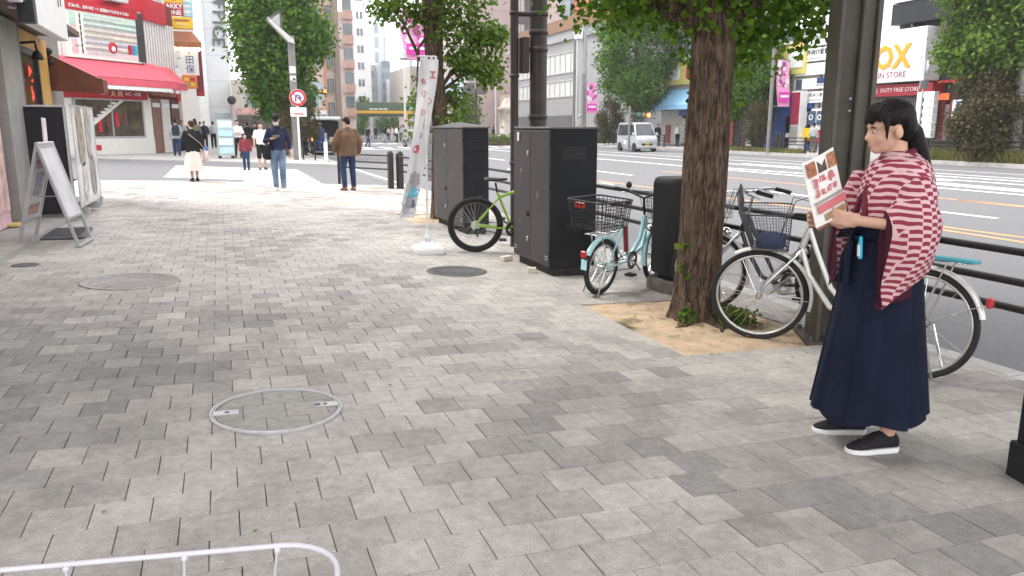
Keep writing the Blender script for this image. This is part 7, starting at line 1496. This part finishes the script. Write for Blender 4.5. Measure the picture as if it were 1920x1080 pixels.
F.px('red_line', 1757, 148, 1860, 153, SIGNR, .2, .15); F.px('entrance', 1757, 158, 1800, 270, mat('entrance_dark', (.03, .03, .03), .3, var=.4), .06, .05); q = F.px('lettered_sign', 1785, 186, 1850, 222, SIGNW, .4, .15); F.ptxt('L', 1797, 198, 17, mat('letter_blue', (.03, .10, .42), .5), .42, q, bold=.04, ext=.01); F.ptxt('DUTY', 1797, 216, 7, MATS['letter_mauve'], .42, q, ext=.005)
F.px('red_lamp_sign', 1760, 175, 1777, 187, mat('lamp_red', (.5, .06, .03), .5, emit=((1, .15, .05), .6)), .3, .1)
for k in range(4): F.px('goods_rack', 1760 + 9 * k, 190 + 6 * (k % 2), 1768 + 9 * k, 262, (mat('goods_r', (.26, .05, .05), .6, var=.5, scale=6), mat('goods_g', (.22, .21, .20), .6, var=.4, scale=6))[k % 2], .2, .1)
F.grid([1 + 2.4 * q for q in range(4)], [7.5, 11], 1.6, 1.8, FRAMEM, GLASS)
# far railing, paired posts and poles
for i, (y0, y1) in enumerate(((18, 27.5), (28.3, 37.4), (38.2, 46.6), (50.5, 60))):
    rail_run(y0, y1, ('black railing on the far kerb under the leafy tree', 'black railing on the far kerb in front of the poster covered shop', 'black railing on the far kerb beside the blue awning shop', 'black railing on the far kerb left of the silver van')[i], 30.5, 30.5, FAR_Z, 'railings on the far kerb', .03, (.85, .66, .47), 1.7, .055)
for i, y in enumerate((37.7, 38.0, 28.0)): 
    c = thing('far_bollard', ('left post of the dark pair on the far kerb by the yellow poster', 'right post of the dark pair on the far kerb by the yellow poster', 'single dark post on the far kerb in front of the store')[i], 'bollard', (30.5, y, FAR_Z)); MB().box((0, 0, .55), (.17, .17, 1.1), 0, bev=.02).build('shaft', MATS['bollard_brown'], c); MB().box((0, 0, 1.12), (.13, .13, .05), 0, bev=.02).build('cap', MATS['bollard_brown'], c)
c = thing('far_pole', 'plain grey steel pole on the far kerb at the right edge', 'pole', (*onX(1905, 250, 30.9)[:2], FAR_Z)); MB().tube([(0, 0, 0), (0, 0, 9)], .2, 14).build('shaft', GPOLE, c); MB().lathe([(.2, 0), (.27, .02), (.27, .3), (.2, .32)], 14).build('foot', GPOLE, c)
c = thing('far_road_sign', 'round road sign seen from behind on a thin pole in front of the store', 'sign', (*onX(1722, 250, 30.7)[:2], FAR_Z)); z = onX(1727, 128, 30.7)[2] - FAR_Z
MB().tube([(0, 0, 0), (0, 0, z + .4)], .045, 8).build('pole', mat('pole_blue_grey', (.42, .46, .52), .5), c); MB().lathe([(.01, 0), (.34, 0), (.34, .03), (.01, .03)], 24, M=Matrix.Translation((.0, -.06, z)) @ Matrix.Rotation(rad(60), 4, 'Z') @ Matrix.Rotation(rad(90), 4, 'X')).build('disc', mat('sign_back_grey', (.40, .42, .44), .5), c); MB().box((-.02, -.05, z - .75), (.5, .04, .36)).build('plate', MATS['sign_back_grey'], c)
# overhead deck of the crossing above the camera, carried by the steel column (it roofs the near pavement)
c = thing('overhead_deck', 'steel girder deck carried high over the near pavement by the dark column', 'bridge', (0, 0, 0))
MB().box((14.5, 1.2, 7.35), (43, 7.0, .3)).build('deck_slab', MATS['dark_concrete'], c)
for y in (-2.0, 1.2, 4.34): MB().box((14.5, y, 7.0), (43, .3, .42), 0, bev=.01).build('girder', GIRD, c)
for x in range(-6, 36, 3): MB().box((x, 1.2, 7.06), (.2, 6.6, .26)).build('cross_beam', GIRD, c)
# ================================================================== VEHICLES AND TROLLEY
def box_car(name, label, cat, loc, rz, L, W_, H_, nose, hood, paint, wheel_r=.28, glass=None, open_back=False, roof_in=.10):
    """side profile lofted across the width: sills, doors, raked screen, tumblehome"""
    c = thing(name, label, cat, loc, rz); G = glass or mat('car_glass', (.035, .042, .048), .06, var=.3, scale=2, spec=.9)
    z0 = .20; belt = H_ * .53; ws = nose                     # x forward; profile listed front to back
    prof = [(L / 2, z0 + .05), (L / 2 + .0, H_ * .34), (L / 2 - .06, hood - .06), (L / 2 - .16, hood), (L / 2 - ws * .35, belt + .02), (L / 2 - ws, H_ - .10), (L / 2 - ws - .16, H_ - .02), (0, H_), (-L / 2 + .30, H_ - .02), (-L / 2 + .10, H_ - .10), (-L / 2 + .03, belt), (-L / 2, H_ * .3), (-L / 2, z0 + .05), (-L / 2 + .1, z0), (L / 2 - .1, z0)]
    def wid(z): return W_ / 2 - (0 if z < belt else roof_in * ((z - belt) / (H_ - belt)) ** 1.2) - (.05 if z < .26 else 0)
    mb = MB(); rings = []
    for f in (-1, -.96, -.6, 0, .6, .96, 1):
        rings.append([(x * (1 - .018 * abs(f) ** 3), f * wid(z), z - (.03 * abs(f) ** 4 if z > belt else 0)) for x, z in prof])
    body = mb.loft(rings, 0, True).build('body', paint, c)
    # windows laid proud of the skin
    def side_pane(x0, x1, rake0=0., rake1=0., nm='side_window'):
        zb, zt = belt + .04, H_ - .17
        for s in (-1, 1):
            yb, yt = s * (wid(zb) + .006), s * (wid(zt) + .004); P = [(x0, yb, zb), (x1, yb, zb), (x1 - rake1, yt, zt), (x0 - rake0, yt, zt)]; P = P if s < 0 else P[::-1]
            MB().add(P + [(q[0], q[1] - s * .02, q[2]) for q in P], [[0, 1, 2, 3], [0, 4, 5, 1], [1, 5, 6, 2], [2, 6, 7, 3], [3, 7, 4, 0]]).build(nm, G, c)
    xf = L / 2 - ws * .42; n = 3; x = -L / 2 + .22
    cuts = [-L / 2 + .22, -L * .16, L * .10, xf]
    for i in range(3): side_pane(cuts[i], cuts[i + 1] - .06, 0, ws * .5 if i == 2 else 0)
    x0, x1 = L / 2 - ws * .38, L / 2 - ws * .97; zb, zt = belt + .05, H_ - .13; e = .015
    MB().add([(x0 + e, -wid(zb) * .90, zb), (x0 + e, wid(zb) * .90, zb), (x1 + e, wid(zt) * .86, zt), (x1 + e, -wid(zt) * .86, zt)], [[0, 1, 2, 3]]).build('windscreen', G, c)
    if not open_back: MB().add([(-L / 2 + .02 - e, wid(belt) * .85, belt + .06), (-L / 2 + .02 - e, -wid(belt) * .85, belt + .06), (-L / 2 + .09 - e, -wid(H_) * .85, H_ - .16), (-L / 2 + .09 - e, wid(H_) * .85, H_ - .16)], [[0, 1, 2, 3]]).build('rear_window', G, c)
    wb = L * .36
    for sx in (-1, 1):
        for s in (-1, 1):
            X = sx * wb + (.0 if sx > 0 else .05); M = Matrix.Translation((X, s * (W_ / 2 - .085), wheel_r)) @ Matrix.Rotation(rad(90), 4, 'X')
            w = MB().lathe([(wheel_r * .55, -.09), (wheel_r * .95, -.09), (wheel_r, -.06), (wheel_r, .06), (wheel_r * .95, .09), (wheel_r * .55, .09)], 28, M=M).build('wheel', TYRE, c); MB().lathe([(.02, -.092), (wheel_r * .3, -.096), (wheel_r * .62, -.088), (wheel_r * .62, .088), (wheel_r * .3, .096), (.02, .092)], 24, M=M).build('hubcap', ALU, w)
            MB().lathe([(wheel_r * 1.02, -.0), (wheel_r * 1.16, .0), (wheel_r * 1.16, .012), (wheel_r * 1.02, .012)], 28, M=Matrix.Translation((X, s * (W_ / 2 + .002) + (.0 if s < 0 else .006), wheel_r)) @ Matrix.Rotation(rad(90), 4, 'X')).build('wheel_arch', BLACKP, c)
    for s in (-1, 1):
        MB().loft([[(L / 2 - .02 + e_, s * (W_ / 2 - .22) + y, hood - .20 + z) for y, z in rrect(0, 0, .15 * k_, .10 * k_, .05)] for e_, k_ in ((0, 1), (.03, .9))]).build('headlight', mat('lamp_clear', (.62, .64, .66), .15, spec=.8), c)
        MB().box((-L / 2 - .005, s * (W_ / 2 - .10), H_ * .42), (.03, .13, .30), 0, bev=.01).build('tail_light', REFR, c)
        MB().box((xf - .05, s * (W_ / 2 + .10), belt + .12), (.10, .16, .20), 0, bev=.03).build('mirror', paint, c)
        for x in (L * .10, -L * .16): MB().box((x, s * (W_ / 2 + .001), (belt + z0) / 2 + .06), (.012, .006, belt - z0 - .1)).build('door_gap', BLACKP, c)
        MB().box((L * .05, s * (W_ / 2 + .012), belt - .10), (.14, .02, .03), 0, bev=.008).build('door_handle', paint, c)
    MB().box((L / 2 + .01, 0, .34), (.06, W_ * .94, .20), 0, bev=.03).build('bumper', paint, c); MB().box((-L / 2 - .01, 0, .34), (.06, W_ * .94, .22), 0, bev=.03).build('bumper', paint, c)
    MB().box((L / 2 + .028, 0, .50), (.03, W_ * .5, .12), 0, bev=.01).build('grille', BLACKP, c)
    return c
SVP = mat('van_silver', (.50, .52, .54), .28, .35, var=.04, coat=.6); BKP = mat('van_black', (.018, .018, .02), .2, var=.05, coat=.6); GYP = mat('car_grey', (.22, .225, .24), .25, .3, var=.04, coat=.6)
c = box_car('kei_van', 'silver boxy delivery van parked across the avenue by the blue awning shop', 'van', (26.6, 47.6, ROAD_Z), rad(-95), 3.4, 1.48, 1.95, .75, 1.02, SVP)
MB().box((1.733, 0, .50), (.02, .34, .17)).build('number_plate', mat('plate_yellow', (.80, .52, .02), .5), c)
lb = MB().box((.1, -.745, .82), (.9, .008, .14)).build('side_lettering', mat('letter_blue_grey', (.25, .30, .38), .5, var=.6, scale=14), c); MB().box((-.3, -.745, .62), (.34, .008, .28)).build('side_notice', SIGNW, c)
c = box_car('black_van', 'black van seen from behind with its tailgate raised and cargo inside', 'van', (6.0, 50.0, ROAD_Z), rad(88), 4.4, 1.75, 2.1, .9, 1.1, BKP, .31, None, True)
MB().box((-2.16, 0, 1.25), (.04, 1.5, 1.45)).build('load_opening', mat('load_dark', (.008, .008, .009), .8), c); MB().box((-2.45, 0, 2.12), (.85, 1.62, .10), M=Matrix.Translation((0, 0, 0)), bev=.04).build('tailgate', BKP, c); MB().box((-2.75, 0, 2.13), (.5, 1.6, .16), 0, bev=.04).build('tailgate_edge', SIGNW, c)
for k, (y, z, a) in enumerate(((-.4, .9, .4), (.15, .85, .35), (.1, 1.15, .3))): MB().box((-2.22, y, z), (.12, a, .28), 0, bev=.01).build('cargo_box', (MATS['carton_card'], SIGNW, MATS['carton_card'])[k], c)
for s in (-1, 1): MB().box((-2.23, s * .80, .95), (.04, .12, .18), 0, bev=.01).build('lit_tail_light', mat('lamp_amber', (.7, .2, .03), .4, emit=((1, .35, .08), 2.5)), c)
c = box_car('grey_hatchback', 'small grey car waiting behind the white flag at the crossing', 'car', (15.0, 62.2, ROAD_Z), rad(98), 3.5, 1.55, 1.5, .95, .95, GYP)
# roll cage trolley wrapped in pale blue
q = onG(425, 297); c = thing('roll_cage', 'tall roll cage trolley wrapped in pale blue film beyond the zebra', 'trolley', (q[0], q[1], gz(q[0])), rad(4))
BF = mat('film_blue', (.42, .62, .70), .35, var=.12, scale=3, spec=.5); mb = MB()
for sx in (-.33, .33):
    for sy in (-.3, .3): mb.tube([(sx, sy, .14), (sx, sy, 1.68)], .016, 8)
for z in (.16, .55, .93, 1.3, 1.67):
    for sy in (-.3, .3): mb.tube([(-.33, sy, z), (.33, sy, z)], .014, 8)
    for sx in (-.33, .33): mb.tube([(sx, -.3, z), (sx, .3, z)], .014, 8)
mb.build('cage', STEEL, c)
for k, z in enumerate((.36, .74, 1.12, 1.48)): MB().box((0, 0, z), (.62, .56, .33), 0, bev=.03).build('wrapped_load', (BF, mat('film_pale', (.60, .70, .74), .35, var=.1, scale=3))[k % 2], c)
MB().box((0, 0, .15), (.68, .62, .03)).build('deck', STEEL, c)
for sx in (-.27, .27):
    for sy in (-.24, .24): MB().lathe([(.02, -.02), (.06, -.018), (.06, .018), (.02, .02)], 14, M=Matrix.Translation((sx, sy, .06)) @ Matrix.Rotation(rad(90), 4, 'X')).build('caster', RUBB, c)
# short white guard post and railing at the corner
c = thing('corner_railing', 'short dark railing with a white end post beside the no turn sign', 'railing', (4.05, 36.9, gz(4)), rad(-60))
for h in (.35, .6, .85): MB().tube([(-.9, 0, h), (.75, 0, h)], .022, 8).build('rail', RAILP, c)
for x in (-.9, .0): MB().tube([(x, 0, 0), (x, 0, .9)], .035, 8).build('post', RAILP, c)
MB().box((.8, 0, .42), (.14, .14, .84), 0, bev=.02).build('end_post', SIGNW, c)
# ================================================================== HAZE over the whole street
hz = MB().box((25, 135, 44.5), (420, 380, 92)).build('haze', []) ; hz['kind'] = 'stuff'
m = bpy.data.materials.new('haze_air'); m.use_nodes = True; t = m.node_tree; t.nodes.remove(t.nodes['Principled BSDF'])
pv_ = t.nodes.new('ShaderNodeVolumePrincipled'); pv_.inputs['Color'].default_value = (.96, .97, 1, 1); pv_.inputs['Density'].default_value = .0007; pv_.inputs['Anisotropy'].default_value = .2
t.links.new(pv_.outputs[0], t.nodes['Material Output'].inputs['Volume']); hz.data.materials.append(m)
